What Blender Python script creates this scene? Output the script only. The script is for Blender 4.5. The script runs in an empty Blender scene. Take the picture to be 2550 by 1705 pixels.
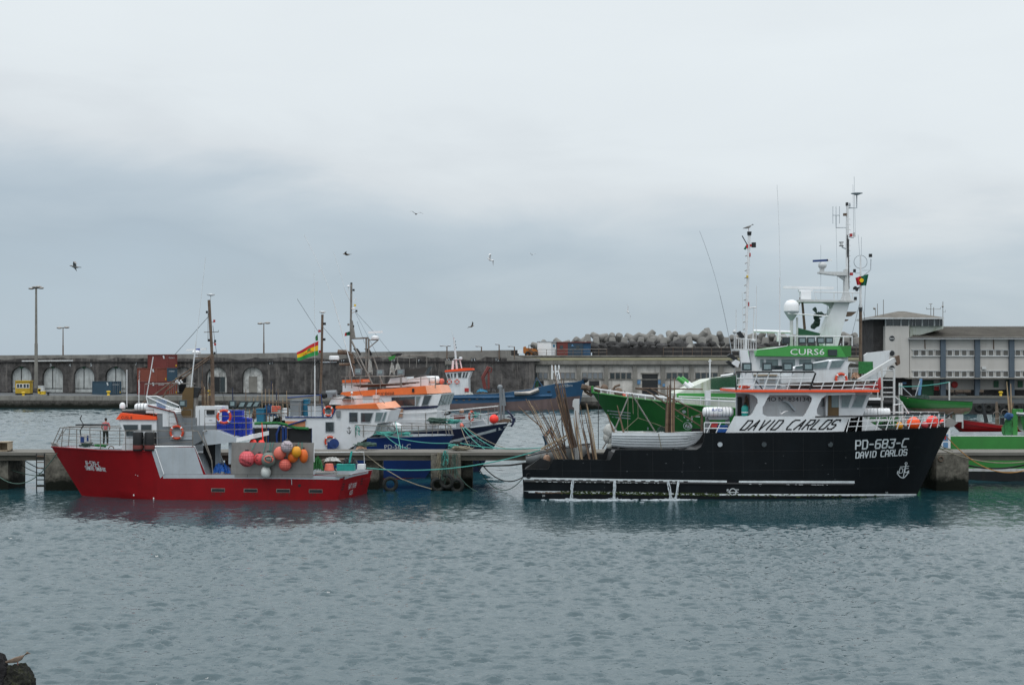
import bpy, bmesh, math, random
from mathutils import Vector as V, Matrix, noise
from mathutils.bvhtree import BVHTree
rad = math.radians
rnd = random.Random(7)
SC = bpy.context.scene
COL = SC.collection
# ---------------------------------------------------------------- camera, sky, sun
F, H, YH, CX = 3200.0, 7.7, 915.0, 1275.0       # focal length in photo pixels, eye height, horizon row, centre column
cd = bpy.data.cameras.new('camera'); cam = bpy.data.objects.new('camera', cd); COL.objects.link(cam)
cam.location = (0, 0, H); cam.rotation_euler = (rad(90), 0, 0)
cd.sensor_width = 36; cd.lens = 36 * F / 2550; cd.shift_y = (YH - 852.5) / 2550
cd.clip_start = 0.5; cd.clip_end = 6000
SC.camera = cam
SC.view_settings.view_transform = 'Standard'; SC.view_settings.look = 'None'
SC.view_settings.exposure = 0.0; SC.view_settings.gamma = 1
SUN_EL, SUN_AZ = 62, 200
w = bpy.data.worlds.new('World'); SC.world = w; w.use_nodes = True
nt = w.node_tree; N = nt.nodes; L = nt.links; N.clear()
def nd(t, **k):
    n = N.new(t)
    for a, b in k.items(): setattr(n, a, b)
    return n
out = nd('ShaderNodeOutputWorld'); bg = nd('ShaderNodeBackground'); bg2 = nd('ShaderNodeBackground'); add = nd('ShaderNodeAddShader')
sky = nd('ShaderNodeTexSky', sky_type='NISHITA', sun_disc=False); sky.sun_elevation = rad(SUN_EL); sky.sun_rotation = rad(SUN_AZ)
L.new(sky.outputs[0], bg2.inputs[0]); bg2.inputs[1].default_value = 0.012
tc = nd('ShaderNodeTexCoord'); sep = nd('ShaderNodeSeparateXYZ'); L.new(tc.outputs['Generated'], sep.inputs[0])
mp = nd('ShaderNodeMapping'); mp.inputs['Scale'].default_value = (2.6, 2.6, 8.5); mp.inputs['Rotation'].default_value = (0, rad(14), 0); L.new(tc.outputs['Generated'], mp.inputs[0])
n1 = nd('ShaderNodeTexNoise'); n1.inputs['Scale'].default_value = 1.8; n1.inputs['Detail'].default_value = 7; n1.inputs['Roughness'].default_value = .5; n1.inputs['Distortion'].default_value = .35
L.new(mp.outputs[0], n1.inputs[0])
mp2 = nd('ShaderNodeMapping'); mp2.inputs['Scale'].default_value = (1, 1, 12); mp2.inputs['Location'].default_value = (3, 1, 2); L.new(tc.outputs['Generated'], mp2.inputs[0])
n2 = nd('ShaderNodeTexNoise'); n2.inputs['Scale'].default_value = .9; n2.inputs['Detail'].default_value = 3; n2.inputs['Roughness'].default_value = .4
L.new(mp2.outputs[0], n2.inputs[0])
def mth(op, a, b=None, c=None):
    n = nd('ShaderNodeMath', operation=op)
    for i, x in enumerate((a, b, c)):
        if x is None: continue
        if isinstance(x, (int, float)): n.inputs[i].default_value = x
        else: L.new(x, n.inputs[i])
    return n.outputs[0]
e = mth('ADD', sep.outputs['Z'], mth('MULTIPLY', mth('SUBTRACT', n1.outputs[0], .5), .16))
e = mth('ADD', e, mth('MULTIPLY', mth('SUBTRACT', n2.outputs[0], .5), .10)); e = mth('ADD', e, mth('MULTIPLY', sep.outputs['X'], .09))
rp = nd('ShaderNodeValToRGB'); L.new(e, rp.inputs[0])
els = rp.color_ramp.elements
els[0].position = 0.0; els[0].color = (.40, .485, .56, 1)
els[1].position = .7; els[1].color = (1.55, 1.6, 1.66, 1)
for p_, c_ in ((.05, (.38, .455, .52)), (.10, (.47, .54, .595)), (.145, (.64, .68, .705)), (.19, (.72, .765, .785)), (.32, (.785, .835, .85))):
    el = els.new(p_); el.color = (*c_, 1)
L.new(rp.outputs[0], bg.inputs[0]); bg.inputs[1].default_value = 1.0
L.new(bg.outputs[0], add.inputs[0]); L.new(bg2.outputs[0], add.inputs[1]); L.new(add.outputs[0], out.inputs[0])
ld = bpy.data.lights.new('sun', 'SUN'); ld.energy = .9; ld.angle = rad(25); ld.color = (1, .97, .93)
lo = bpy.data.objects.new('sun', ld); COL.objects.link(lo); lo.location = (-30, -40, 80)
_a = rad(SUN_AZ)
lo.rotation_euler = V((math.sin(_a) * math.cos(rad(SUN_EL)), math.cos(_a) * math.cos(rad(SUN_EL)), math.sin(rad(SUN_EL)))).to_track_quat('Z', 'Y').to_euler()

# ---------------------------------------------------------------- helpers
class Fr:
    """a vertical plane: depth D at photo column px0, turned by a degrees; off = metres behind it"""
    def __init__(s, D, a=0, px0=CX):
        s.a = rad(a); s.o = V(((px0 - CX) / F * D, D, 0)); s.d = V((math.cos(s.a), math.sin(s.a), 0)); s.n = V((-math.sin(s.a), math.cos(s.a), 0))
    def dep(s, px, off=0): return (off + s.n.dot(s.o)) / (s.n.x * (px - CX) / F + s.n.y)
    def p(s, px, py, off=0):
        D = s.dep(px, off); return V(((px - CX) / F * D, D, H - (py - YH) * D / F))
    def w(s, px, z, off=0):
        D = s.dep(px, off); return V(((px - CX) / F * D, D, z))
    def m(s, px=CX): return s.dep(px) / F
    def sh(s, k):
        f = Fr(1); f.a, f.d, f.n, f.o = s.a, s.d, s.n, s.o + s.n * k; return f

class MB:
    def __init__(s): s.v = []; s.f = []
    def poly(s, pts):
        b = len(s.v); s.v += [V(p) for p in pts]; s.f.append(list(range(b, b + len(pts)))); return s
    def ext(s, pts, vec):
        n = len(pts); b = len(s.v); vec = V(vec); s.v += [V(p) for p in pts] + [V(p) + vec for p in pts]
        s.f.append(list(range(b, b + n))); s.f.append(list(range(b + 2 * n - 1, b + n - 1, -1)))
        for i in range(n):
            j = (i + 1) % n; s.f.append([b + i, b + j, b + n + j, b + n + i])
        return s
    def pf(s, fr, pp, off, dep):            # profile in photo pixels on a frame, dep metres deep
        return s.ext([fr.p(x, y, off) for x, y in pp], fr.n * dep)
    def bx(s, fr, x0, y0, x1, y1, off, dep):
        return s.pf(fr, [(x0, y0), (x1, y0), (x1, y1), (x0, y1)], off, dep)
    def box(s, c, sz, a=0):
        ca, sa = math.cos(a), math.sin(a); x, y, z = sz[0] / 2, sz[1] / 2, sz[2] / 2; c = V(c)
        q = [V((u * ca - v_ * sa, u * sa + v_ * ca, -z)) + c for u, v_ in ((-x, -y), (x, -y), (x, y), (-x, y))]
        return s.ext(q, (0, 0, 2 * z))
    def obox(s, M, sz):                      # oriented box
        x, y, z = [k / 2 for k in sz]
        q = [M @ V((u, v_, -z)) for u, v_ in ((-x, -y), (x, -y), (x, y), (-x, y))]
        return s.ext(q, (M.to_3x3() @ V((0, 0, 2 * z))))
    def ring(s, c, ax, r, n):
        ax = V(ax).normalized(); q = ax.to_track_quat('Z', 'Y'); b = len(s.v)
        for i in range(n):
            t = 2 * math.pi * i / n; s.v.append(V(c) + q @ V((math.cos(t) * r, math.sin(t) * r, 0)))
        return b
    def cyl(s, a, b, r0, r1=None, n=8, cap=True):
        a, b = V(a), V(b); r1 = r0 if r1 is None else r1; ax = b - a
        if ax.length < 1e-6: return s
        i0 = s.ring(a, ax, r0, n); i1 = s.ring(b, ax, r1, n)
        for i in range(n):
            j = (i + 1) % n; s.f.append([i0 + i, i0 + j, i1 + j, i1 + i])
        if cap: s.f.append([i0 + i for i in range(n)][::-1]); s.f.append([i1 + i for i in range(n)])
        return s
    def tube(s, pts, r, n=6):
        pts = [V(p) for p in pts]; k = len(pts); rs = []
        for i, p in enumerate(pts):
            ax = (pts[min(i + 1, k - 1)] - pts[max(i - 1, 0)])
            rs.append(s.ring(p, ax, r, n))
        for a, b in zip(rs, rs[1:]):
            # align rings
            best = min(range(n), key=lambda o: (s.v[a] - s.v[b + o]).length)
            for i in range(n):
                j = (i + 1) % n; s.f.append([a + i, a + j, b + (j + best) % n, b + (i + best) % n])
        s.f.append([rs[0] + i for i in range(n)][::-1]); s.f.append([rs[-1] + i for i in range(n)])
        return s
    def rail(s, fr, pp, off, r, n=6): return s.tube([fr.p(x, y, off) for x, y in pp], r, n)
    def sph(s, c, r, nu=12, nv=8, M=None):
        c = V(c); r = (r, r, r) if isinstance(r, (int, float)) else r; M = M or Matrix.Identity(3); b = len(s.v)
        s.v.append(c + M @ V((0, 0, r[2])))
        for i in range(1, nv):
            ph = math.pi * i / nv
            for j in range(nu):
                t = 2 * math.pi * j / nu; s.v.append(c + M @ V((r[0] * math.sin(ph) * math.cos(t), r[1] * math.sin(ph) * math.sin(t), r[2] * math.cos(ph))))
        s.v.append(c + M @ V((0, 0, -r[2]))); e_ = len(s.v) - 1
        for j in range(nu):
            k = (j + 1) % nu; s.f.append([b, b + 1 + j, b + 1 + k])
            for i in range(nv - 2):
                q = b + 1 + i * nu; s.f.append([q + j, q + nu + j, q + nu + k, q + k])
            q = b + 1 + (nv - 2) * nu; s.f.append([q + j, e_, q + k])
        return s
    def torus(s, c, ax, R, r, n=24, m=8, a0=0, a1=360):
        q = V(ax).normalized().to_track_quat('Z', 'Y'); c = V(c); full = abs(a1 - a0) >= 360; rs = []
        k = n if full else n + 1
        for i in range(k):
            t = rad(a0 + (a1 - a0) * i / n); b = len(s.v); rs.append(b)
            for j in range(m):
                u = 2 * math.pi * j / m; rr = R + r * math.cos(u); s.v.append(c + q @ V((rr * math.cos(t), rr * math.sin(t), r * math.sin(u))))
        for i in range(n):
            a, b = rs[i], rs[(i + 1) % k]
            for j in range(m):
                l = (j + 1) % m; s.f.append([a + j, b + j, b + l, a + l])
        return s
    def lathe(s, prof, c, n=16, ax=(0, 0, 1)):
        q = V(ax).normalized().to_track_quat('Z', 'Y'); c = V(c); rs = []
        for r, z in prof:
            b = len(s.v); rs.append(b)
            for i in range(n):
                t = 2 * math.pi * i / n; s.v.append(c + q @ V((r * math.cos(t), r * math.sin(t), z)))
        for a, b in zip(rs, rs[1:]):
            for i in range(n):
                j = (i + 1) % n; s.f.append([a + i, a + j, b + j, b + i])
        s.f.append([rs[0] + i for i in range(n)][::-1]); s.f.append([rs[-1] + i for i in range(n)])
        return s
    def loft(s, rings, closed=True, caps=True):
        rs = []
        for rg in rings: rs.append(len(s.v)); s.v += [V(p) for p in rg]
        n = len(rings[0])
        for a, b in zip(rs, rs[1:]):
            for i in range(n if closed else n - 1):
                j = (i + 1) % n; s.f.append([a + i, a + j, b + j, b + i])
        if caps: s.f.append([rs[0] + i for i in range(n)][::-1]); s.f.append([rs[-1] + i for i in range(n)])
        return s
    def jit(s, amp, sc=1.0, seed=0):
        for i, p in enumerate(s.v):
            s.v[i] = p + noise.noise_vector(p * sc + V((seed, seed * 2, 0))) * amp
        return s

WL = {}
def wloc(o): return WL.get(o.name, V((0, 0, 0)))
def mesh_of(name, mb, mat, off, smooth=35):
    me = bpy.data.meshes.new(name)
    me.from_pydata([p - off for p in mb.v], [], mb.f)
    bm = bmesh.new(); bm.from_mesh(me); bmesh.ops.recalc_face_normals(bm, faces=bm.faces); bm.to_mesh(me); bm.free()
    if smooth:
        me.shade_smooth(); me.set_sharp_from_angle(angle=rad(smooth))
    me.materials.append(M(mat) if isinstance(mat, str) else mat)
    return me
def part(name, mb, mat, parent, label=None, smooth=35):
    if not mb.v: return None
    me = mesh_of(name, mb, mat, wloc(parent), smooth)
    o = bpy.data.objects.new(name, me); COL.objects.link(o); o.parent = parent; WL[o.name] = wloc(parent)
    if label: o['label'] = label
    return o
def tag(o, label, cat, group=None, kind=None):
    if label: o['label'] = label
    if cat: o['category'] = cat
    if group: o['group'] = group
    if kind: o['kind'] = kind
    return o
def thing(name, label, cat, loc, group=None):
    o = bpy.data.objects.new(name, None); COL.objects.link(o); o.location = V(loc); o.empty_display_size = .2; WL[o.name] = V(loc)
    return tag(o, label, cat, group)
def single(name, mb, mat, label, cat, group=None, kind=None, smooth=35):
    lo_ = V((min(p.x for p in mb.v) + max(p.x for p in mb.v), min(p.y for p in mb.v) + max(p.y for p in mb.v), 0)) / 2; lo_.z = min(p.z for p in mb.v)
    me = mesh_of(name, mb, mat, lo_, smooth); o = bpy.data.objects.new(name, me); COL.objects.link(o); o.location = lo_; WL[o.name] = lo_.copy()
    return tag(o, label, cat, group, kind)
def struct(name, mb, mat, smooth=35): return tag(single(name, mb, mat, None, None, smooth=smooth), None, None, kind='structure')
def dup(root, loc, rotz=0, label=None, group=None, scale=None):
    r = root.copy(); COL.objects.link(r); r.location = loc; r.rotation_euler = (0, 0, rotz) if isinstance(rotz, (int, float)) else rotz
    if scale: r.scale = (scale,) * 3
    if label: r['label'] = label
    if group: r['group'] = group
    for ch in list(root.children):
        c = ch.copy(); COL.objects.link(c); c.parent = r
        for g in ch.children:
            d_ = g.copy(); COL.objects.link(d_); d_.parent = c
    return r

# ---------------------------------------------------------------- materials
MATS = {}
def mat(name, col, rough=.55, metal=0, var=.18, sc=1.5, streak=0, scol=(.18, .1, .05), bump=0, spec=.4, alpha=1, trans=0, emit=0):
    MATS[name] = dict(col=col, rough=rough, metal=metal, var=var, sc=sc, streak=streak, scol=scol, bump=bump, spec=spec, alpha=alpha, trans=trans, emit=emit)
def tidal(col, dark, z0, z1):
    '''weathered concrete that turns to dark weed below a ragged tide line'''
    m = bpy.data.materials.new('tidal_concrete'); m.use_nodes = True; nt = m.node_tree; N = nt.nodes; L = nt.links; b = N['Principled BSDF']; b.inputs['Roughness'].default_value = .9; b.inputs['Specular IOR Level'].default_value = .2
    g = N.new('ShaderNodeNewGeometry'); sp = N.new('ShaderNodeSeparateXYZ'); L.new(g.outputs['Position'], sp.inputs[0])
    n = N.new('ShaderNodeTexNoise'); n.inputs['Scale'].default_value = .9; n.inputs['Detail'].default_value = 8; n.inputs['Roughness'].default_value = .7; L.new(g.outputs['Position'], n.inputs['Vector'])
    a1 = N.new('ShaderNodeMath'); a1.operation = 'MULTIPLY_ADD'; L.new(n.outputs[0], a1.inputs[0]); a1.inputs[1].default_value = 1.6; L.new(sp.outputs['Z'], a1.inputs[2])
    r = N.new('ShaderNodeMapRange'); r.inputs['From Min'].default_value = z0 + .8; r.inputs['From Max'].default_value = z1 + .8; L.new(a1.outputs[0], r.inputs['Value'])
    n2 = N.new('ShaderNodeTexNoise'); n2.inputs['Scale'].default_value = 2.2; n2.inputs['Detail'].default_value = 8; n2.inputs['Roughness'].default_value = .75; L.new(g.outputs['Position'], n2.inputs['Vector'])
    cr = N.new('ShaderNodeValToRGB'); L.new(n2.outputs[0], cr.inputs[0]); e = cr.color_ramp.elements; e[0].position = .36; e[0].color = (*[c * .35 for c in col], 1); e[1].position = .62; e[1].color = (*[c * 1.15 for c in col], 1)
    mi = N.new('ShaderNodeMix'); mi.data_type = 'RGBA'; L.new(r.outputs[0], mi.inputs['Factor']); mi.inputs['A'].default_value = (*dark, 1); L.new(cr.outputs[0], mi.inputs['B']); L.new(mi.outputs['Result'], b.inputs['Base Color'])
    bp = N.new('ShaderNodeBump'); bp.inputs['Strength'].default_value = .7; bp.inputs['Distance'].default_value = .06; L.new(n2.outputs[0], bp.inputs['Height']); L.new(bp.outputs[0], b.inputs['Normal']); return m
def M(name):
    m = MATS[name]
    if not isinstance(m, dict): return m
    k = m; m = bpy.data.materials.new(name); m.use_nodes = True; MATS[name] = m
    nt = m.node_tree; N = nt.nodes; L = nt.links; b = N['Principled BSDF']
    b.inputs['Roughness'].default_value = k['rough']; b.inputs['Metallic'].default_value = k['metal']; b.inputs['Specular IOR Level'].default_value = k['spec']
    if k['trans']: b.inputs['Transmission Weight'].default_value = k['trans']
    if k['alpha'] < 1: b.inputs['Alpha'].default_value = k['alpha']
    tc = N.new('ShaderNodeTexCoord'); n = N.new('ShaderNodeTexNoise'); n.inputs['Scale'].default_value = k['sc']; n.inputs['Detail'].default_value = 6; n.inputs['Roughness'].default_value = .65
    L.new(tc.outputs['Object'], n.inputs['Vector'])
    r = N.new('ShaderNodeMapRange'); r.inputs['From Min'].default_value = .3; r.inputs['From Max'].default_value = .7; r.inputs['To Min'].default_value = 1 - k['var']; r.inputs['To Max'].default_value = 1 + k['var'] * .6
    L.new(n.outputs[0], r.inputs['Value'])
    mx = N.new('ShaderNodeVectorMath'); mx.operation = 'SCALE'; mx.inputs[0].default_value = k['col'][:3]; L.new(r.outputs[0], mx.inputs['Scale'])
    src = mx.outputs[0]
    if k['streak']:
        mp = N.new('ShaderNodeMapping'); mp.inputs['Scale'].default_value = (k['sc'] * 2.2, k['sc'] * 2.2, k['sc'] * .22); L.new(tc.outputs['Object'], mp.inputs[0])
        s = N.new('ShaderNodeTexNoise'); s.inputs['Scale'].default_value = 1; s.inputs['Detail'].default_value = 5; s.inputs['Roughness'].default_value = .7; L.new(mp.outputs[0], s.inputs['Vector'])
        rr = N.new('ShaderNodeMapRange'); rr.inputs['From Min'].default_value = .52; rr.inputs['From Max'].default_value = .72; rr.inputs['To Max'].default_value = k['streak']; L.new(s.outputs[0], rr.inputs['Value'])
        mi = N.new('ShaderNodeMix'); mi.data_type = 'RGBA'; L.new(rr.outputs[0], mi.inputs['Factor']); L.new(src, mi.inputs['A']); mi.inputs['B'].default_value = (*k['scol'], 1); src = mi.outputs['Result']
    L.new(src, b.inputs['Base Color'])
    if k['bump']:
        bp = N.new('ShaderNodeBump'); bp.inputs['Strength'].default_value = .6; bp.inputs['Distance'].default_value = k['bump']; n3 = N.new('ShaderNodeTexNoise'); n3.inputs['Scale'].default_value = k['sc'] * 4; n3.inputs['Detail'].default_value = 5
        L.new(tc.outputs['Object'], n3.inputs['Vector']); L.new(n3.outputs[0], bp.inputs['Height']); L.new(bp.outputs[0], b.inputs['Normal'])
    return m
G_ = (.05, .045, .04)
mat('white', (.62, .65, .67), .42, streak=.28, scol=(.28, .24, .19), sc=.9, var=.09)
mat('clean_white', (.74, .76, .77), .4, var=.07)
mat('off_white', (.50, .52, .52), .55, streak=.5, scol=(.25, .22, .17), sc=.8)
mat('mossy_white', (.52, .56, .50), .6, streak=.85, scol=(.22, .27, .12), sc=.7)
mat('white_rail', (.62, .64, .65), .45, var=.12)
mat('red_hull', (.20, .0028, .006), .4, var=.16, sc=.6, streak=.45, scol=(.11, .004, .006), spec=.22, bump=.01)
mat('black_hull', (.0030, .0050, .0068), .45, var=.35, sc=.5, streak=.4, scol=(.011, .014, .016), spec=.16, bump=.015)
mat('black_low', (.006, .008, .010), .5, var=.4, sc=.8, streak=.4, scol=(.03, .03, .02))
mat('blue_hull', (.007, .030, .135), .35, var=.18, sc=.6, streak=.3, scol=(.01, .03, .11))
mat('navy_hull', (.010, .016, .05), .35, var=.2, sc=.6, streak=.2, scol=(.02, .02, .03))
mat('green_hull', (.010, .11, .018), .36, var=.2, sc=.5, streak=.4, scol=(.008, .065, .016))
mat('light_green', (.035, .20, .04), .42, var=.15, sc=.8, streak=.3, scol=(.04, .15, .04))
mat('band_green', (.055, .30, .065), .4, var=.1)
mat('barge_blue', (.018, .075, .155), .5, var=.25, sc=.3, streak=.4, scol=(.012, .035, .06))
mat('antifoul', (.115, .082, .08), .7, var=.3, sc=.25, streak=.6, scol=(.065, .045, .04))
mat('boot_red', (.16, .03, .02), .6)
mat('orange', (.85, .085, .018), .45, var=.06)
mat('orange_roof', (.68, .15, .035), .5, var=.1, streak=.3, scol=(.50, .10, .02))
mat('orange_fade', (.80, .36, .22), .5, var=.1)
mat('grey_paint', (.17, .19, .205), .5, var=.12, sc=1.2, streak=.25, scol=(.09, .09, .09))
mat('light_grey', (.36, .40, .43), .5, var=.12, sc=1.2, streak=.25, scol=(.2, .18, .15))
mat('deck_grey', (.30, .33, .35), .65, var=.2, sc=2)
mat('steel', (.27, .26, .245), .42, metal=.55, var=.2, sc=1.2, streak=.35, scol=(.12, .11, .10))
mat('tube', (.22, .205, .185), .45, metal=.4, var=.35, sc=4)
mat('rusty', (.12, .08, .055), .7, var=.4, sc=4, streak=.5, scol=(.22, .19, .15))
mat('brown_funnel', (.10, .062, .022), .55, var=.15, streak=.4, scol=(.05, .03, .015))
mat('dark', (.014, .016, .018), .5, var=.3, sc=3)
mat('lamp_body', (.03, .045, .05), .5)
mat('lamp_glass', (.20, .27, .28), .12, var=.3, sc=6, spec=.8)
mat('glass', (.022, .032, .036), .06, var=.4, sc=1.2, spec=.9)
mat('pale_glass', (.12, .17, .175), .1, var=.35, sc=2, spec=.8)
mat('screen_glass', (.45, .5, .5), .1, alpha=.35, spec=.8)
mat('blue_trim', (.012, .04, .16), .4)
mat('crate_blue', (.010, .035, .42), .45, var=.15, sc=3)
mat('tarp_blue', (.010, .085, .33), .6, var=.25, sc=3, bump=.05)
mat('teal', (.02, .30, .26), .5, var=.2, sc=4)
mat('teal_blue', (.02, .16, .27), .5, var=.2, sc=3)
mat('rope_teal', (.06, .29, .25), .8, var=.2, sc=8)
mat('rope_tan', (.20, .18, .13), .85, var=.3, sc=8)
mat('rope_green', (.06, .11, .09), .9, var=.35, sc=8)
mat('rope_orange', (.36, .18, .05), .85, var=.2, sc=8)
mat('black_rubber', (.010, .011, .012), .6, var=.3, sc=4)
mat('tyre', (.016, .018, .018), .85, var=.5, sc=4, streak=.4, scol=(.04, .05, .03))
mat('netting', (.02, .045, .035), .95, var=.6, sc=9, bump=.05)
mat('net_green', (.03, .17, .05), .9, var=.4, sc=7, bump=.05)
mat('net_blue', (.03, .09, .2), .9, var=.5, sc=7, bump=.05)
mat('net_curtain', (.02, .09, .045), .9, alpha=.72, var=.4, sc=8)
mat('pink', (.62, .11, .13), .5, var=.15, sc=5); mat('salmon', (.60, .14, .10), .5, var=.15, sc=5)
mat('faded_red', (.50, .06, .065), .5, var=.15, sc=5); mat('grey_green', (.14, .17, .15), .6, var=.3, sc=5)
mat('buoy_yellow', (.62, .27, .012), .5, var=.12, sc=5); mat('buoy_orange', (.60, .12, .015), .5, var=.15, sc=5)
mat('hot_orange', (.9, .09, .012), .5, var=.08, sc=5); mat('hot_red', (.85, .045, .03), .5, var=.1, sc=5)
mat('buoy_white', (.52, .55, .53), .55, var=.15, sc=5); mat('lilac', (.50, .42, .47), .55, var=.2, sc=5)
mat('tan', (.40, .25, .17), .6, var=.2, sc=5)
mat('life_orange', (.55, .06, .022), .55, var=.15, sc=5)
mat('bamboo', (.17, .11, .07), .65, var=.5, sc=3); mat('bamboo_pale', (.34, .25, .155), .65, var=.4, sc=3); mat('bamboo_dark', (.07, .05, .04), .7, var=.4, sc=3)
mat('wood', (.13, .10, .075), .75, var=.4, sc=2); mat('pale_wood', (.34, .28, .2), .7, var=.3, sc=2)
mat('canvas', (.40, .41, .39), .85, var=.15, sc=3, bump=.06)
mat('ink', (.012, .013, .015), .6, var=.1); mat('white_ink', (.55, .60, .62), .55, var=.25, sc=2.5); mat('blue_ink', (.01, .05, .30), .5)
mat('yellow', (.45, .30, .02), .55, var=.2, sc=1, streak=.4, scol=(.2, .13, .03)); mat('bright_yellow', (.62, .42, .02), .5)
mat('container_red', (.15, .035, .03), .6, var=.15, sc=.4, streak=.3, scol=(.09, .03, .025)); mat('container_rust', (.20, .055, .035), .6, var=.15, sc=.4, streak=.3, scol=(.12, .04, .03))
mat('container_blue', (.025, .052, .08), .6, var=.15, sc=.4); mat('container_slate', (.035, .075, .11), .6, var=.15, sc=.4)
mat('asphalt', (.105, .115, .12), .85, var=.25, sc=.15, bump=.02)
mat('office_white', (.44, .43, .405), .8, var=.07, sc=.3, streak=.4, scol=(.30, .28, .25), bump=.01)
mat('office_blue', (.07, .095, .12), .7, var=.15, sc=.5)
mat('roof_tile', (.13, .122, .105), .85, var=.35, sc=.6, streak=.3, scol=(.09, .085, .07))
mat('moss_roof', (.12, .115, .06), .95, var=.6, sc=.35)
mat('old_white', (.50, .485, .45), .85, var=.3, sc=.8, streak=.8, scol=(.11, .10, .09))
mat('old_concrete', (.20, .195, .175), .9, var=.3, sc=.5, streak=.7, scol=(.07, .068, .062), bump=.03)
mat('dark_stone', (.035, .034, .034), .95, var=.5, sc=.8, bump=.1)
mat('rock_dark', (.05, .05, .05), .95, var=.7, sc=.5, bump=.2)
mat('tetra', (.19, .188, .176), .9, var=.22, sc=.4, streak=.3, scol=(.2, .19, .17), bump=.03)
mat('pier_concrete', (.085, .08, .065), .92, var=.35, sc=.9, streak=.55, scol=(.055, .055, .042), bump=.03)
mat('deck_concrete', (.135, .13, .115), .9, var=.2, sc=.6, bump=.02)
mat('digger_orange', (.35, .12, .02), .6, var=.3, sc=1)
mat('skin', (.36, .19, .13), .55, var=.05); mat('pink_shirt', (.42, .12, .13), .85, var=.15, sc=5); mat('trousers', (.02, .025, .02), .85, var=.3, sc=5)
mat('navy_jacket', (.015, .022, .035), .85, var=.2, sc=5); mat('jeans', (.04, .085, .13), .85, var=.2, sc=5); mat('hair', (.015, .011, .009), .6)
mat('flag_red', (.50, .025, .03), .8, var=.1); mat('flag_yellow', (.75, .48, .01), .8, var=.1); mat('flag_green', (.02, .26, .06), .8, var=.1); mat('flag_dark_green', (.01, .13, .07), .8)
mat('gull_grey', (.22, .215, .21), .8, var=.3, sc=12); mat('gull_white', (.6, .6, .6), .8); mat('gull_brown', (.16, .12, .09), .9, var=.5, sc=14)
mat('pink_leg', (.4, .2, .17), .6)
mat('green_paint_dark', (.02, .10, .05), .5); mat('dirty_orange', (.5, .2, .1), .6)
mat('solar', (.012, .013, .011), .6, var=.4, spec=.8); mat('car_black', (.01, .011, .013), .15, spec=.8); mat('sign_blue', (.10, .22, .38), .6); mat('sign_red', (.35, .03, .03), .6)

# ---------------------------------------------------------------- lettering and paint laid on surfaces
def plane_map(fr, off=-.012): return lambda x, y: fr.p(x, y, off)
def bez(a, b, c, n=14):      # smooth curve through three photo points
    q = (2 * b[0] - (a[0] + c[0]) / 2, 2 * b[1] - (a[1] + c[1]) / 2)
    return [((1 - t) ** 2 * a[0] + 2 * t * (1 - t) * q[0] + t * t * c[0], (1 - t) ** 2 * a[1] + 2 * t * (1 - t) * q[1] + t * t * c[1]) for t in [i / n for i in range(n + 1)]]
def sag(p, q, s, n=16):      # a hanging line between two points in space
    p, q = V(p), V(q); return [p + (q - p) * (i / n) - V((0, 0, 4 * s * (i / n) * (1 - i / n))) for i in range(n + 1)]
class Surf:
    def __init__(s, mb): s.t = BVHTree.FromPolygons([tuple(p) for p in mb.v], mb.f)
    def __call__(s, x, y, lift=.013):
        d = V(((x - CX) / F, 1, -(y - YH) / F)); l = d.length; d /= l
        h = s.t.ray_cast(V((0, 0, H)), d)
        return None if h[0] is None else h[0] - d * lift
def put(mb, verts, faces, fn):
    pts = [fn(x, y) for x, y in verts]; ok = {}
    for i, p in enumerate(pts):
        if p is not None: ok[i] = len(mb.v); mb.v.append(p)
    for f in faces:
        if all(i in ok for i in f): mb.f.append([ok[i] for i in f])
def quadmap(q):      # q = TL, TR, BR, BL in photo pixels
    def g(u, v): # v 0 bottom .. 1 top
        tx = q[0][0] + (q[1][0] - q[0][0]) * u, q[0][1] + (q[1][1] - q[0][1]) * u
        bx_ = q[3][0] + (q[2][0] - q[3][0]) * u, q[3][1] + (q[2][1] - q[3][1]) * u
        return bx_[0] + (tx[0] - bx_[0]) * v, bx_[1] + (tx[1] - bx_[1]) * v
    return g
def rectq(x0, y0, x1, y1): return [(x0, y0), (x1, y0), (x1, y1), (x0, y1)]
_TX = {}
def glyphs(s):
    if s not in _TX:
        cu = bpy.data.curves.new('lettering', 'FONT'); cu.body = s; cu.resolution_u = 2; o = bpy.data.objects.new('lettering', cu); COL.objects.link(o)
        bpy.context.view_layer.update(); me = bpy.data.meshes.new_from_object(o.evaluated_get(bpy.context.evaluated_depsgraph_get()))
        vs = [(v.co.x, v.co.y) for v in me.vertices]; fs = [list(p.vertices) for p in me.polygons]
        bpy.data.objects.remove(o); bpy.data.curves.remove(cu); bpy.data.meshes.remove(me)
        x0 = min(a for a, b in vs); x1 = max(a for a, b in vs); y0 = min(b for a, b in vs); y1 = max(b for a, b in vs)
        _TX[s] = [((a - x0) / (x1 - x0), (b - y0) / (y1 - y0)) for a, b in vs], fs
    return _TX[s]
def text(mb, s, q, fn):
    vs, fs = glyphs(s); g = quadmap(q); put(mb, [g(u, v) for u, v in vs], fs, fn)
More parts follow.
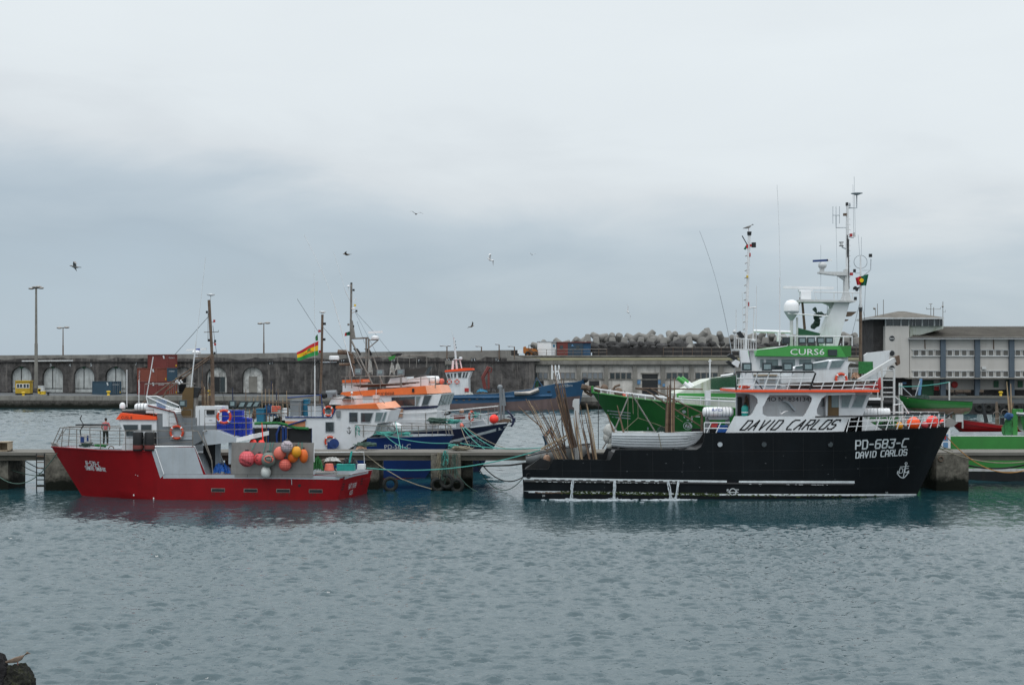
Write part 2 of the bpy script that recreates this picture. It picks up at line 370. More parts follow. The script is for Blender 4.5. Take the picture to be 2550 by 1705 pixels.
SF = {'5': [[(1, 1), (0, 1), (0, .55), (.85, .55), (1, .4), (1, .15), (.85, 0), (0, 0)]], '9': [[(1, .45), (.15, .45), (0, .6), (0, .85), (.15, 1), (.85, 1), (1, .85), (1, .15), (.85, 0), (0, 0)]], 'F': [[(0, 0), (0, 1), (1, 1)], [(0, .5), (.8, .5)]], 'E': [[(1, 0), (0, 0), (0, 1), (1, 1)], [(0, .5), (.8, .5)]],
      'D': [[(0, 0), (0, 1), (.8, 1), (1, .8), (1, .2), (.8, 0), (0, 0)]], 'A': [[(0, 0), (0, .7), (.35, 1), (.65, 1), (1, .7), (1, 0)], [(0, .4), (1, .4)]],
      'V': [[(0, 1), (.5, 0), (1, 1)]], 'I': [[(.5, 0), (.5, 1)]], 'C': [[(1, 1), (.2, 1), (0, .8), (0, .2), (.2, 0), (1, 0)]],
      'R': [[(0, 0), (0, 1), (.8, 1), (1, .8), (1, .6), (.8, .45), (0, .45)], [(.5, .45), (1, 0)]], 'L': [[(0, 1), (0, 0), (1, 0)]],
      'O': [[(.15, 0), (0, .15), (0, .85), (.15, 1), (.85, 1), (1, .85), (1, .15), (.85, 0), (.15, 0)]],
      'S': [[(1, .85), (.85, 1), (.15, 1), (0, .85), (0, .6), (.15, .5), (.85, .5), (1, .4), (1, .15), (.85, 0), (.15, 0), (0, .15)]],
      'P': [[(0, 0), (0, 1), (.8, 1), (1, .85), (1, .55), (.8, .42), (0, .42)]], '6': [[(1, 1), (.2, 1), (0, .8), (0, .15), (.15, 0), (.85, 0), (1, .15), (1, .4), (.85, .55), (0, .55)]],
      '8': [[(.15, .52), (0, .65), (0, .87), (.15, 1), (.85, 1), (1, .87), (1, .65), (.85, .52), (.15, .52), (0, .4), (0, .13), (.15, 0), (.85, 0), (1, .13), (1, .4), (.85, .52)]],
      '3': [[(0, 1), (1, 1), (1, .62), (.5, .55), (.85, .5), (1, .38), (1, .12), (.85, 0), (.15, 0), (0, .12)]], '-': [[(.1, .5), (.9, .5)]], 'T': [[(0, 1), (1, 1)], [(.5, 1), (.5, 0)]],
      'H': [[(0, 0), (0, 1)], [(1, 0), (1, 1)], [(0, .5), (1, .5)]], 'N': [[(0, 0), (0, 1), (1, 0), (1, 1)]], 'A2': [[(0, 0), (.55, 1), (.95, 0)], [(.25, .42), (.8, .42)]]}
def strokes(mb, s, q, fn, th, slant=0, aw=None, wd=.62, gap=.3):
    g = quadmap(q); adv = [(.35 if c in 'I' else .45 if c == ' ' else .5 if c == '-' else wd) for c in s]
    tot = sum(adv) + gap * (len(s) - 1); x = 0
    for c, a in zip(s, adv):
        if c != ' ':
            for pl in SF[(aw or {}).get(c, c)]:
                pp = [g((x + u * a + slant * v) / tot, v) for u, v in pl]
                ribbon(mb, pp, th, fn)
        x += a + gap
def ribbon(mb, pp, th, fn, n=1):
    for (x0, y0), (x1, y1) in zip(pp, pp[1:]):
        l = math.hypot(x1 - x0, y1 - y0)
        if l < 1e-6: continue
        dx, dy = (x1 - x0) / l * th / 2, (y1 - y0) / l * th / 2
        k = max(1, int(l / 14)); vs = []; fs = []
        for i in range(k + 1):
            t = i / k; cx = x0 - dx * .9 + (x1 - x0 + 1.8 * dx) * t; cy = y0 - dy * .9 + (y1 - y0 + 1.8 * dy) * t
            vs += [(cx - dy, cy + dx), (cx + dy, cy - dx)]
            if i: b = 2 * i; fs.append([b - 2, b - 1, b + 1, b])
        put(mb, vs, fs, fn)
def patch(mb, pp, fn):   # convex polygon fan in photo pixels laid on a surface, gridded when it is a quad
    if len(pp) == 4:
        g = quadmap([pp[0], pp[1], pp[2], pp[3]]); n = 8; m = 3
        vs = [g(i / n, j / m) for j in range(m + 1) for i in range(n + 1)]
        fs = [[j * (n + 1) + i, j * (n + 1) + i + 1, (j + 1) * (n + 1) + i + 1, (j + 1) * (n + 1) + i] for j in range(m) for i in range(n)]
        put(mb, vs, fs, fn)
    else: put(mb, pp, [list(range(len(pp)))], fn)
def disc(cx, cy, rx, ry=None, n=14): return [(cx + rx * math.cos(2 * math.pi * i / n), cy + (ry or rx) * math.sin(2 * math.pi * i / n)) for i in range(n)]
def strip(mb, up, lo_, fn, step=12, R=4):   # painted band between two polylines sampled at shared columns
    def at(pl, x):
        for (a, b), (c, d_) in zip(pl, pl[1:]):
            if a <= x <= c: return b + (d_ - b) * (x - a) / max(1e-6, c - a)
        return pl[0][1] if x < pl[0][0] else pl[-1][1]
    x0, x1 = up[0][0], up[-1][0]; k = max(2, int((x1 - x0) / step)); vs = []; fs = []
    for i in range(k + 1):
        x = x0 + (x1 - x0) * i / k; a, c = at(up, x), at(lo_, x); vs += [(x, a + (c - a) * j / R) for j in range(R + 1)]
        if i: b = (R + 1) * i; fs += [[b - R - 1 + j, b - R + j, b + 1 + j, b + j] for j in range(R)]
    put(mb, vs, fs, fn)

# ---------------------------------------------------------------- hulls
def hull(fr, st, Bh, deckz, p=1.3, levels=6, keel=-.9, rim=.07, skew=0):
    """st: (px,py,bd,pxw,bw) per station from left to right; returns outer skin, deck, samplers"""
    sec = []; tops = []
    shf = []
    for row in st:
        px, py, bd, pxw, bw = row[:5]; shf.append(row[5] if len(row) > 5 else 0)
        t = fr.p(px, py, Bh - bd); wl = fr.w(pxw, 0, Bh - bw)
        tt, tz = (t - fr.o).dot(fr.d), t.z; tw = (wl - fr.o).dot(fr.d)
        near = []
        for i in range(levels + 1):
            v = i / levels; b = bw + (bd - bw) * (1 - v) ** p; near.append((tt + (tw - tt) * v, b, tz * (1 - v)))
        near.append((tw, bw * .55, keel)); sec.append(near); tops.append((tt, bd, tz))
    def W(t, b, z, sgn, dt=0): return fr.o + fr.d * (t + (dt if sgn < 0 else 0)) + fr.n * (Bh - sgn * b) + V((0, 0, z))
    skin = MB()
    rings = []
    for near, dt in zip(sec, shf): rings.append([W(t, b, z, 1) for t, b, z in near] + [W(t, b, z, -1, dt) for t, b, z in reversed(near)])
    skin.loft(rings, closed=False, caps=False)
    for rg, s_ in ((rings[0], sec[0]), (rings[-1], sec[-1])):
        if s_[0][1] > .15: skin.f.append([skin.v.index(rg[0]) + i for i in range(len(rg))])
    # bulwark inside and deck
    inn = MB(); r2 = []
    for (t, b, z), dz, near, dt in zip(tops, deckz, sec, shf):
        bi = max(b - rim, .0); dz = min(dz, z - .02); v = 1 - dz / z; bl = max(0, near[levels][1] + (b - near[levels][1]) * (1 - v) ** p - rim); tl = t + (near[levels][0] - t) * v
        lift = .005; r2.append([W(t, b - .004, z + lift, 1), W(t, bi, z + lift, 1), W(tl, bl, dz, 1), W(tl, bl, dz, -1, dt), W(t, bi, z + lift, -1, dt), W(t, b - .004, z + lift, -1, dt)])
    inn.loft(r2, closed=False, caps=False)
    return skin, inn
def window(mb_f, mb_g, fr, pp, off, grow=1.2, fdep=.05):
    """frame plus pane on a plane: frame stands proud of the wall, the pane a little in front of the frame's back"""
    cx = sum(x for x, y in pp) / len(pp); cy = sum(y for x, y in pp) / len(pp)
    q = [(x + (grow if x > cx else -grow), y + (grow if y > cy else -grow)) for x, y in pp]
    mb_f.pf(fr, q, off - fdep, fdep * .98); mb_g.pf(fr, pp, off - fdep - .006, .006)
def blob(mb, fr, x0, y0, x1, y1, off, dep, k=3, seed=0):      # crumpled heap of cloth or net filling a pixel box
    nx, ny = 10 + 4 * k, 9; m = fr.m((x0 + x1) / 2); h = (y1 - y0) * m; b0 = len(mb.v); base = fr.p((x0 + x1) / 2, y1, off).z
    for j in range(ny + 1):
        for i in range(nx + 1):
            u, v = i / nx, j / ny; p = fr.w(x0 + (x1 - x0) * u, base, off + dep * v); q = V((u * k * 1.7, v * 2.2, seed * 3.1)); f_ = abs(noise.noise(q * 1.4)) * 1.3 + abs(noise.noise(q * 3.7)) * .6
            p.z += h * max(0, 1 - abs(2 * u - 1) ** 2.6) ** .7 * max(0, math.sin(math.pi * min(1, v * .75 + .02))) ** .45 * (1.08 - f_ * .75); p += fr.n * (f_ - .5) * .12; mb.v.append(p)
    mb.f += [[b0 + j * (nx + 1) + i, b0 + j * (nx + 1) + i + 1, b0 + (j + 1) * (nx + 1) + i + 1, b0 + (j + 1) * (nx + 1) + i] for j in range(ny) for i in range(nx)]
    return mb
# ---------------------------------------------------------------- water
def water_material():
    m = bpy.data.materials.new('water'); m.use_nodes = True; nt = m.node_tree; N = nt.nodes; L = nt.links; b = N['Principled BSDF']
    b.inputs['Base Color'].default_value = (*WAT['col'], 1); b.inputs['Roughness'].default_value = .05; b.inputs['IOR'].default_value = WAT['ior']
    g = N.new('ShaderNodeNewGeometry')
    def noi(sc, det, rot=0, dist=0):
        mp = N.new('ShaderNodeMapping'); mp.inputs['Scale'].default_value = sc; mp.inputs['Rotation'].default_value = (0, 0, rot); L.new(g.outputs['Position'], mp.inputs[0])
        n = N.new('ShaderNodeTexNoise'); n.inputs['Scale'].default_value = 1; n.inputs['Detail'].default_value = det; n.inputs['Distortion'].default_value = dist
        L.new(mp.outputs[0], n.inputs['Vector']); return n.outputs[0]
    bp = N.new('ShaderNodeBump'); bp.inputs['Strength'].default_value = 1; bp.inputs['Distance'].default_value = WAT['bump']; sp = N.new('ShaderNodeSeparateXYZ'); L.new(g.outputs['Position'], sp.inputs[0]); mr = N.new('ShaderNodeMapRange'); mr.inputs['From Min'].default_value = 59; mr.inputs['From Max'].default_value = 66; mr.inputs['To Min'].default_value = 1; mr.inputs['To Max'].default_value = .5; L.new(sp.outputs['Y'], mr.inputs['Value'])
    mu = N.new('ShaderNodeMath'); mu.operation = 'MULTIPLY'; L.new(noi((8, 6.5, 1), 3, .2, .4), mu.inputs[0]); L.new(mr.outputs[0], mu.inputs[1]); L.new(mu.outputs[0], bp.inputs['Height']); L.new(bp.outputs[0], b.inputs['Normal'])
    return m
WAT = dict(col=(.009, .042, .052), ior=1.70, bump=.024, amp=1.12, calm=.17, far=1.0)
import numpy as np
def waves(X, Y, lam, seed, steep):
    """sum of wind waves running mostly towards the camera; returns the heights and the crest-sharpening shifts"""
    r = np.random.RandomState(seed); Z = np.zeros_like(X); DX = np.zeros_like(X); DY = np.zeros_like(X)
    for l in lam:
        th = rad(-96) + r.normal() * .5; k = 2 * math.pi / l; kx, ky = k * math.cos(th), k * math.sin(th); ph = r.rand() * 6.283; a = steep * l / 6.283 * (.5 + r.rand()) * min(1, .5 / l) ** .4
        # wave groups: each train swells and fades over the surface
        q = 2 * math.pi / (l * (5 + 6 * r.rand())); t2 = r.rand() * 6.283; env = 1.05 * (.5 + .5 * np.sin(q * (X * math.cos(t2) + Y * math.sin(t2)) + r.rand() * 6.283))
        p = kx * X + ky * Y + ph; Z += a * env * np.cos(p); DX -= a * env * np.sin(p) * math.cos(th); DY -= a * env * np.sin(p) * math.sin(th)
    return Z, DX, DY
def smooth(x, a, b): t = np.clip((x - a) / (b - a), 0, 1); return t * t * (3 - 2 * t)
def sea_patch(x0, x1, y0, y1, dx, dy, lam, seed, steep, mask):
    nx, ny = int((x1 - x0) / dx) + 1, int((y1 - y0) / dy) + 1; X, Y = np.meshgrid(np.linspace(x0, x1, nx), np.linspace(y0, y1, ny))
    Z, DX, DY = waves(X, Y, lam, seed, steep); gu = .5 + .25 * np.sin(X * .09 + Y * .13 + 1) + .25 * np.sin(-X * .05 + Y * .21 + np.sin(X * .11) * 1.5 + 2)
    edge = np.minimum(np.minimum(smooth(X, x0, x0 + 1), 1 - smooth(X, x1 - 1, x1)), np.minimum(smooth(Y, y0, y0 + .6), 1 - smooth(Y, y1 - .6, y1))); k = edge * (.72 + .5 * gu) * mask(X, Y)
    co = np.stack([X + DX * k * .2, Y + DY * k * .2, Z * k], -1).reshape(-1, 3); i = np.arange(nx * ny).reshape(ny, nx); q = np.stack([i[:-1, :-1], i[:-1, 1:], i[1:, 1:], i[1:, :-1]], -1).reshape(-1, 4)
    return co, q
YA, YB_, YC = 26.0, 86.0, 236.0
lee = lambda X, Y: 1 - (1 - WAT['calm']) * smooth(Y + 1.6 * np.sin(X * .35) + 1.2 * np.sin(X * .13 + 1), 58.5, 64.5)
rs = np.random.RandomState(5); lam1 = list(np.exp(rs.uniform(math.log(.21), math.log(.62), 120))) + [.9, 1.3, 2.1]; lam2 = list(np.exp(rs.uniform(math.log(.9), math.log(2.4), 50)))
pa = sea_patch(-50, 50, YA, YB_, .11, .082, lam1, 1, .085 * WAT['amp'], lee)
pb = sea_patch(-175, 175, YB_, YC, .58, .27, lam2, 2, .10 * WAT['far'], lambda X, Y: np.ones_like(X))
co = [pa[0], pb[0]]; qs = [pa[1], pb[1] + len(pa[0])]; base = len(pa[0]) + len(pb[0])
out_ = [(-3000, YC), (-175, YC), (175, YC), (3000, YC), (3000, 5500), (-3000, 5500), (-3000, YB_), (-175, YB_), (175, YB_), (3000, YB_), (-50, YB_), (50, YB_), (-3000, YA), (-50, YA), (50, YA), (3000, YA), (-3000, -80), (3000, -80)]
co.append(np.array([(x, y, 0) for x, y in out_], float)); B_ = base
qs.append(np.array([[6, 7, 1, 0], [8, 9, 3, 2], [12, 13, 10, 6], [14, 15, 9, 11], [16, 17, 15, 12], [0, 3, 4, 5]]) + B_)
co = np.concatenate(co); qs = np.concatenate(qs)
me = bpy.data.meshes.new('water'); me.vertices.add(len(co)); me.vertices.foreach_set('co', co.ravel()); me.loops.add(qs.size); me.loops.foreach_set('vertex_index', qs.ravel().astype(np.int32)); me.polygons.add(len(qs)); me.polygons.foreach_set('loop_start', np.arange(0, qs.size, 4, dtype=np.int32)); me.update(calc_edges=True); me.shade_smooth(); me.materials.append(water_material())
wo = bpy.data.objects.new('water', me); COL.objects.link(wo); wo['kind'] = 'structure'

# ---------------------------------------------------------------- far quay and breakwater
QL = Fr(246, -5.0, 100)
mb = MB(); a = [QL.w(-1500, 2.17), QL.w(2168, 2.17)]
prof = [(0, -1), (0, 2.17), (.6, 2.2), (22, 2.75), (60, 2.75), (60, -1)]
r0 = [QL.w(-1500, z, 0) + QL.n * o for o, z in prof]; r1 = [QL.w(2168, z, 0) + QL.n * o for o, z in prof]
mb.loft([r0, r1]); struct('quay', mb, 'asphalt')
mb = MB(); mb.ext([QL.w(-1500, 1.45, -.03), QL.w(2168, 1.45, -.03), QL.w(2168, 2.3, -.03), QL.w(-1500, 2.3, -.03)], QL.n * .9)
struct('kerb', mb, 'old_concrete')
mb = MB(); mb.ext([QL.w(-1500, -1, -.06), QL.w(2168, -1, -.06), QL.w(2168, 1.42, -.06), QL.w(-1500, 1.42, -.06)], QL.n * .05); struct('quay_face', mb, tidal((.10, .094, .085), (.008, .010, .007), .5, 1.2))
QR = Fr(212, 0, 2000)
mb = MB(); mb.bx(QR, 2172, 988, 2900, 1060, 0, .6); mb.bx(QR, 2172, 1002.5, 2900, 1060, .6, 7); mb.bx(QR, 2172, 986, 2900, 1060, 7.6, 62); struct('quay', mb, 'asphalt')
mb = MB(); mb.bx(QR, 2172, 985.5, 2900, 991, -.1, .8); struct('kerb', mb, 'deck_concrete')
mb = MB(); mb.bx(QR, 2172, 1004, 2900, 1060, -.15, .1); struct('quay_face', mb, 'dark_stone')

WF = Fr(262, -9.7, 53)
wall = thing('breakwater_wall', 'long dark stained harbour wall with white arched recesses and a pale parapet', 'harbour wall', WF.w(600, 2.7))
zb = 2.7
def ztop(px): return 9.98 + (px + 20) / 1280 * 1.0
arches = [(53, 1), (131, 1), (209, 1), (288, 1), (366, 1), (456, 2), (539, 3), (629, 4)]
face = MB(); back = MB(); RAD = 26; zl = 8.75
def bay(x0, x1, cx=None):
    pts = [WF.w(x0, zb, 0), WF.w(x0, zl, 0), WF.w(x1, zl, 0), WF.w(x1, zb, 0)]
    if cx is not None:
        m = WF.m(cx); sp_ = 5.9
        arc = [WF.w(cx + RAD, zb, 0)] + [WF.w(cx + RAD * math.cos(t), sp_ + 25 * m * math.sin(t), 0) for t in [math.pi * i / 12 for i in range(13)]] + [WF.w(cx - RAD, zb, 0)]
        pts += arc
    face.ext(pts, WF.n * 1.3)
bay(-1400, 14)
for i, (c, _) in enumerate(arches):
    bay(14 if i == 0 else (arches[i - 1][0] + c) / 2, (c + arches[i + 1][0]) / 2 if i < 7 else 670, c)
bay(670, 1330)
mat('wall_dark', (.072, .069, .067), .95, var=.8, sc=.55, streak=1.0, scol=(.17, .158, .145), bump=.14)
mat('parapet', (.20, .195, .18), .92, var=.35, sc=.4, streak=.6, scol=(.08, .077, .072), bump=.04)
part('stone_face', face, 'wall_dark', wall)
mb = MB()
for x0, x1 in ((-1400, 1330),):
    mb.ext([WF.w(x0, zl, -.25), WF.w(x1, zl, -.25), WF.w(x1, zl + .22, -.25), WF.w(x0, zl + .22, -.25)], WF.n * 2)
part('ledge', mb, 'dark_stone', wall)
mb = MB(); pts = [(x, zl + .22) for x in (-1400, 1262)]; up = []
r = random.Random(3)
mb.ext([WF.w(-1400, zl + .22, .05), WF.w(1262, zl + .22, .05), WF.w(1262, 11.0, .05), WF.w(400, 10.35, .05), WF.w(-1400, 9.65, .05)], WF.n * 5)
mb.ext([WF.w(1262, zl + .22, .1), WF.w(1340, zl + .22, .1), WF.w(1340, 9.4, .1), WF.w(1300, 9.6, .1), WF.w(1262, 10.0, .1)], WF.n * 3)
part('parapet', mb, 'parapet', wall)
# dark ragged stain courses standing just proud of the parapet foot
mb = MB(); n = 200; vs = [];
for i in range(n + 1):
    x = -1400 + 2662 * i / n; h = .55 + .75 * noise.noise(V((i * .23, 1, 0))) + .35 * noise.noise(V((i * .9, 5, 0)))
    vs += [(x, zl + .22), (x, zl + .22 + max(.08, h))]
for i in range(n):
    mb.poly([WF.w(vs[2 * i][0], vs[2 * i][1], .03), WF.w(vs[2 * i + 2][0], vs[2 * i + 2][1], .03), WF.w(vs[2 * i + 3][0], vs[2 * i + 3][1], .03), WF.w(vs[2 * i + 1][0], vs[2 * i + 1][1], .03)])
part('damp_course', mb, 'wall_dark', wall)
bk = MB(); bk.ext([WF.w(-1400, zb, 1.32), WF.w(1330, zb, 1.32), WF.w(1330, 8.7, 1.32), WF.w(-1400, 8.7, 1.32)], WF.n * 4); part('core', bk, 'dark_stone', wall)
mat('arch_white', (.43, .46, .455), .85, var=.3, sc=.6, streak=.75, scol=(.10, .10, .095)); mat('arch_worn', (.48, .49, .47), .9, var=.6, sc=.9, streak=1.0, scol=(.06, .057, .055))
for c, kind in arches:
    m = WF.m(c); mb = MB(); R2 = RAD - .5
    arc = [WF.w(c - R2, zb, .7)] + [WF.w(c - R2 * math.cos(t), 5.9 + 24 * m * math.sin(t), .7) for t in [math.pi * i / 12 for i in range(13)]] + [WF.w(c + R2, zb, .7)]
    mb.ext(arc, WF.n * .3)
    a_ = part('arch_infill', mb, 'arch_white' if kind == 1 else 'arch_worn', wall)
    if kind == 1:
        q = MB(); q.bx(WF, c - .8, 915, c + .8, 968, .62, .05); q.bx(WF, c - RAD + 3, 966, c + RAD - 3, 967.2, .6, .06); part('door_seam', q, 'dark', a_)
        q = MB(); q.bx(WF, c - 4, 911, c + 3.5, 916.5, .45, .2); part('lamp_box', q, 'green_paint_dark', a_)
    if kind == 3: q = MB(); q.bx(WF, 548, 938, 560, 976, .62, .06); q.bx(WF, 520, 938, 528, 976, .62, .06); part('shutter', q, 'lamp_body', a_); q = MB(); q.bx(WF, 533, 938, 547, 976, .6, .06); part('doorway', q, 'dark', a_)
    if kind == 4: q = MB(); q.bx(WF, 620, 937, 640, 977, .6, .08); part('blocked_door', q, 'old_concrete', a_)
    if kind == 2: q = MB(); q.bx(WF, 446, 938, 463, 976, .6, .08); part('door', q, 'dark', a_)
nb = MB(); lt = MB()
for s_, x, y, bgk in (('3', 126, 909, 0), ('4', 174, 909, 0), ('5', 227, 908, 0), ('7', 339, 905, 0), ('21', 674, 902, 1), ('15', 854, 900, 1), ('15', 980, 899, 1), ('15', 1041, 899, 1), ('10', 1115, 896, 1), ('13', 1179, 896, 1), ('12', 1239, 895, 1)):
    wd = 2.2 * len(s_)
    if bgk: nb.bx(WF, x - wd - 2, y - 4.6, x + wd + 2, y + 4.6, -.02, .02)
    text(lt, s_, rectq(x - wd, y - 3.6, x + wd, y + 3.6), plane_map(WF, -.05))
part('number_plate', nb, 'ink', wall); part('bay_number', lt, 'white_ink', wall)

# upper roadway behind the warehouse: retaining wall, rubble, tetrapods
UP = Fr(264, 0, 1500)
mb = MB(); mb.bx(UP, 1262, 886, 2300, 1000, 0, 60); struct('embankment', mb, 'dark_stone')
mb = MB(); mb.bx(UP, 1262, 884.5, 2300, 888.5, -.15, 1.2); single('retaining_wall', mb, 'old_concrete', 'low concrete coping along the upper roadway above the warehouse roof', 'wall')
mb = MB(); mb.bx(UP, 1243, 871.5, 1292, 886, 3, 1.0); mb.bx(UP, 1475, 866, 2230, 886, 8, 1.0); single('rubble_retaining_wall', mb, 'dark_stone', 'dark stone wall behind the railings below the heap of concrete tetrapods', 'wall')
def railing(fr, x0, x1, yt, yb, step, label, off=0, matn='tube'):
    t = thing('railing', label, 'railing', fr.p((x0 + x1) / 2, yb, off))
    mb = MB(); mb.rail(fr, [(x0, yt), (x1, yt)], off, .05, 4); mb.rail(fr, [(x0, (yt + yb) / 2), (x1, (yt + yb) / 2)], off, .035, 4); part('rail', mb, matn, t)
    x = x0
    while x <= x1 + .1:
        mb = MB(); mb.rail(fr, [(x, yt - .5), (x, yb)], off, .05, 4); part('post', mb, 'rusty', t); x += step
railing(UP, 1339, 1471, 870, 885, 22, 'thin rusty railing in front of the white and the red site cabins')
railing(UP, 1471, 1512, 869, 885, 20, 'short railing with a pale top bar just after the blue end of the site cabin')
railing(UP, 1652, 2230, 865, 885, 24, 'long thin railing below the tetrapods, running behind the fishing boat masts')
rub = MB(); r = random.Random(5)
for i in range(230):
    px = 1473 + 740 * r.random(); py = 868 - 12 * r.random() ** 1.5; c = UP.p(px, py, 9.5 + 5 * r.random()); s_ = .5 + .8 * r.random()
    rub.sph(c, (s_ * 1.3, s_, s_ * .8), 7, 5, Matrix.Rotation(r.random() * 6, 3, 'Z'))
rub.jit(.35, 1.1, 3); tag(single('rubble', rub, 'rock_dark', 'dark boulders heaped under the concrete tetrapods on the breakwater', 'rubble', smooth=20), None, None, kind='stuff')
# a tetrapod: four blunt cones
def tetra_mesh():
    mb = MB(); d = [V((0, 0, 1))] + [V((math.cos(t) * .943, math.sin(t) * .943, -.333)) for t in (0, 2.094, 4.189)]
    for v_ in d:
        q = v_.to_track_quat('Z', 'Y'); mb.lathe([(.95, 0), (.9, .3), (.62, 2.1), (.54, 2.2), (.45, 2.24)], (0, 0, 0), 12, v_)
    return mb
tm = tetra_mesh(); proto_me = mesh_of('tetrapod', tm, 'tetra', V((0, 0, 0)), 50)
spots = []
front = [1484, 1525, 1554, 1594, 1624, 1650, 1683, 1717, 1751, 1781, 1811, 1845, 1876, 1905, 1934, 1962, 2105, 2135, 2160]
backr = [1490, 1515, 1541, 1580, 1613, 1640, 1671, 1706, 1742, 1762, 1796, 1830, 1862, 1892, 1925, 1958, 2090, 2120, 2148, 2170]
rt = random.Random(11)
for i, x in enumerate(front): spots.append((x, 865, 12, (rt.uniform(-.15, .15), rt.uniform(-.15, .15), rt.random() * 6)))
for i, x in enumerate(backr): spots.append((x + rt.uniform(-3, 3), 846 - (4 if i in (0, 9, 10) else 0) + rt.uniform(-4, 3), 16, (rt.uniform(.7, 2.4), rt.uniform(-.8, .8), rt.random() * 6)))
spots += [(1398, 862, 20, (1.1, .4, 1)), (1446, 856, 20, (.9, .2, 2)), (1462, 857, 20, (2, .3, 4)), (1425, 864, 21, (1.6, 0, 3)), (1345, 866, 22, (1.2, .1, 5))]
for i, (x, y, off, rot) in enumerate(spots):
    o = bpy.data.objects.new('tetrapod', proto_me); COL.objects.link(o); o.location = UP.p(x, y, off); o.rotation_euler = rot; o.scale = (1.0,) * 3
    tag(o, 'pale concrete tetrapod of the lower row, a blunt leg rising from the dark rubble' if i < len(front) else 'grey concrete tetrapod of the upper row, its legs against the sky' if i < len(front) + len(backr) else 'concrete tetrapod peeping out behind the site cabins', 'tetrapod', 'concrete tetrapods heaped along the breakwater')

# containers
def container(px, py, D, name_mat, label, a=37, txt=None, vert=False, doors=False, L_=6.06, W_=2.44, h=2.6, hz=None, side_mark=True):
    u = (px - CX) / F; o = V((u * D, D, (H - (py - YH) * D / F) if hz is None else hz))
    dl = V((-math.cos(rad(a)), math.sin(rad(a)), 0)); dr = V((math.sin(rad(a)), math.cos(rad(a)), 0))
    t = thing('shipping_container', label, 'container', o + dl * L_ / 2 + dr * W_ / 2, 'shipping containers on the quay')
    def corr(p0, d, ln, nrm, n):
        mb = MB(); pts = []
        for i in range(n):
            s0 = ln * i / n; w_ = ln / n
            for f_, dp in ((.0, 0), (.3, 0), (.45, .05), (.8, .05), (.95, 0)): pts.append(p0 + d * (s0 + w_ * f_) - nrm * dp * 1.0)
        pts.append(p0 + d * ln)
        for p_, q_ in zip(pts, pts[1:]): mb.poly([p_, q_, q_ + V((0, 0, h - .24)), p_ + V((0, 0, h - .24))])
        return mb
    nl = -dr; nr = -dl
    core = MB(); core.ext([o + (dl + dr) * .12, o + dl * (L_ - .12) + dr * .12, o + dl * (L_ - .12) + dr * (W_ - .12), o + dl * .12 + dr * (W_ - .12)], (0, 0, h - .03))
    part('body', core, name_mat, t)
    z1 = V((0, 0, .12))
    mb = corr(o + dl * .1 + dr * .06 + z1, dl, L_ - .2, nl, 22); m2 = corr(o + dr * .1 + dl * .06 + z1, dr, W_ - .2, nr, 4 if doors else 9); part('corrugated_side', mb, name_mat, t, smooth=0); part('end_panel', m2, name_mat, t, smooth=0)
    fr_ = MB()
    for p_ in (o, o + dl * (L_ - .12), o + dr * (W_ - .12), o + dl * (L_ - .12) + dr * (W_ - .12)): fr_.ext([p_, p_ + dl * .12, p_ + dl * .12 + dr * .12, p_ + dr * .12], (0, 0, h))
    for z in (0, h - .12):
        zz = V((0, 0, z)); fr_.ext([o + dl * .12 + zz, o + dl * (L_ - .12) + zz, o + dl * (L_ - .12) + dr * .1 + zz, o + dl * .12 + dr * .1 + zz], (0, 0, .12)); fr_.ext([o + dr * .12 + zz, o + dr * (W_ - .12) + zz, o + dr * (W_ - .12) + dl * .1 + zz, o + dr * .12 + dl * .1 + zz], (0, 0, .12))
    part('frame', fr_, name_mat, t, smooth=0)
    def lab(p0, d, x0, x1, z0, z1_, s_, nrm):
        mb = MB(); vs, fs = glyphs(s_); b = len(mb.v); mb.v = [p0 + d * (x0 + (x1 - x0) * uu) + V((0, 0, z0 + (z1_ - z0) * vv)) + nrm * .03 for uu, vv in vs]; mb.f = [list(f) for f in fs]; return mb
    if txt: part('lettering', lab(o, dr, .35, 1.75, h - .75, h - .5, txt, nr), 'white_ink', t)
    if side_mark: q = MB(); q.poly([o + dl * 1.35 + V((0, 0, h - .2)) + nl * .03, o + dl * .9 + V((0, 0, h - .2)) + nl * .03, o + dl * .7 + V((0, 0, h - .8)) + nl * .03, o + dl * 1.15 + V((0, 0, h - .8)) + nl * .03]); part('emblem', q, 'white_ink', t)
    q = MB(); q.poly([o + dr * 2.0 + V((0, 0, .3)) + nr * .03, o + dr * 2.25 + V((0, 0, .3)) + nr * .03, o + dr * 2.25 + V((0, 0, .62)) + nr * .03, o + dr * 2.0 + V((0, 0, .62)) + nr * .03]); part('warning_plate', q, 'bright_yellow', t)
    if vert:
        mb = MB(); v2, f2 = glyphs('CRONOS')
        mb.v = [o + dl * (5.3 - .4 * (vv - .5)) + V((0, 0, h - .45 - 1.8 * uu)) + nl * .03 for uu, vv in v2]; mb.f = [list(f) for f in f2]; part('lettering', mb, 'white_ink', t)
    if doors:
        mb = MB()
        for k in (.5, .9, 1.5, 1.95): mb.tube([o + dr * k + V((0, 0, .15)) + nr * .06, o + dr * k + V((0, 0, h - .15)) + nr * .06], .035, 5)
        part('lock_rod', mb, 'grey_paint', t)
    return t
D0 = 248.3; zq = 2.4
container(276, 0, 251, 'container_slate', 'dark slate blue shipping container with doors, alone in front of an arch', txt='CRONOS', doors=True, hz=zq)
container(390, 0, D0 + .2, 'container_red', 'bottom left dark red container of the stack, with white vertical lettering', vert=True, txt='CRONOS', hz=zq)
xoff = V((math.sin(rad(37)) * 2.5, math.cos(rad(37)) * 2.5, 0))
o1 = V(((390 - CX) / F * (D0 + .2), D0 + .2, 0)); o2 = o1 + xoff; px2 = CX + o2.x / o2.y * F
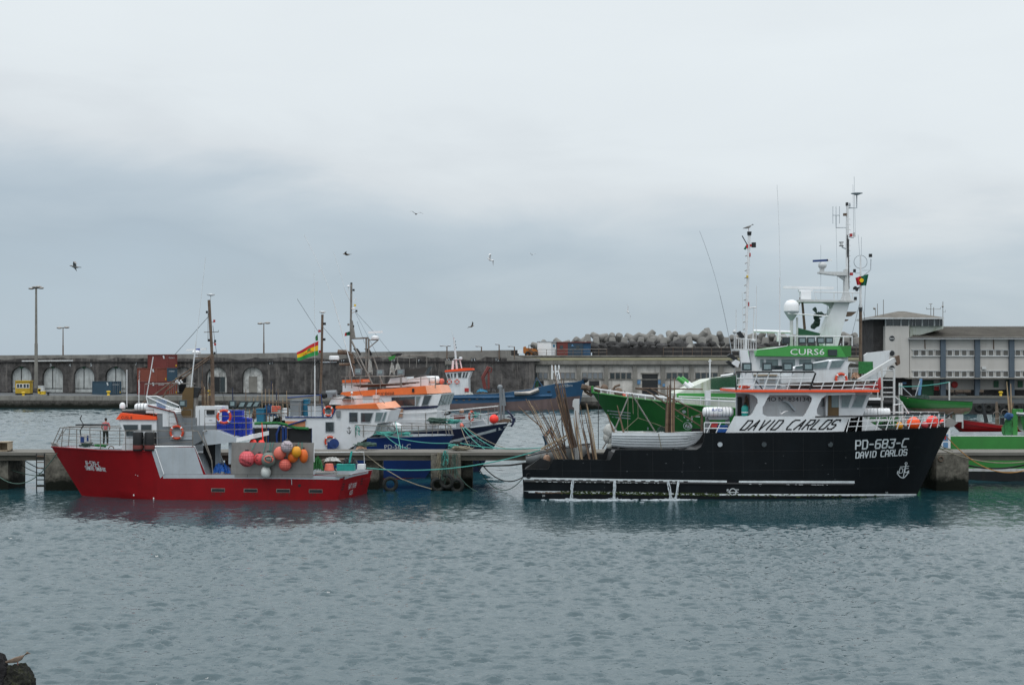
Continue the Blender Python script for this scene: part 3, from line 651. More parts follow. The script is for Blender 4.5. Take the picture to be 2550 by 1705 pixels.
container(px2, 0, o2.y, 'container_rust', 'bottom right orange red container of the stack, under the blue one', doors=True, hz=zq, side_mark=False)
container(390, 0, D0 + .2, 'container_rust', 'middle tier rust red container with vertical blue and white lettering', vert=True, hz=zq + 2.62)
container(px2, 0, o2.y, 'container_slate', 'blue container in the middle tier of the red stack', txt='CRONOS', hz=zq + 2.62)
container(px2, 0, o2.y, 'container_red', 'topmost dark maroon container of the stack, rising above the wall', txt='CRONOS', hz=zq + 5.24)

# yellow kiosk hut
K = Fr(252, 8, 38)
t = thing('site_hut', 'small yellow hut with white sliding windows on the quay beside the tall lamp post', 'hut', K.w(60, 2.55))
mb = MB(); mb.bx(K, 38, 950, 74, 981, 0, 2.6); part('wall', mb, 'yellow', t); mb = MB(); mb.bx(K, 37, 947.5, 75, 950, -.15, 2.9); part('roof', mb, 'yellow', t)
f_ = MB(); g_ = MB()
for x in (42, 49.5, 58.5, 66): window(f_, g_, K, [(x, 956), (x + 6, 956), (x + 6, 965), (x, 965)], 0, 1, .06)
part('window_frame', f_, 'clean_white', t); part('pane', g_, 'glass', t)
mb = MB(); mb.bx(K, 38, 979, 74, 982.5, -.05, 2.7); part('skid', mb, 'dark', t)
KB = Fr(250, 0, 100)
for x0, x1, y0, y1, mt, lb in ((95, 108, 961, 974, 'off_white', 'pale grey cabinet standing behind the yellow crates by the lamp post'), (94, 101, 968, 980, 'bright_yellow', 'upright yellow crate at the foot of the lamp post'), (99, 111, 975, 982, 'bright_yellow', 'low yellow crate on the quay edge beside the upright one')):
    t = thing('quay_crate', lb, 'crate', KB.p((x0 + x1) / 2, y1)); mb = MB(); mb.bx(KB, x0, y0, x1, y1, 0, .7); part('box', mb, mt, t); mb = MB(); mb.bx(KB, x0 - .5, y0 - 1, x1 + .5, y0 + .5, -.06, .8); part('lid', mb, mt, t)
def bollard(fr, px, py, s_, mt, lb):
    mb = MB(); c = fr.p(px, py); mb.lathe([(.3 * s_, 0), (.22 * s_, .1 * s_), (.2 * s_, .45 * s_), (.36 * s_, .55 * s_), (.36 * s_, .72 * s_), (.2 * s_, .8 * s_)], c, 12); single('bollard', mb, mt, lb, 'bollard', 'mooring bollards on the far quay')
QB = Fr(247, -5, 100)
bollard(QB, 58, 986.5, 1.1, 'bright_yellow', 'yellow bollard in front of the yellow hut'); bollard(QB, 120, 985, 1.0, 'dark', 'dark bollard on the quay edge past the yellow crates'); bollard(QB, 270, 984, 1.1, 'bright_yellow', 'yellow bollard below the dark blue container')
bollard(QB, 523, 984, 1.3, 'bright_yellow', 'yellow bollard beside the brown mast foot of the red boat'); bollard(Fr(213), 2492, 986, 1.0, 'bright_yellow', 'round yellow bollard on the quay in front of the white office building')
mb = MB(); r = random.Random(2); TB = Fr(250, -5, 400)
for i in range(9): x = 372 + i * 15; mb.bx(TB, x, 980 + r.random(), x + 13, 984, r.random() * .5, 1.2)
single('beam_stack', mb, 'rusty', 'row of rusty brown timbers lying on the quay below the containers', 'timber')
# pale pipe along the wall
mb = MB(); mb.rail(WF, [(55, 899), (182, 898)], -.6, .14, 6); single('wall_pipe', mb, 'off_white', 'long pale pipe running along the ledge over the arches', 'pipe')

# quay lamps
def flood_lamp(px, yh_, yb, D, lb, heads=4, r0=.22):
    fr = Fr(D, 0, px); t = thing('lamp_post', lb, 'lamp post', fr.p(px, yb), 'lamp posts along the breakwater')
    b = fr.p(px, yb); top = fr.p(px, yh_ + 3); mb = MB(); mb.cyl(b, b + (top - b) * .45, r0, r0 * .9, 8); mb.cyl(b + (top - b) * .45, top, r0 * .75, r0 * .55, 8); part('pole', mb, 'rusty' if r0 < .2 else 'old_concrete', t)
    m = fr.m(); mb = MB(); k = 13 if heads == 4 else 10
    mb.tube([fr.p(px - k + 3, yh_ + 2.5), fr.p(px + k - 3, yh_ + 1.5)], .09, 5)
    if heads == 4: mb.tube([fr.p(px - 8, yh_ - 1.5, -1), fr.p(px + 9, yh_ - 2, 1)], .08, 5)
    part('cross_arm', mb, 'tube', t)
    for i, dx in enumerate((-k + 1, k - 1, -3, 6)[:heads]):
        mb = MB(); c = fr.p(px + dx, yh_ + (2.2 if dx < 0 else 1) - (3 if i > 1 else 0), 0); mb.sph(c, (.62, .4, .22), 10, 6); part('lamp_head', mb, 'steel', t)
flood_lamp(90, 716, 966, 252, 'tallest lamp post with four heads, beside the yellow hut', 4, .36)
flood_lamp(157, 814, 894, 266, 'short twin-headed lamp post above the arch wall, next after the tallest one', 2, .16)
flood_lamp(657, 803, 893, 262, 'slender twin-headed lamp post rising above the wall near the blocked-up arch', 2, .16)
def arm_lamp(px, yt, yb, dx, lb, two=False):
    fr = Fr(245, 0, px); t = thing('street_lamp', lb, 'street lamp', fr.p(px, yb), 'small street lamps along the warehouse')
    mb = MB(); mb.rail(fr, [(px, yb), (px, yt + 1)], 0, .11, 6); part('pole', mb, 'rusty', t)
    for s_ in ((dx, -dx * .4) if two else (dx,)):
        mb = MB(); mb.rail(fr, [(px, yt + 1.5), (px + s_ * .8, yt)], 0, .06, 5); part('arm', mb, 'tube', t)
        mb = MB(); mb.sph(fr.p(px + s_, yt - .5), (.34, .25, .17), 8, 6); part('lamp_head', mb, 'light_grey', t)
arm_lamp(1113, 861, 896, -14, 'double-armed street lamp above the barge wheelhouse', True); arm_lamp(1199, 862, 876, -11, 'street lamp with its head turned left, first after the barge mast')
arm_lamp(1243, 857, 895, -6, 'street lamp with a round head at the end of the pale parapet'); arm_lamp(1281, 862, 895, -13, 'street lamp next to the white notice and the orange loader')

# site cabins and loader
C1 = Fr(266, 0, 1400)
t = thing('site_cabin', 'white site cabin on the upper roadway beside the orange loader', 'site cabin', C1.p(1362, 885)); mb = MB(); mb.bx(C1, 1339, 851, 1373, 885, 2, 5); part('wall', mb, 'clean_white', t); mb = MB(); mb.pf(C1, [(1373, 851), (1385, 852.5), (1385, 884), (1373, 885)], 2.3, 4.4); part('end_wall', mb, 'white', t); mb = MB(); mb.bx(C1, 1338, 849.5, 1386, 851.5, 1.9, 5.2); part('roof', mb, 'light_grey', t)
mb = MB(); mb.bx(C1, 1377, 858, 1382, 864, 2.25, .05); part('emblem', mb, 'teal_blue', t)
t = thing('site_cabin', 'site cabin with maroon front and blue end, next to the white one', 'site cabin', C1.p(1430, 885)); mb = MB(); mb.bx(C1, 1387, 853, 1414, 885, 2, 5); part('maroon_wall', mb, 'container_red', t); mb = MB(); mb.bx(C1, 1414, 853, 1452, 885, 2.01, 5); part('grey_blue_wall', mb, 'container_blue', t); mb = MB(); mb.bx(C1, 1452.1, 853, 1471, 885, 2.3, 4.5); part('blue_wall', mb, 'barge_blue', t)
mb = MB(); mb.bx(C1, 1386, 851, 1472, 853, 1.9, 5.2); part('roof', mb, 'container_red', t)
for x in (1394, 1435): mb = MB(); mb.bx(C1, x, 860, x + 8, 868, 1.93, .06); part('window', mb, 'glass', t)
mb = MB(); mb.poly([C1.p(1422, 862, 1.9), C1.p(1429, 862, 1.9), C1.p(1425.5, 856, 1.9)]); part('warning_sign', mb, 'sign_blue', t)
t = thing('wheel_loader', 'orange wheel loader with raised bucket parked on the upper roadway', 'loader', C1.p(1322, 886))
mb = MB(); mb.pf(C1, [(1303, 864), (1309, 862), (1312, 872), (1307, 881), (1303, 878)], 0, 2.2); part('bucket', mb, 'digger_orange', t)
mb = MB(); mb.pf(C1, [(1310, 866), (1333, 868), (1340, 874), (1340, 884), (1312, 884)], .2, 1.8); part('body', mb, 'digger_orange', t)
mb = MB(); mb.bx(C1, 1316, 859, 1331, 860.5, .2, 1.6); [mb.bx(C1, x, 860, x + 1.2, 869, o_, .1) for x in (1316, 1323, 1330) for o_ in (.2, 1.7)]; part('cab', mb, 'dark', t)
mb = MB(); mb.rail(C1, [(1316, 871), (1337, 886)], -.2, .1, 5); mb.rail(C1, [(1319, 870), (1340, 884)], -.2, .1, 5); part('ladder', mb, 'rusty', t)
for x in (1314, 1333): mb = MB(); mb.torus(C1.p(x, 882, .1), (0, 1, 0), .42, .2, 14, 6); part('wheel', mb, 'tyre', t)
mb = MB(); mb.bx(C1, 1289, 871, 1300, 880, -3, .08); single('notice_board', mb, 'clean_white', 'small white notice board beside the orange loader', 'sign')

# ---------------------------------------------------------------- warehouse
WH = Fr(247, 0, 1500)
t = thing('warehouse', 'long low derelict warehouse with concrete pillars, window bands and a mossy roof', 'warehouse', WH.p(1500, 980))
mb = MB(); mb.bx(WH, 1111, 910, 2165, 986, .5, 14); part('wall', mb, 'old_white', t)
mb = MB(); mb.bx(WH, 1108, 897.5, 2165, 907, -.4, 14.5); part('eave', mb, 'old_concrete', t); mb = MB(); mb.bx(WH, 1108, 907.1, 2165, 910.5, -.1, 1.5); part('lintel', mb, 'old_concrete', t)
mb = MB(); mb.ext([WH.p(1250, 897.4, -.35), WH.p(2165, 897.4, -.35), WH.p(2165, 892, 14), WH.p(1250, 892, 14)], (0, 0, .12)); part('roof', mb, 'moss_roof', t)
px_ = [1112, 1173, 1235, 1301, 1368, 1436, 1505, 1576, 1646, 1718, 1791, 1862, 1934, 2005, 2076, 2148]
for x in px_: mb = MB(); mb.bx(WH, x, 910.6, x + 10, 986, 0, .8); part('pillar', mb, 'old_concrete', t)
for i, x in enumerate(px_[:-1]):
    x0, x1 = x + 10, px_[i + 1]
    mb = MB(); mb.bx(WH, x0 + 1, 943.5, x1 - 1, 945.5, .35, .2); part('sill', mb, 'old_concrete', t)
    if i == 7:
        mb = MB(); mb.bx(WH, 1599, 930, 1638, 984, .38, .1); part('doorway', mb, 'dark', t); mb = MB(); mb.bx(WH, 1596, 928, 1641, 931, .2, .3); part('door_lintel', mb, 'old_concrete', t)
        for xx in (1587, 1639): mb = MB(); mb.bx(WH, xx, 946, xx + 8, 956, .3, .06); part('sign_panel', mb, 'sign_blue', t)
        continue
    nwin = 4; w_ = (x1 - x0 - 6) / nwin
    for k in range(nwin):
        a = x0 + 3 + k * w_; old = (i in (4, 5) or i == 3 and k > 1)
        f_ = MB(); f_.bx(WH, a + .6, 927, a + w_ - .6, 943, .4, .08); fo = part('window', f_, 'old_concrete', t)
        g_ = MB(); g_.bx(WH, a + 2, 928.5, a + w_ - 2, 942, .34, .05); part('pane', g_, 'glass' if not old else 'grey_paint', fo)
for x0, x1, y0, mt in ((1318, 1341, 948, 'green_paint_dark'), (1341.5, 1354, 948, 'dark'), (1467, 1492, 948, 'dark'), (1183, 1200, 948, 'lamp_body')): mb = MB(); mb.bx(WH, x0, y0, x1, 984, .36, .1); part('door', mb, mt, t)
mb = MB(); text(mb, 'PINTOS', rectq(1106, 914, 1160, 926), plane_map(WH, .36)); part('faded_lettering', mb, 'dark_stone', t)
mb = MB(); mb.bx(WH, 1650, 955, 1656, 962, -.1, .05); single('parking_sign', mb, 'sign_blue', 'small blue square sign on the warehouse pillar right of the dark doorway', 'sign')

# ---------------------------------------------------------------- office building
OF = Fr(222, 0, 2400)
t = thing('office_building', 'white port office with blue pillars, window rows, tiled roof and a control tower', 'building', OF.p(2400, 984))
mb = MB(); mb.bx(OF, 2265, 843, 2900, 940, .5, 13); part('wall', mb, 'office_white', t)
mb = MB(); mb.bx(OF, 2264, 840, 2900, 844.5, -.5, 1.2); part('gutter', mb, 'off_white', t)
mb = MB(); q = [OF.p(2264, 841, -.5), OF.p(2900, 841, -.5), OF.p(2900, 813.5, 9), OF.p(2345, 813.5, 9), OF.p(2318, 820.5, 6.5), OF.p(2298, 824, 5.5)]; mb.ext(q, (0, 0, -.15)); part('roof', mb, 'roof_tile', t, smooth=0)
mb = MB()
for i in range(150):
    x = 2268 + i * 4.2; xb = min(1, max(0, (x - 2266) / 80)); a = OF.p(x, 841, -.5); b = OF.p(2345 + (x - 2266) * .98 if x > 2290 else 2300, 814, 9)
    top = a + (V((a.x, 231, H + 102 * 231 / F)) - a) * (1 if x > 2350 else xb * .98); mb.tube([a + V((0, 0, .04)), top + V((0, 0, .04))], .06, 4)
part('tile_rib', mb, 'roof_tile', t)
mb = MB(); mb.bx(OF, 2260, 940.2, 2900, 943, -1.2, 3); part('canopy', mb, 'old_concrete', t)
mb = MB(); mb.bx(OF, 2271, 943.1, 2900, 984, 2.0, 8); part('ground_floor', mb, 'office_white', t); mb = MB(); mb.bx(OF, 2204, 943.1, 2271, 984, 2.1, 8); part('stone_base', mb, 'dark_stone', t)
mb = MB(); mb.bx(OF, 2271, 970, 2900, 984.5, 1.85, .2); part('plinth', mb, 'dark_stone', t)
for k in range(4):
    x = 2343 + k * 85.5; mb = MB(); mb.bx(OF, x, 845, x + 12.5, 939.9, 0, .6); mb.bx(OF, x, 943.1, x + 12.5, 985, 0, .6); part('pillar', mb, 'office_blue', t)
mat('louvre', (.05, .05, .05), .5)
for k in range(4):
    bx0 = 2276 + k * 84.8 - (0 if k == 0 else 1)
    for yt in (871.5, 924):
        mb = MB(); mb.bx(OF, bx0 - 5, yt - 2, bx0 + 67, yt - .4, .3, .3); mb.bx(OF, bx0 - 5, yt + 14, bx0 + 67, yt + 16, .25, .3); part('window_band', mb, 'off_white', t)
        for j in range(4):
            x = bx0 + j * 18.1; f_ = MB(); window(f_, MB(), OF, [(x, yt + 1), (x + 11, yt + 1), (x + 11, yt + 12.5), (x, yt + 12.5)], .5, 1.6, .12); fo = part('window', f_, 'off_white', t)
            g_ = MB(); g_.bx(OF, x, yt + 1, x + 11, yt + 12.5, .35, .02); part('pane', g_, 'louvre', fo); s2 = MB(); [s2.bx(OF, x, yt + 3.2 + q_ * 3, x + 11, yt + 4.4 + q_ * 3, .3, .04) for q_ in range(3)]; part('louvre_bar', s2, 'old_concrete', fo)
    mb = MB(); mb.rail(OF, [(2303 + k * 171, 845), (2304 + k * 171, 872)], .45, .1, 5); k < 2 and part('drain_pipe', mb, 'rusty', t)
TW = MB(); TW.bx(OF, 2204.5, 811.5, 2264, 940, .2, 8); tw = part('tower_wall', TW, 'office_white', t)
for y in (842, 879, 916):
    mb = MB(); mb.lathe([(.47, 0), (.47, .08), (.36, .1)], OF.p(2221, y, .2), 18, (0, -1, 0)); fo = part('porthole', mb, 'grey_paint', t); mb = MB(); mb.lathe([(.40, .11), (.40, .13)], OF.p(2221, y, .2), 18, (0, -1, 0)); part('pane', mb, 'dark', fo)
    mb = MB(); mb.bx(OF, 2216, y - .3, 2226, y + 1.6, .02, .04); part('glazing_bar', mb, 'off_white', fo)
mb = MB(); mb.bx(OF, 2175, 794, 2204.4, 945, 1.5, 8); part('stone_wall', mb, 'dark_stone', t)
mb = MB(); mb.pf(OF, [(2264.2, 811), (2349, 811), (2349, 818), (2266, 841)], 1.6, 7); part('upper_wall', mb, 'mossy_white', t)
mb = MB(); mb.bx(OF, 2206, 794, 2349, 811, 1.0, 7); part('control_room', mb, 'glass', t)
mb = MB()
for x, w_ in ((2204.5, 2.2), (2223, 1.2), (2242, 3.5), (2262, 2.4), (2271, 1), (2279, 1), (2295, 3.5), (2311, 1), (2325, 4), (2339, 1), (2347, 3)): mb.bx(OF, x, 792.5, x + w_, 811.5, .85, .3)
part('mullion', mb, 'off_white', t)
mb = MB(); ev = [OF.p(2169, 790.5, -.6), OF.p(2351, 790.5, -.6), OF.p(2351, 790.5, -.6) + V((0, 9.5, 0)), OF.p(2169, 790.5, -.6) + V((0, 9.5, 0))]
mb.ext(ev, (0, 0, -.25)); part('tower_eave', mb, 'off_white', t)
mb = MB(); rg0 = OF.p(2236, 775, 4); rg1 = OF.p(2252, 775, 4); u_ = V((0, 0, .02))
mb.poly([ev[0] + u_, ev[1] + u_, rg1, rg0]); mb.poly([ev[1] + u_, ev[2] + u_, rg1]); mb.poly([ev[2] + u_, ev[3] + u_, rg0, rg1]); mb.poly([ev[3] + u_, ev[0] + u_, rg0]); part('tower_roof', mb, 'roof_tile', t)
mb = MB(); mb.bx(OF, 2296, 947, 2325, 984, 1.8, .12); part('door', mb, 'green_paint_dark', t)
for x in (2475, 2535): mb = MB(); mb.bx(OF, x, 948, x + 12, 964, 1.8, .12); part('window', mb, 'green_paint_dark', t)
mb = MB(); mb.bx(OF, 2506, 945, 2526, 984, 1.75, .12); part('green_door', mb, 'green_paint_dark', t)
mb = MB(); mb.bx(OF, 2327, 962, 2338, 972, 1.7, .06); part('red_sign', mb, 'sign_red', t)
mb = MB(); mb.bx(OF, 2247, 951, 2257, 956, 1.9, .06); part('pale_sign', mb, 'sign_blue', t)
mb = MB(); mb.lathe([(.56, 0), (.56, .2), (.3, .3)], OF.p(2376.5, 957.5, 1.85), 18, (0, -1, 0)); part('hose_reel', mb, 'sign_red', t)
mb = MB(); mb.bx(OF, 2446, 913, 2456, 919, .1, .4); part('air_conditioner', mb, 'off_white', t)
for x, yt in ((2180, 767), (2185, 756), (2200, 746)):
    mb = MB(); mb.rail(OF, [(x, 792), (x, yt)], .5, .06, 5); x == 2180 and mb.sph(OF.p(x - 3, 768, .5), .22, 6, 4); part('antenna', mb, 'steel', t)
mb = MB(); mb.rail(OF, [(2318, 793), (2318, 757)], 2, .06, 5); mb.rail(OF, [(2307, 765), (2307, 769.5), (2342, 769.5), (2342, 765)], 2, .05, 4); mb.rail(OF, [(2325, 793), (2325, 765)], 2, .07, 5); mb.rail(OF, [(2313, 757), (2322, 756)], 2, .05, 4); part('aerial', mb, 'steel', t)
mb = MB(); mb.rail(OF, [(2348, 793), (2348, 751)], 2, .06, 5); mb.rail(OF, [(2348, 777), (2354, 777), (2354, 772)], 2, .04, 4); mb.sph(OF.p(2347.5, 763, 2), .2, 6, 4); part('weather_mast', mb, 'steel', t)
# benches and cars on the office quay
BN = Fr(218)
for x0, x1, lb in ((2366, 2376, 'short dark bench beside the blue pillar under the red hose reel'), (2379, 2399, 'dark wooden bench below the white office wall'), (2400, 2418, 'second dark bench of the pair along the office wall'), (2440, 2450, 'brownish bench on the quay after the second blue pillar')):
    q = thing('bench', lb, 'bench', BN.p((x0 + x1) / 2, 984), 'benches outside the port office'); mb = MB(); mb.bx(BN, x0, 976, x1, 977, 0, .5); part('seat', mb, 'wood', q); mb = MB(); mb.bx(BN, x0, 970.5, x1, 974.5, .45, .06); part('backrest', mb, 'wood', q)
    for x in (x0 + .5, x1 - 1.5): mb = MB(); mb.bx(BN, x, 977, x + 1, 984.5, .1, .4); part('leg', mb, 'dark', q)
def car(x0, x1, yb, lb, mt):
    fr = Fr(214.5, 0, x0); q = thing('parked_car', lb, 'car', fr.p((x0 + x1) / 2, yb), 'cars parked on the office quay'); W_ = x1 - x0; yt = yb - 20
    mb = MB(); mb.pf(fr, [(x0, yb - 5), (x0 + .02 * W_, yb - 11), (x0 + .2 * W_, yb - 13), (x1 - .04 * W_, yb - 13), (x1, yb - 8), (x1, yb - 4)], 0, 1.7); part('body', mb, mt, q)
    mb = MB(); mb.pf(fr, [(x0 + .2 * W_, yb - 13), (x0 + .36 * W_, yt + .5), (x0 + .66 * W_, yt + .5), (x0 + .86 * W_, yb - 13)], .12, 1.45); part('window', mb, 'glass', q)
    mb = MB(); mb.pf(fr, [(x0 + .34 * W_, yt + 1), (x0 + .4 * W_, yt - .5), (x0 + .63 * W_, yt - .5), (x0 + .69 * W_, yt + 1)], .1, 1.5); part('roof', mb, mt, q)
    for xx in (x0 + .2 * W_, x1 - .2 * W_):
        for oo in (.05, 1.55): mb = MB(); mb.torus(fr.p(xx, yb - 4.6, oo), (0, 1, 0), .22, .1, 12, 6); part('wheel', mb, 'tyre', q)
car(2362, 2425, 1001, 'black saloon car with a pale roof line, roof showing over the green wooden boat', 'car_black')
car(2432, 2490, 1003, 'low dark car parked past the black saloon on the office quay', 'car_black')
# dark fender wall and tyres on the office quay
for i, x in enumerate((2438, 2461, 2484, 2507, 2530, 2553)): mb = MB(); mb.torus(Fr(211.8).p(x, 1015, -.1), (0, 1, 0), .5, .22, 16, 6); single('fender_tyre', mb, 'tyre', 'worn black tyre hung as a fender on the far quay by the office', 'tyre', 'tyres hung along the office quay')
# ================================================================ concrete pier
PF = Fr(81, 0, 1275); PB = Fr(84, 0, 1275); ZP = 2.36
pier = thing('concrete_pier', 'low weathered concrete pier on square pillars, crossing behind the red and black boats', 'pier', PF.w(1000, 0))
mb = MB(); mb.bx(PF, -1200, 1126, 2900, 1133.5, -.12, 3.2); part('deck', mb, 'deck_concrete', pier)
mb = MB(); mb.bx(PF, -1200, 1133.6, 2900, 1146, .02, 2.9); part('beam', mb, 'pier_concrete', pier)
mat('pillar_mat', (.17, .16, .125), .92, var=.45, sc=.8, streak=.6, scol=(.05, .05, .04), bump=.04)
mat('weed', (.010, .013, .008), .9, var=.6, sc=2, bump=.08)
TIDE = tidal((.15, .142, .118), (.006, .008, .005), .55, .95)
for x0, x1, dd in ((2332, 2412, -.6), (112, 262, -.4), (-60, 20, .3), (-420, -300, -.4), (-740, -660, .3), (-1060, -940, -.4), (1073, 1147, -.45), (1149, 1176, 1.5), (909, 944, .4), (1400, 1470, .3), (1640, 1710, .3), (1900, 1960, .3), (2120, 2180, .3), (560, 620, .4)):
    y0 = 1130 if dd < 0 else 1146
    mb = MB(); mb.bx(PF, x0, y0, x1, 1245, dd, 3.2 - max(dd, 0)); q = part('pillar', mb, TIDE, pier)
mb = MB(); mb.torus(PF.p(2343, 1142, -.64), (0, 1, 0), .15, .03, 14, 5); part('mooring_ring', mb, 'rusty', pier)
# ladder
t = thing('pier_ladder', 'weed-hung metal ladder on the pier beside the bow of the red boat', 'ladder', PF.p(101, 1225, -.3))
for x in (91, 110.5): mb = MB(); mb.rail(PF, [(x, 1128), (x, 1230)], -.28, .035, 6); part('side_rail', mb, 'dark', t)
for i, y in enumerate((1136, 1150.5, 1165, 1183, 1194, 1209, 1223)): mb = MB(); mb.rail(PF, [(91, y), (110.5, y)], -.28, .035 if i not in (3, 5) else .07, 5); part('rung', mb, 'weed' if i > 2 else 'rusty', t)
# tyres on the middle pillar
for i, (x, y, R, lb) in enumerate(((1104, 1168, .26, 'black tyre hung highest on the middle pier pillar'), (1112, 1197, .38, 'largest of the tyres hanging on the middle pier pillar, tied with teal line'), (1090, 1206, .36, 'half-sunk tyre at the foot of the middle pier pillar'), (1138, 1208, .36, 'half-sunk tyre at the outer corner of the middle pier pillar'), (972, 1205, .38, 'large dark tyre under the pier between the red and the blue hull'))):
    mb = MB(); mb.torus(PF.p(x, y, -.62 - .1 * (i % 2)), (.25 if i % 2 else -.15, 1, .1), R, R * .32, 20, 8); single('fender_tyre', mb, 'tyre', lb, 'tyre', 'tyres hung on the pier')
    WLast = mb
r = random.Random(9)
def hank(px, py, n, ln, D, mt, lb, spread=8, nm='rope_hank', cat='rope'):
    fr = Fr(D); mb = MB(); rr = random.Random(int(px * 7 + py))
    for i in range(n):
        x = px + rr.uniform(-spread, spread); pts = [fr.p(x, py + rr.uniform(-2, 2), rr.uniform(-.1, .1))]; y = py
        for k in range(4): x += rr.uniform(-3, 3); y += ln * rr.uniform(.12, .3); pts.append(fr.p(x, y, rr.uniform(-.12, .08)))
        mb.tube(pts, .022, 4)
    return single(nm, mb, mt, lb, cat)
hank(1104, 1128, 26, 60, 80.3, 'rope_tan', 'tan rope ends hanging over the middle pier pillar', 14); hank(1118, 1130, 22, 70, 80.25, 'rope_green', 'dark green ropes and netting hanging tangled on the middle pier pillar', 20); hank(1110, 1122, 9, 40, 80.2, 'rope_teal', 'teal rope ends tangled over the middle pier pillar', 6)
def coil(px, py, rx, D, off, mt, lb, n=9, h=.12, nm='rope_coil', seed=0):
    fr = Fr(D); mb = MB(); c = fr.p(px, py, off); rr = random.Random(seed + int(px)); m = fr.m()
    for i in range(n):
        a = rr.uniform(.45, 1); cc = c + V((rr.uniform(-.2, .2), rr.uniform(-.15, .15), h * i / n * .7)); k = 14; pts = []
        ph = rr.random() * 6
        for j in range(k): t = 2 * math.pi * j / (k - 1) + ph; pts.append(cc + V((math.cos(t) * rx * m * a, math.sin(t) * rx * m * a * .7, rr.uniform(-.03, .05))))
        mb.tube(pts, .028, 4)
    return single(nm, mb, mt, lb, 'rope')
coil(1150, 1119, 24, 82, .5, 'rope_tan', 'heap of tan mooring rope on the pier deck above the middle pillar', 12, .3)
coil(1128, 1115, 12, 82.4, .5, 'rope_teal', 'small teal rope tangle on the pier beside the tan rope heap', 8, .3)
mb = MB(); mb.bx(PF, 1128, 1099, 1149, 1112, 2.2, .5); mb.bx(PF, 1132, 1111, 1145, 1124, 2.2, .4); single('pier_bollard', mb, 'dark', 'dark iron mooring post on the pier behind the tan rope heap', 'bollard')
blob(q := MB(), Fr(82.6), 886, 1106, 914, 1120, 0, .5, 3, 4); single('buoy_sack', q, 'tan', 'crumpled pinkish sack of floats lying on the pier before the blue hull', 'sack')
mb = MB(); mb.bx(PF, -8, 1101, 21, 1122.5, 1.2, .06); [mb.bx(PF, x, 1101, x + 2.5, 1122.5, .5, .7) for x in (-8, 18.5)]; mb.bx(PF, -8, 1099.5, 21, 1102, .5, .8); mb.bx(PF, -8, 1121, 21, 1123, .5, .8); single('fish_box', mb, 'pale_wood', 'pale open wooden box with a dark inside on the pier', 'box')
mb = MB(); blob(mb, PF, 21, 1106, 32, 1122, 1, .5, 3, 2); single('dark_bag', mb, 'dark', 'dark bag slumped beside the open wooden box on the pier', 'bag')

# ================================================================ black fishing boat
BK = Fr(75.2, 0, 1275); BH = 2.75; BC = BK.sh(BH)
bk = thing('black_fishing_boat', 'large black fishing boat with white superstructure, orange trim and DAVID CARLOS on its side', 'fishing boat', BC.w(1800, 0))
st = [(1301, 1168, 2.45, 1305, 2.3), (1330, 1168, 2.6, 1332, 2.5), (1365, 1168, 2.7, 1368, 2.65), (1378, 1143, 2.72, 1379, 2.7), (1450, 1144, 2.75, 1450, 2.75), (1519, 1145, 2.75, 1519, 2.75), (1533, 1119.5, 2.75, 1533, 2.75), (1600, 1119.5, 2.75, 1600, 2.75),
      (1735, 1119.5, 2.75, 1735, 2.75), (1746, 1112, 2.75, 1746, 2.75), (1752, 1098, 2.75, 1752, 2.75), (1755, 1078, 2.75, 1755, 2.75), (1850, 1077, 2.75, 1850, 2.75), (1950, 1076, 2.75, 1950, 2.7), (2050, 1075.5, 2.75, 2050, 2.5), (2110, 1074, 2.7, 2105, 2.1), (2170, 1071.5, 2.55, 2155, 1.6), (2230, 1069, 2.25, 2200, 1.1), (2280, 1066.5, 1.8, 2238, .62), (2320, 1064.5, 1.25, 2262, .32), (2350, 1062.5, .6, 2276, .14), (2366, 1061, .06, 2284, .03)]
zdk = [1.15] * 6 + [2.6] * 3 + [2.8] * 3 + [3.4] * 10
skin, inn = hull(BK, st, BH, zdk, 1.25)
part('hull', skin, 'black_hull', bk); part('deck', inn, 'black_low', bk)  # inner bulwarks and deck coloured near-black to stand in for shade inside
S_ = Surf(skin)
mb = MB(); strip(mb, [(1303, 1188), (1420, 1190), (1700, 1194.5), (1810, 1196)], [(1303, 1194), (1420, 1195), (1700, 1200), (1810, 1201.5)], S_)
strip(mb, [(1840, 1196.5), (2128, 1197)], [(1840, 1202.5), (2124, 1203)], S_); part('stripe', mb, 'white_ink', bk)
mb = MB(); strip(mb, [(1304, 1221.5), (1500, 1223.5), (1800, 1229), (2050, 1229.5), (2282, 1229)], [(1304, 1226), (1500, 1228), (1800, 1233), (2050, 1234), (2280, 1234)], S_); part('waterline_stripe', mb, 'white_ink', bk)
mat('algae', (.035, .055, .012), .95, var=.6, sc=3)
r = random.Random(4); mb = MB()
for i in range(620):
    x = r.uniform(1395, 1790) if r.random() < .8 else r.uniform(1790, 2280); y = 1224 + (x - 1400) * .014 + r.uniform(-2.5, 4.5); w_ = r.uniform(2, 8); h_ = r.uniform(1, 3.4)
    patch(mb, [(x, y), (x + w_, y - r.uniform(0, 1)), (x + w_ * .8, y + h_), (x + 1, y + h_ * .7)][:4], lambda a, b: S_(a, b, .02))
part('algae', mb, 'algae', bk)['kind'] = 'stuff'
mb = MB()
for i in range(34):
    x = r.uniform(1330, 1420); y = 1226 + r.uniform(-1.5, 1.5); patch(mb, [(x, y - 1), (x + r.uniform(3, 9), y - 1), (x + 6, y + 1.4), (x, y + 1.2)], lambda a, b: S_(a, b, .018))
part('rust_stain', mb, 'rusty', bk)
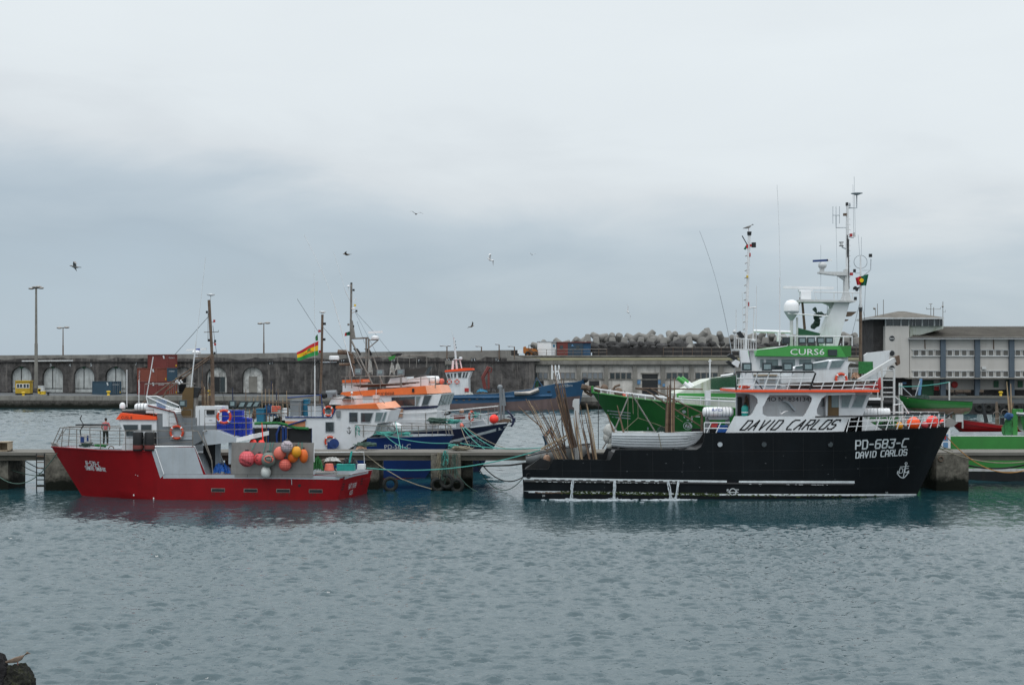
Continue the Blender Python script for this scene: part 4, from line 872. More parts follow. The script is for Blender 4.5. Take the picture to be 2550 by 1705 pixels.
# rubbing strake (half-round pipe) under the stripe
mb = MB(); pts = []
for i in range(40): x = 1305 + (2125 - 1305) * i / 39; p = S_(x, 1198 + (x - 1305) * .0115 - max(0, x - 1900) * .008, -.02); p and pts.append(p)
mb.tube(pts, .09, 8); part('rubbing_strake', mb, 'black_low', bk)
mb = MB()
for i in range(18):
    x = 1330 + i * 22 + r.uniform(-3, 3)
    if x < 1790: patch(mb, [(x, 1193 + i * .25), (x + 12, 1193 + i * .25), (x + 11, 1195.6 + i * .25), (x + 1, 1195.6 + i * .25)], lambda a, b: S_(a, b, .02))
part('scuff', mb, 'black_low', bk)
mb = MB()
for i in range(60):
    x = r.choice([r.uniform(1320, 1480), r.uniform(1860, 2060), r.uniform(1500, 1700)]); y = 1198 + (x - 1305) * .011; w_ = r.uniform(2, 7); patch(mb, [(x, y), (x + w_, y + .3), (x + w_, y + 1.3), (x, y + 1.1)], lambda a, b: S_(a, b, .1))
part('scrape', mb, 'white_ink', bk)
for x, y, mt in ((1793, 1106, 'light_grey'), (1903, 1106, 'dark'), (2068, 1106, 'dark')):
    c = S_(x, y, 0); mb = MB(); mb.torus(c, (0, 1, 0), .17, .03, 20, 6); q = part('porthole', mb, 'black_hull', bk); mb = MB(); mb.lathe([(.15, 0), (.15, .02)], c + V((0, .01, 0)), 18, (0, -1, 0)); part('pane', mb, 'glass' if mt == 'dark' else mt, q)
mb = MB(); mb.torus(S_(1317, 1184, 0), (0, 1, 0), .14, .035, 16, 6); part('fairlead', mb, 'black_low', bk)
mat('seam', (.016, .019, .021), .5, var=.3)
mb = MB()
for x in (1400, 1470, 1545, 1625, 1700, 1775, 1850, 1925, 2000, 2075, 2140, 2210): ribbon(mb, [(x, 1080 if x > 1760 else 1123 if x > 1536 else 1149), (x + 1, 1187)], .5, lambda a, b: S_(a, b, .006))
ribbon(mb, [(1310, 1171), (1500, 1172), (1800, 1172), (2100, 1168), (2290, 1160)], .45, lambda a, b: S_(a, b, .006)); ribbon(mb, [(1760, 1124), (2100, 1122), (2320, 1112)], .45, lambda a, b: S_(a, b, .006))
part('plate_seam', mb, 'seam', bk)
mb = MB(); rr_ = random.Random(99)
for i in range(26):
    x = rr_.uniform(1310, 2280); y = rr_.uniform(1130, 1236); w_ = rr_.uniform(1, 4); patch(mb, [(x, y), (x + w_, y + rr_.uniform(-.4, .4)), (x + w_, y + .7), (x, y + .8)], lambda a, b: S_(a, b, .009))
part('paint_chips', mb, 'grey_paint', bk)['kind'] = 'stuff'
# names and marks
mb = MB(); strokes(mb, 'PD-683-C', [(2131, 1097), (2262, 1092), (2256, 1112), (2131, 1118)], S_, 3.4, slant=.03)
strokes(mb, 'DAVID CARLOS', [(2132, 1126), (2259, 1118), (2257, 1132.5), (2131, 1140)], S_, 2.7, slant=.04)
ribbon(mb, [(2256, 1157), (2253, 1168), (2249, 1190)], 2, S_); ribbon(mb, disc(2256.5, 1153.5, 2.8, n=10) + [(2259.3, 1153.5)], 1.5, S_); ribbon(mb, [(2242, 1162), (2263, 1160)], 1.6, S_)
ribbon(mb, [(2235, 1175), (2237, 1182), (2242, 1187), (2246, 1189), (2252, 1188), (2258, 1182), (2262, 1174)], 2.2, S_); ribbon(mb, [(2234, 1179), (2236, 1172), (2240, 1178)], 1.4, S_); ribbon(mb, [(2257, 1176), (2263, 1171), (2263, 1178)], 1.4, S_)
strokes(mb, 'D', [(2241, 1166), (2249, 1166), (2247, 1177), (2239, 1177)], S_, 1.8); strokes(mb, 'C', [(2254, 1166), (2262, 1165), (2260, 1175), (2253, 1176)], S_, 1.8)
text(mb, '22', rectq(2205, 1224, 2211.5, 1229.5), S_); text(mb, '20', rectq(1350, 1231, 1357, 1236), S_)
ribbon(mb, disc(1825, 1224, 8, n=16) + [(1833, 1224)], 2.2, lambda a, b: S_(a, b, .03)); ribbon(mb, [(1813, 1225), (1838, 1225)], 1.7, lambda a, b: S_(a, b, .03)); text(mb, 'R', rectq(1810, 1217, 1816, 1223), lambda a, b: S_(a, b, .03)); text(mb, 'P', rectq(1834, 1217, 1840, 1223), lambda a, b: S_(a, b, .03))
part('lettering', mb, 'white_ink', bk)
# side plate with its three openings, made of convex pieces
def arcp(cx, cy, rx, ry, a0, a1, n=5): return [(cx + rx * math.cos(rad(a0 + (a1 - a0) * i / n)), cy - ry * math.sin(rad(a0 + (a1 - a0) * i / n))) for i in range(n + 1)]
PT = .16; SP = BK.sh(.22)
o1 = [(1833, 979), (1862, 980)] + arcp(1868, 1000, 19, 18, 85, 0, 5) + [(1886, 1003), (1874, 1029), (1867, 1035), (1856, 1036), (1832, 1036)]
o2 = [(1917, 983), (2011, 983)] + arcp(2012, 992, 9, 8, 70, -10, 4) + [(2019, 1004), (2005, 1032)] + [(2000, 1036.5), (1912, 1036.5)] + arcp(1910, 1026, 11, 9, 230, 170, 3) + [(1899.5, 1014), (1911, 991)]
o3 = [(2057, 984), (2130, 982), (2130, 1037), (2050, 1037)] + arcp(2046, 1026, 11, 9, 240, 175, 3) + [(2036, 1013), (2046, 992)]
pl = MB()
def strips(mb, outer_top, outer_bot, holes, x0, x1, fr, dep, step=3.0):
    """fill between outlines column by column, leaving the holes open"""
    def yrange(poly, x):
        ys = []
        for (ax, ay), (bx_, by) in zip(poly, poly[1:] + poly[:1]):
            if (ax <= x < bx_) or (bx_ <= x < ax): ys.append(ay + (by - ay) * (x - ax) / (bx_ - ax))
        return (min(ys), max(ys)) if len(ys) >= 2 else None
    n = int((x1 - x0) / step); X = [x0 + (x1 - x0) * i / n for i in range(n + 1)]
    for a, b in zip(X, X[1:]):
        mid = (a + b) / 2; h = [hh for hh in holes if yrange(hh, mid)]
        if h:
            hh = h[0]; ya = yrange(hh, a) or yrange(hh, mid); yb = yrange(hh, b) or yrange(hh, mid)
            mb.pf(fr, [(a, outer_top(a)), (b, outer_top(b)), (b, yb[0]), (a, ya[0])], 0, dep); mb.pf(fr, [(a, ya[1]), (b, yb[1]), (b, outer_bot(b)), (a, outer_bot(a))], 0, dep)
        else: mb.pf(fr, [(a, outer_top(a)), (b, outer_top(b)), (b, outer_bot(b)), (a, outer_bot(a))], 0, dep)
strips(pl, lambda x: 976.5, lambda x: 1040, [o1, o2, o3], 1833, 2130, SP, PT)
bm = None
pl.pf(SP, [(1830, 1036), (1833, 1036), (1833, 1040.1), (1828, 1040.1)], 0, PT)
pl.pf(SP, [(1828, 1040), (2114, 1040), (2100, 1077), (1807, 1079)], 0, PT)
def weld(mb):
    bm = bmesh.new(); vs = [bm.verts.new(p) for p in mb.v]
    for f in mb.f:
        try: bm.faces.new([vs[i] for i in f])
        except ValueError: pass
    bmesh.ops.remove_doubles(bm, verts=bm.verts, dist=.002)
    seen = {}
    for f in list(bm.faces):
        k = tuple(sorted(v.index for v in f.verts)) if False else tuple(sorted(id(v) for v in f.verts)); seen.setdefault(k, []).append(f)
    dead = [f for fs in seen.values() if len(fs) > 1 for f in fs]
    if dead: bmesh.ops.delete(bm, geom=dead, context='FACES_ONLY')
    bm.verts.index_update(); out = MB(); out.v = [v.co.copy() for v in bm.verts]; out.f = [[v.index for v in f.verts] for f in bm.faces]; bm.free(); return out
part('side_plate', weld(pl), 'white', bk, smooth=0)
far = MB(); far.bx(BK, 1833, 976.5, 2130, 1079, 5.1, .16); part('far_side_plate', far, 'white', bk)
mb = MB(); strokes(mb, 'DAVID CARLOS', [(1851, 1047), (2083, 1045), (2072, 1068), (1843, 1070)], plane_map(SP), 3.4, slant=.55, aw={'A': 'A2'}); part('name_lettering', mb, 'ink', bk)
mb = MB(); mb.bx(BK, 1830, 970.5, 2190, 976, .02, 5.4); part('orange_ledge', mb, 'orange', bk)
mb = MB(); mb.bx(BK, 1832, 968, 2188, 970.4, .2, 5.0); part('upper_deck', mb, 'light_grey', bk)
# inner cabin
mb = MB(); mb.bx(BK, 1868, 977, 2056, 1079, 1.35, 2.9); part('inner_cabin', mb, 'white', bk)
mb = MB(); text(mb, 'IMO Nº 8341345', rectq(1902, 988, 2023, 999), lambda x, y: BK.p(x, y, 1.33)); part('number_lettering', mb, 'ink', bk)
mb = MB(); mb.pf(BK, [(1950, 995), (1965, 999), (1985, 1021), (1980, 1024), (1962, 1003), (1949, 998)], .9, .4); part('stairway', mb, 'light_grey', bk)
mb = MB(); mb.bx(BK, 1837, 988, 1847, 1034, 1.5, .1); part('doorway', mb, 'ink', bk); mb = MB(); mb.bx(BK, 1833.5, 977, 1867.5, 1079, 1.6, .12); part('aft_wall', mb, 'light_grey', bk)
# wheelhouse
WHs = [(2056, 977), (2169, 977), (2148, 1037), (2146, 1078), (2056, 1078)]
mb = MB(); mb.pf(BK, WHs, .9, 3.8); wh = part('wheelhouse', mb, 'white', bk)
mb = MB(); mb.pf(BK, [(2063, 983), (2089, 983), (2089, 1037), (2062, 1037)], .82, .07); mb2 = part('door', mb, 'brown_funnel', wh); mb = MB(); mb.bx(BK, 2071, 983.5, 2088.5, 1014, .79, .02); part('door_pane', mb, 'band_green', mb2) if False else part('door_pane', mb, 'pale_glass', mb2)
for pp in ([(2096, 983), (2122, 983), (2112, 1013), (2096, 1013)], [(2135, 984), (2158, 984), (2146, 1013), (2121, 1013)]):
    f_ = MB(); g_ = MB(); window(f_, g_, BK, pp, .9, 1.6, .05); q = part('window', f_, 'light_grey', wh); part('pane', g_, 'pale_glass', q)
f_ = MB(); f_.pf(BK, [(2050, 990), (2056, 990), (2056, 1012), (2046, 1012)], 1.2, .06); part('side_window', f_, 'glass', wh)
# raked front windows of the wheelhouse, one pane each between posts
fa, fb = BK.p(2166, 984, .9), BK.p(2151, 1024, .9)
for k in range(4):
    a = BK.n * (.18 + k * .92) ; b_ = BK.n * (.18 + k * .92 + .76); mb = MB(); ou = BK.d * .03; mb.ext([fa + a + ou, fa + b_ + ou, fb + b_ + ou, fb + a + ou], BK.d * .03); part('front_window', mb, 'glass', wh)
# bow white bulwark plate behind the bow rail
mb = MB(); mb.pf(BK, [(2115, 1040), (2148, 1037), (2200, 1072), (2100, 1077)], .9, .1); part('fore_plate', mb, 'white', bk)
# upper cabin (flying bridge)
mb = MB(); mb.pf(BK, [(1978, 917), (2094, 894), (2117, 903), (2098, 936), (2122, 969), (1946, 969), (1946, 935), (1978, 935)], 1.2, 3); ub = part('upper_cabin', mb, 'white', bk)
for pp in ([(1981, 912), (2025, 905), (2063, 899), (2058, 916), (1981, 918)], [(2072, 899), (2104, 897), (2093, 914), (2066, 916)], [(1920, 912), (1973, 911), (1973, 918), (1920, 919)]):
    f_ = MB(); g_ = MB(); window(f_, g_, BK, pp, 1.2, 1.4, .05); q = part('window', f_, 'light_grey' if pp[0][0] > 1950 else 'dark', ub); part('pane', g_, 'pale_glass' if pp[0][0] > 1950 else 'glass', q)
mb = MB(); mb.bx(BK, 1886, 936, 1934, 968, 1.4, 1.6); part('locker', mb, 'light_grey', bk); mb = MB(); mb.bx(BK, 1884, 932, 1936, 936, 1.3, 1.8); part('locker_lid', mb, 'pale_wood', bk)
mb = MB(); [mb.bx(BK, x, y, x + 11, y + 8, 1.36, .03) for x in (1892, 1908, 1920) for y in (940, 952)]; part('vent_grille', mb, 'steel', bk)
mb = MB(); mb.pf(BK, [(2189, 948), (2193, 940), (2195, 970), (2189, 970)], .6, .3); mb.bx(BK, 2138, 953, 2186, 965, .9, .4); part('red_locker', mb, 'sign_red', bk)
# rails
def rails(parent, fr, tops, off, posts, r=.028, mt='white_rail', name='railing', lean=0, base=None):
    mb = MB()
    for pl_ in tops: mb.rail(fr, pl_, off, r, 5)
    o = part(name, mb, mt, parent)
    for a in posts:
        mb = MB(); mb.rail(fr, [(a[0], a[1]), (a[2], a[3])], off, r, 5); part('post', mb, mt, o)
    return o
for off in (.1, 5.3):
    rails(bk, BK, [[(1834, 942), (2030, 942)], [(1834, 958), (2024, 958)]], off, [(1834, 925, 1834, 970)] + [(1858 + k * 29, 927, 1844 + k * 29, 970) for k in range(6)], .035)
    rails(bk, BK, [[(2026, 952), (2186, 946)], [(2024, 961), (2186, 958)]], off, [(2052 + k * 26, 951 - k * .7, 2044 + k * 26, 970) for k in range(6)], .03)
mb = MB(); mb.rail(BK, [(1833, 970), (1833, 926), (2026, 926), (2031, 929), (2016, 969)], 0.02, .055, 6); mb.rail(BK, [(1880, 945), (1900, 970)], .3, .04, 5); part('lamp_frame', mb, 'ink', bk)
for x0, x1 in ((1849, 1872), (1899, 1923), (1950, 1974), (2001, 2025)):
    mb = MB(); mb.bx(BK, x0, 903, x1, 923, -.05, .25); q = part('floodlight', mb, 'lamp_body', bk); mb = MB(); mb.bx(BK, x0 + 3.5, 907, x1 - 3.5, 919, -.08, .03); part('lamp_glass', mb, 'lamp_glass', q)
# bundle of dark poles lying on the upper deck
r = random.Random(31)
for i in range(22):
    mb = MB(); x0 = r.uniform(1940, 1985); y0 = r.uniform(954, 968); x1 = r.uniform(2100, 2185); y1 = y0 - r.uniform(2, 9); o_ = r.uniform(.2, .9)
    mb.tube([BK.p(x0, y0, o_), BK.p((x0 + x1) / 2, (y0 + y1) / 2 + r.uniform(-1, 1), o_), BK.p(x1, max(947, y1), o_)], r.uniform(.02, .045), 5); single('stowed_pole', mb, 'bamboo_dark', 'dark fishing pole in the bundle lying along the upper deck rail of the black boat', 'pole', 'dark poles stowed on the black boat')
# bow rail, following the bulwark edge in plan
bow = [(2118, 1036, 2108, 1075, 2.68), (2140, 1036, 2131, 1074, 2.62), (2165, 1035, 2155, 1073, 2.55), (2192, 1034.5, 2181, 1071.5, 2.45), (2218, 1033.5, 2206, 1070.5, 2.3), (2246, 1032, 2233, 1069, 2.1), (2274, 1031, 2262, 1067.5, 1.9), (2302, 1030, 2288, 1066.5, 1.7), (2328, 1029, 2316, 1065.5, 1.3), (2340, 1028, 2334, 1064, 1.0), (2352, 1027, 2352, 1063, .55)]
mb = MB(); top = [BK.p(a, b, BH - e_) for a, b, c, d_, e_ in bow]; mb.tube([BK.p(2030, 1037.5, .05)] + top, .05, 6); part('bow_rail_top', mb, 'ink', bk)
br = MB()
for f_ in (.33, .66): br.tube([BK.p(a + (c - a) * f_, b + (d_ - b) * f_, BH - e_) for a, b, c, d_, e_ in bow], .022, 5)
for sgn in (1,):
    for f_ in (0, .33, .66): br.tube([BK.p(a + (c - a) * f_, b + (d_ - b) * f_, BH - e_) + V((0, 2 * e_, 0)) for a, b, c, d_, e_ in bow[::-1]], .022, 5)
bro = part('bow_rail', br, 'white_rail', bk)
for a, b, c, d_, e_ in bow:
    for far_ in (0, 1):
        mb = MB(); mb.tube([BK.p(a, b, BH - e_) + V((0, 2 * e_ * far_, 0)), BK.p(c, d_, BH - e_) + V((0, 2 * e_ * far_, 0))], .03, 5); part('post', mb, 'white_rail', bro)
# bow roller with anchor gear
mb = MB(); mb.pf(BC, [(2350, 1045), (2368, 1040), (2385, 1052), (2372, 1063), (2352, 1063)], -.35, .7); part('bow_roller', mb, 'steel', bk)
r = random.Random(8)
for i in range(9): mb = MB(); a = (r.uniform(2345, 2375), r.uniform(1030, 1050)); mb.rail(BC, [a, (a[0] + r.uniform(-15, 20), a[1] + r.uniform(-10, 18))], r.uniform(-.4, .3), .06, 6); part('anchor_gear', mb, r.choice(['dark', 'rusty', 'tube']), bk)
# white canister tank behind the bow rail and deck house parts
mb = MB(); mb.cyl(BK.p(2151, 1027, 2.2), BK.p(2182, 1027, 2.2), .27, .27, 14); mb.cyl(BK.p(2184, 1027, 2.2), BK.p(2214, 1027, 2.2), .27, .27, 14); [mb.torus(BK.p(x, 1027, 2.2), (1, 0, 0), .275, .02, 14, 5) for x in (2158, 2166, 2174, 2191, 2199, 2207)]; single('life_raft_canister', mb, 'clean_white', 'pair of white ribbed drums in a rack ahead of the black boat wheelhouse', 'life raft')
mb = MB(); mb.bx(BK, 2151, 1044, 2214, 1047, 1.8, .8); [mb.bx(BK, x, 1038, x + 2, 1071, 2.1, .08) for x in (2155, 2182, 2209)]; part('raft_rack', mb, 'white_rail', bk)
mb = MB(); mb.pf(BC, [(2138, 944), (2234, 886), (2239, 889), (2237, 898), (2150, 946)], -.2, .4); cr = part('crane_boom', mb, 'off_white', bk); mb = MB(); mb.pf(BC, [(2228, 888), (2240, 884), (2242, 905), (2236, 910), (2232, 899)], -.22, .44); part('boom_head', mb, 'rusty', cr)
mb = MB(); [mb.rail(BC, [(x, 917), (x, 1040)], o_, .07, 6) for x in (2196, 2226.5) for o_ in (-.3,)]; [mb.rail(BC, [(2196, y), (2226.5, y)], -.3, .035, 5) for y in (922, 946, 965, 977, 988)]; mb.rail(BC, [(2226, 985), (2248, 1003)], -.3, .04, 5); part('ladder_gantry', mb, 'off_white', bk)
mb = MB(); mb.rail(BK, [(2225, 1008), (2247, 1005), (2263, 1030)], 2.4, .05, 6); mb.rail(BK, [(2225, 1008), (2225, 1066)], 2.4, .04, 5); mb.rail(BK, [(2248, 1008), (2248, 1066)], 2.4, .04, 5); mb.rail(BK, [(2225, 1027), (2248, 1027)], 2.4, .03, 5); part('deck_frame', mb, 'white_rail', bk)
# keeper hoop of netting beside the name plate
mb = MB(); c = BK.p(2114, 1058, .3); [mb.torus(c, (0, 1, .1), .46 * s_, .012, 18, 4) for s_ in (1, .7, .4)]; mb.tube([c + V((-.5, 0, -.45)), c + V((.45, 0, .45))], .015, 4); single('net_hoop', mb, 'ink', 'thin dark wire net hoop leaning by the end of the white name plate', 'net')
# crow's nest mast: two raked legs, basket, pole with rungs
MA = BC
mb = MB(); mb.pf(MA, [(1842, 872), (1862, 872), (1880, 969), (1853, 969)], -1.0, .35); mb.pf(MA, [(1866, 872), (1877, 872), (1892, 968), (1880, 968)], -.5, .3); mb.pf(MA, [(1822, 905), (1832, 895), (1843, 900), (1838, 915)], -1, .3); mst = part('mast_leg', mb, 'white', bk)
mb = MB(); mb.bx(MA, 1831, 868, 1884, 873, -.9, 1.4); part('nest_floor', mb, 'off_white', mst)
mb = MB(); mb.tube([MA.p(1833, 842, -.9), MA.p(1883, 846, -.9), MA.p(1883, 846, .5), MA.p(1833, 842, .5), MA.p(1833, 842, -.9)], .03, 5)
for i in range(9): x = 1833 + i * 6.2; mb.tube([MA.p(x, 842 + i * .5, -.9), MA.p(x, 870, -.9)], .02, 4)
part('nest_rail', mb, 'white_rail', mst)
mb = MB(); mb.tube([MA.p(1857, 870), MA.p(1860, 760), MA.p(1866, 585)], .085, 8); part('mast_pole', mb, 'white_rail', mst)
mb = MB()
for i in range(11): y = 635 + i * 18.3; xx = 1865 - (y - 600) * .03; mb.tube([MA.p(xx, y), MA.p(xx - 8.5, y + 3)], .025, 4)
part('mast_rung', mb, 'tube', mst)
mb = MB(); mb.cyl(MA.p(1866, 586), MA.p(1866, 577), .12, .14, 10); mb.cyl(MA.p(1877, 616), MA.p(1877, 604), .14, .14, 10); mb.tube([MA.p(1867, 612), MA.p(1877, 612)], .05, 5); mb.tube([MA.p(1861, 610), MA.p(1848, 587)], .03, 4); part('masthead_lamp', mb, 'dark', mst)
mb = MB(); mb.bx(MA, 1866.5, 630, 1869.5, 639, -.1, .15); mb.bx(MA, 1863.5, 752, 1866, 762, -.1, .15); mb.bx(MA, 1867, 608, 1872, 614, -.1, .15); part('red_lamp', mb, 'sign_red', mst)
mb = MB(); mb.bx(MA, 1859.5, 686, 1863.5, 691, -.2, .2); part('yellow_lamp', mb, 'bright_yellow', mst)
mb = MB(); mb.pf(MA, [(1852, 620), (1859, 609), (1862, 613), (1857, 622)], -.05, .06); fl = single('rolled_flag', mb, 'flag_dark_green', 'small furled red and green flag below the top of the black boat mast', 'flag'); mb = MB(); mb.pf(MA, [(1857.5, 611), (1863, 609), (1863, 617), (1860, 619)], -.08, .03); part('red_half', mb, 'flag_red', fl)
mb = MB(); mb.rail(MA, [(1875, 845), (1878, 767)], 0, .035, 5); mb.rail(MA, [(1866, 767), (1882, 765)], 0, .05, 6); mb.rail(MA, [(1883, 845), (1884, 711)], .2, .02, 4); mb.rail(MA, [(1833, 842), (1833, 770)], 0, .025, 4); mb.rail(MA, [(1851, 843), (1848, 726)], 0, .015, 4); mb.rail(MA, bez((1942, 836), (1942, 650), (1935, 460)), .3, .013, 4); mb.rail(MA, [(1942, 836), (1942, 690)], .3, .035, 5); part('antenna', mb, 'white_rail', mst)
mb = MB(); mb.cyl(MA.p(1829, 870), MA.p(1829, 829), .04, .04, 5); mb.sph(MA.p(1829, 826), .12, 8, 6); mb.sph(MA.p(1876, 848, -1), .12, 8, 6); part('beacon', mb, 'off_white', mst)
for q_ in ([(1836, 828), (1844, 824), (1855, 840), (1846, 843)], [(1812, 885), (1820, 880), (1838, 893), (1834, 900)], [(1808, 900), (1815, 897), (1832, 910), (1828, 916)]): part('dark_lamp', MB().pf(MA, q_, -.9, .4), 'dark', mst)
mb = MB(); mb.rail(MA, bez((1742, 575), (1793, 735), (1830, 930)), .5, .013, 4); mb.rail(MA, bez((1742, 575), (1793, 735), (1830, 930))[7:], .5, .022, 4); part('whip_antenna', mb, 'light_grey', bk)
# aft A-frame gantry of brown tubes over the dinghy
t_ = MB(); GX = BC
for off in (-.3, .25):
    t_.rail(GX, [(1582, 966), (1750, 969)], off, .045, 5); t_.rail(GX, [(1617, 966), (1748, 1028)], off, .045, 5); t_.rail(GX, [(1582, 967), (1610, 972), (1746, 1062)], off, .045, 5)
for a, b in (((1635, 974), (1640, 985)), ((1663, 985), (1668, 1005)), ((1690, 998), (1668, 1008)), ((1710, 1010), (1687, 1023)), ((1746, 1030), (1715, 1042)), ((1712, 1011), (1714, 1042))): t_.rail(GX, [a, b], 0, .03, 5)
t_.rail(GX, [(1748, 1028), (1748, 1078)], 0, .08, 6); part('boom_lattice', t_, 'rusty', bk)
t_ = MB(); t_.rail(GX, [(1568, 980), (1533, 1065), (1500, 1117)], 0, .05, 6); t_.rail(GX, [(1573, 980), (1632, 1075)], 0, .05, 6); part('davit', t_, 'steel', bk)
t_ = MB()
for pp in ([(1588, 985), (1589, 1040), (1551, 1074)], [(1589, 1040), (1640, 1058), (1690, 1078)], [(1564, 985), (1563, 1075)], [(1575, 980), (1577, 1030)], [(1618, 992), (1700, 1050)]): t_.rail(GX, pp, -.15, .018, 4)
part('rigging', t_, 'rope_tan', bk)
# rail and life raft by the funnel column
rails(bk, BK, [[(1754, 1052), (1818, 1052)], [(1754, 1066), (1812, 1066)]], .1, [(1754, 1052, 1754, 1077), (1771, 1052, 1760, 1077), (1795, 1052, 1783, 1077)], .03)
t = thing('life_raft', 'white barrel life raft with blue RFD letters on the black boat', 'life raft', BK.p(1787, 1045, 1.2))
mb = MB(); c0, c1 = BK.p(1749, 1025.5, 1.2), BK.p(1827, 1025.5, 1.2); mb.lathe([(.02, 0), (.18, .03), (.27, .1), (.30, .22), (.30, .88), (.31, .9), (.31, .96), (.30, .98), (.30, 1.62), (.27, 1.75), (.18, 1.82), (.02, 1.85)], c0, 18, (1, 0, 0)); part('canister', mb, 'clean_white', t)
mb = MB(); [mb.torus(BK.p(x, 1025.5, 1.2), (1, 0, 0), .305, .013, 18, 4) for x in (1757, 1764, 1775, 1786, 1798, 1806, 1814, 1821)]; part('strap', mb, 'grey_paint', t)
mb = MB(); text(mb, 'RFD', rectq(1773, 1017, 1799, 1023.5), lambda x, y: BK.p(x, y, .89)); part('lettering', mb, 'blue_ink', t)
mb = MB(); mb.pf(BK, [(1762, 1038), (1816, 1038), (1812, 1045), (1766, 1045)], 1.0, .5); [mb.bx(BK, x, 1040, x + 9, 1077, 1.2, .3) for x in (1758, 1808)]; part('raft_cradle', mb, 'grey_paint', bk)
for x0, x1, y0, y1, mt, lb in ((1786, 1812, 1060, 1076, 'tarp_blue', 'blue tub behind the rail under the life raft'), (1772, 1788, 1052, 1064, 'sign_red', 'small red box under the life raft'),):
    t = thing('storage_tub', lb, 'tub', BK.p((x0 + x1) / 2, y1, 1)); mb = MB(); mb.bx(BK, x0, y0, x1, y1, .7, .5); part('body', mb, mt, t); mb = MB(); mb.bx(BK, x0 - .5, y0 - 1, x1 + .5, y0 + .4, .66, .58); part('rim', mb, mt, t)
# gas bottle and stowed gear in the first opening
t = thing('gas_bottle', 'green gas bottle with a white band standing in the aft opening of the black boat', 'gas bottle', BK.p(1855, 1035, .9))
mb = MB(); b = BK.p(1855, 1036, .9); mb.lathe([(.19, 0), (.2, .04), (.2, .52), (.13, .62), (.05, .66)], b, 16); part('body', mb, 'teal', t); mb = MB(); mb.lathe([(.204, .2), (.204, .27)], b, 16); part('band', mb, 'clean_white', t); mb = MB(); mb.lathe([(.06, .64), (.09, .68), (.09, .76), (.05, .8)], b, 10); part('valve', mb, 'dark', t)
blob(q := MB(), BK, 1852, 981, 1866, 1016, 1.1, .3, 2, 6); single('hanging_clothes', q, 'rusty', 'brown and dark clothes hanging above the gas bottle', 'clothes')
coil(1856, 966, 12, 75.2, .7, 'life_orange', 'orange rope coil lying on the upper deck beside the crow’s-nest mast', 9, .2)
# lifebuoys
def lifebuoy(c, ax, R, r_, lb, a0=0, a1=360, ang=45):
    t = thing('lifebuoy', lb, 'lifebuoy', c - V((0, 0, R)), 'orange lifebuoys'); mb = MB(); mb.torus(c, ax, R, r_, 26, 8, a0, a1); part('ring', mb, 'life_orange', t)
    mb = MB(); [mb.torus(c, ax, R, r_ * 1.07, 2, 8, k * 90 + ang - 6, k * 90 + ang + 6) for k in range(4) if a1 >= 360 or k * 90 + ang < a1]; part('reflective_band', mb, 'clean_white', t)
    mb = MB(); mb.torus(c, ax, R * 1.32, .008, 20, 4); part('grab_line', mb, 'rope_tan', t); return t
lifebuoy(BK.p(2095, 944, 1.12), (0.1, -1, .1), .32, .075, 'faded lifebuoy on the sloping front of the black boat upper cabin')
# deck buoys at the bow
def buoy(c, r_, mt, lb, grp, squash=1.1, tilt=(0, 0), txt=None, net=False, tail=True, cap='dark'):
    Mx = Matrix.Rotation(tilt[0], 3, 'Y') @ Matrix.Rotation(tilt[1], 3, 'X'); t = thing('buoy', lb, 'buoy', c - V((0, 0, r_)), grp)
    mb = MB(); mb.sph(c, (r_, r_, r_ * squash), 18, 12, Mx); part('float', mb, mt, t)
    mb = MB(); e_ = c + Mx @ V((0, 0, r_ * squash)); mb.lathe([(r_ * .3, -.04), (r_ * .22, .05), (r_ * .2, .08)], e_, 10, Mx @ V((0, 0, 1))); part('eyelet', mb, cap, t)
    if net:
        mb = MB()
        for k in range(1, 8): ph = math.pi * k / 8; mb.torus(c + Mx @ V((0, 0, r_ * squash * math.cos(ph))), Mx @ V((0, 0, 1)), r_ * 1.012 * math.sin(ph), .009, 18, 4)
        for k in range(8): mb.torus(c, Mx @ V((math.cos(k * math.pi / 8), math.sin(k * math.pi / 8), 0)), r_ * 1.015, .007, 20, 4)
        part('net_cover', mb, net, t)
    if txt:
        for s_, q_, m_ in txt:
            mb = MB(); fr = Fr(c.y); cx = c.x
            def f(u, v_, c=c, r_=r_):
                x = (u - CX) / F * c.y - c.x; z = H - (v_ - YH) / F * c.y - c.z; d2 = r_ * r_ - x * x - (z / squash) ** 2
                return None if d2 <= 0 else V((c.x + x, c.y - math.sqrt(d2) * 1.03 - .006, c.z + z))
            text(mb, s_, q_, f); part('lettering', mb, m_, t)
    return t
Rm = BK.m()
buoy(BK.p(2275, 1054, 1.8), 17 * Rm, 'hot_orange', 'bright orange buoy on the bow deck of the black boat', 'buoys on the bow deck of the black boat', 1.0, (1.3, .2))
buoy(BK.p(2322, 1050, 2.0), 16 * Rm, 'hot_red', 'coral red buoy behind the bow rail, next to the bright orange one', 'buoys on the bow deck of the black boat', 1.0, (1.2, .3))
buoy(BK.p(2303, 1058, 1.7), 9 * Rm, 'faded_red', 'small red buoy squeezed between the two large bow buoys', 'buoys on the bow deck of the black boat', 1.0, (1.5, 0))
buoy(BK.p(2348, 1052, 2.6), 9 * Rm, 'hot_red', 'small red buoy closest to the stem of the black boat', 'buoys on the bow deck of the black boat', 1.0, (1.5, 0))
buoy(BK.p(2240, 1060, 1.6), 10 * Rm, 'buoy_yellow', 'yellow-orange buoy at the aft end of the row on the bow deck', 'buoys on the bow deck of the black boat', .9, (1.5, 0))
blob(q := MB(), BK, 2232, 1036, 2262, 1062, 2.6, .8, 3, 3); single('canvas_bundle', q, 'canvas', 'crumpled pale canvas bundle behind the orange bow buoy', 'tarpaulin')
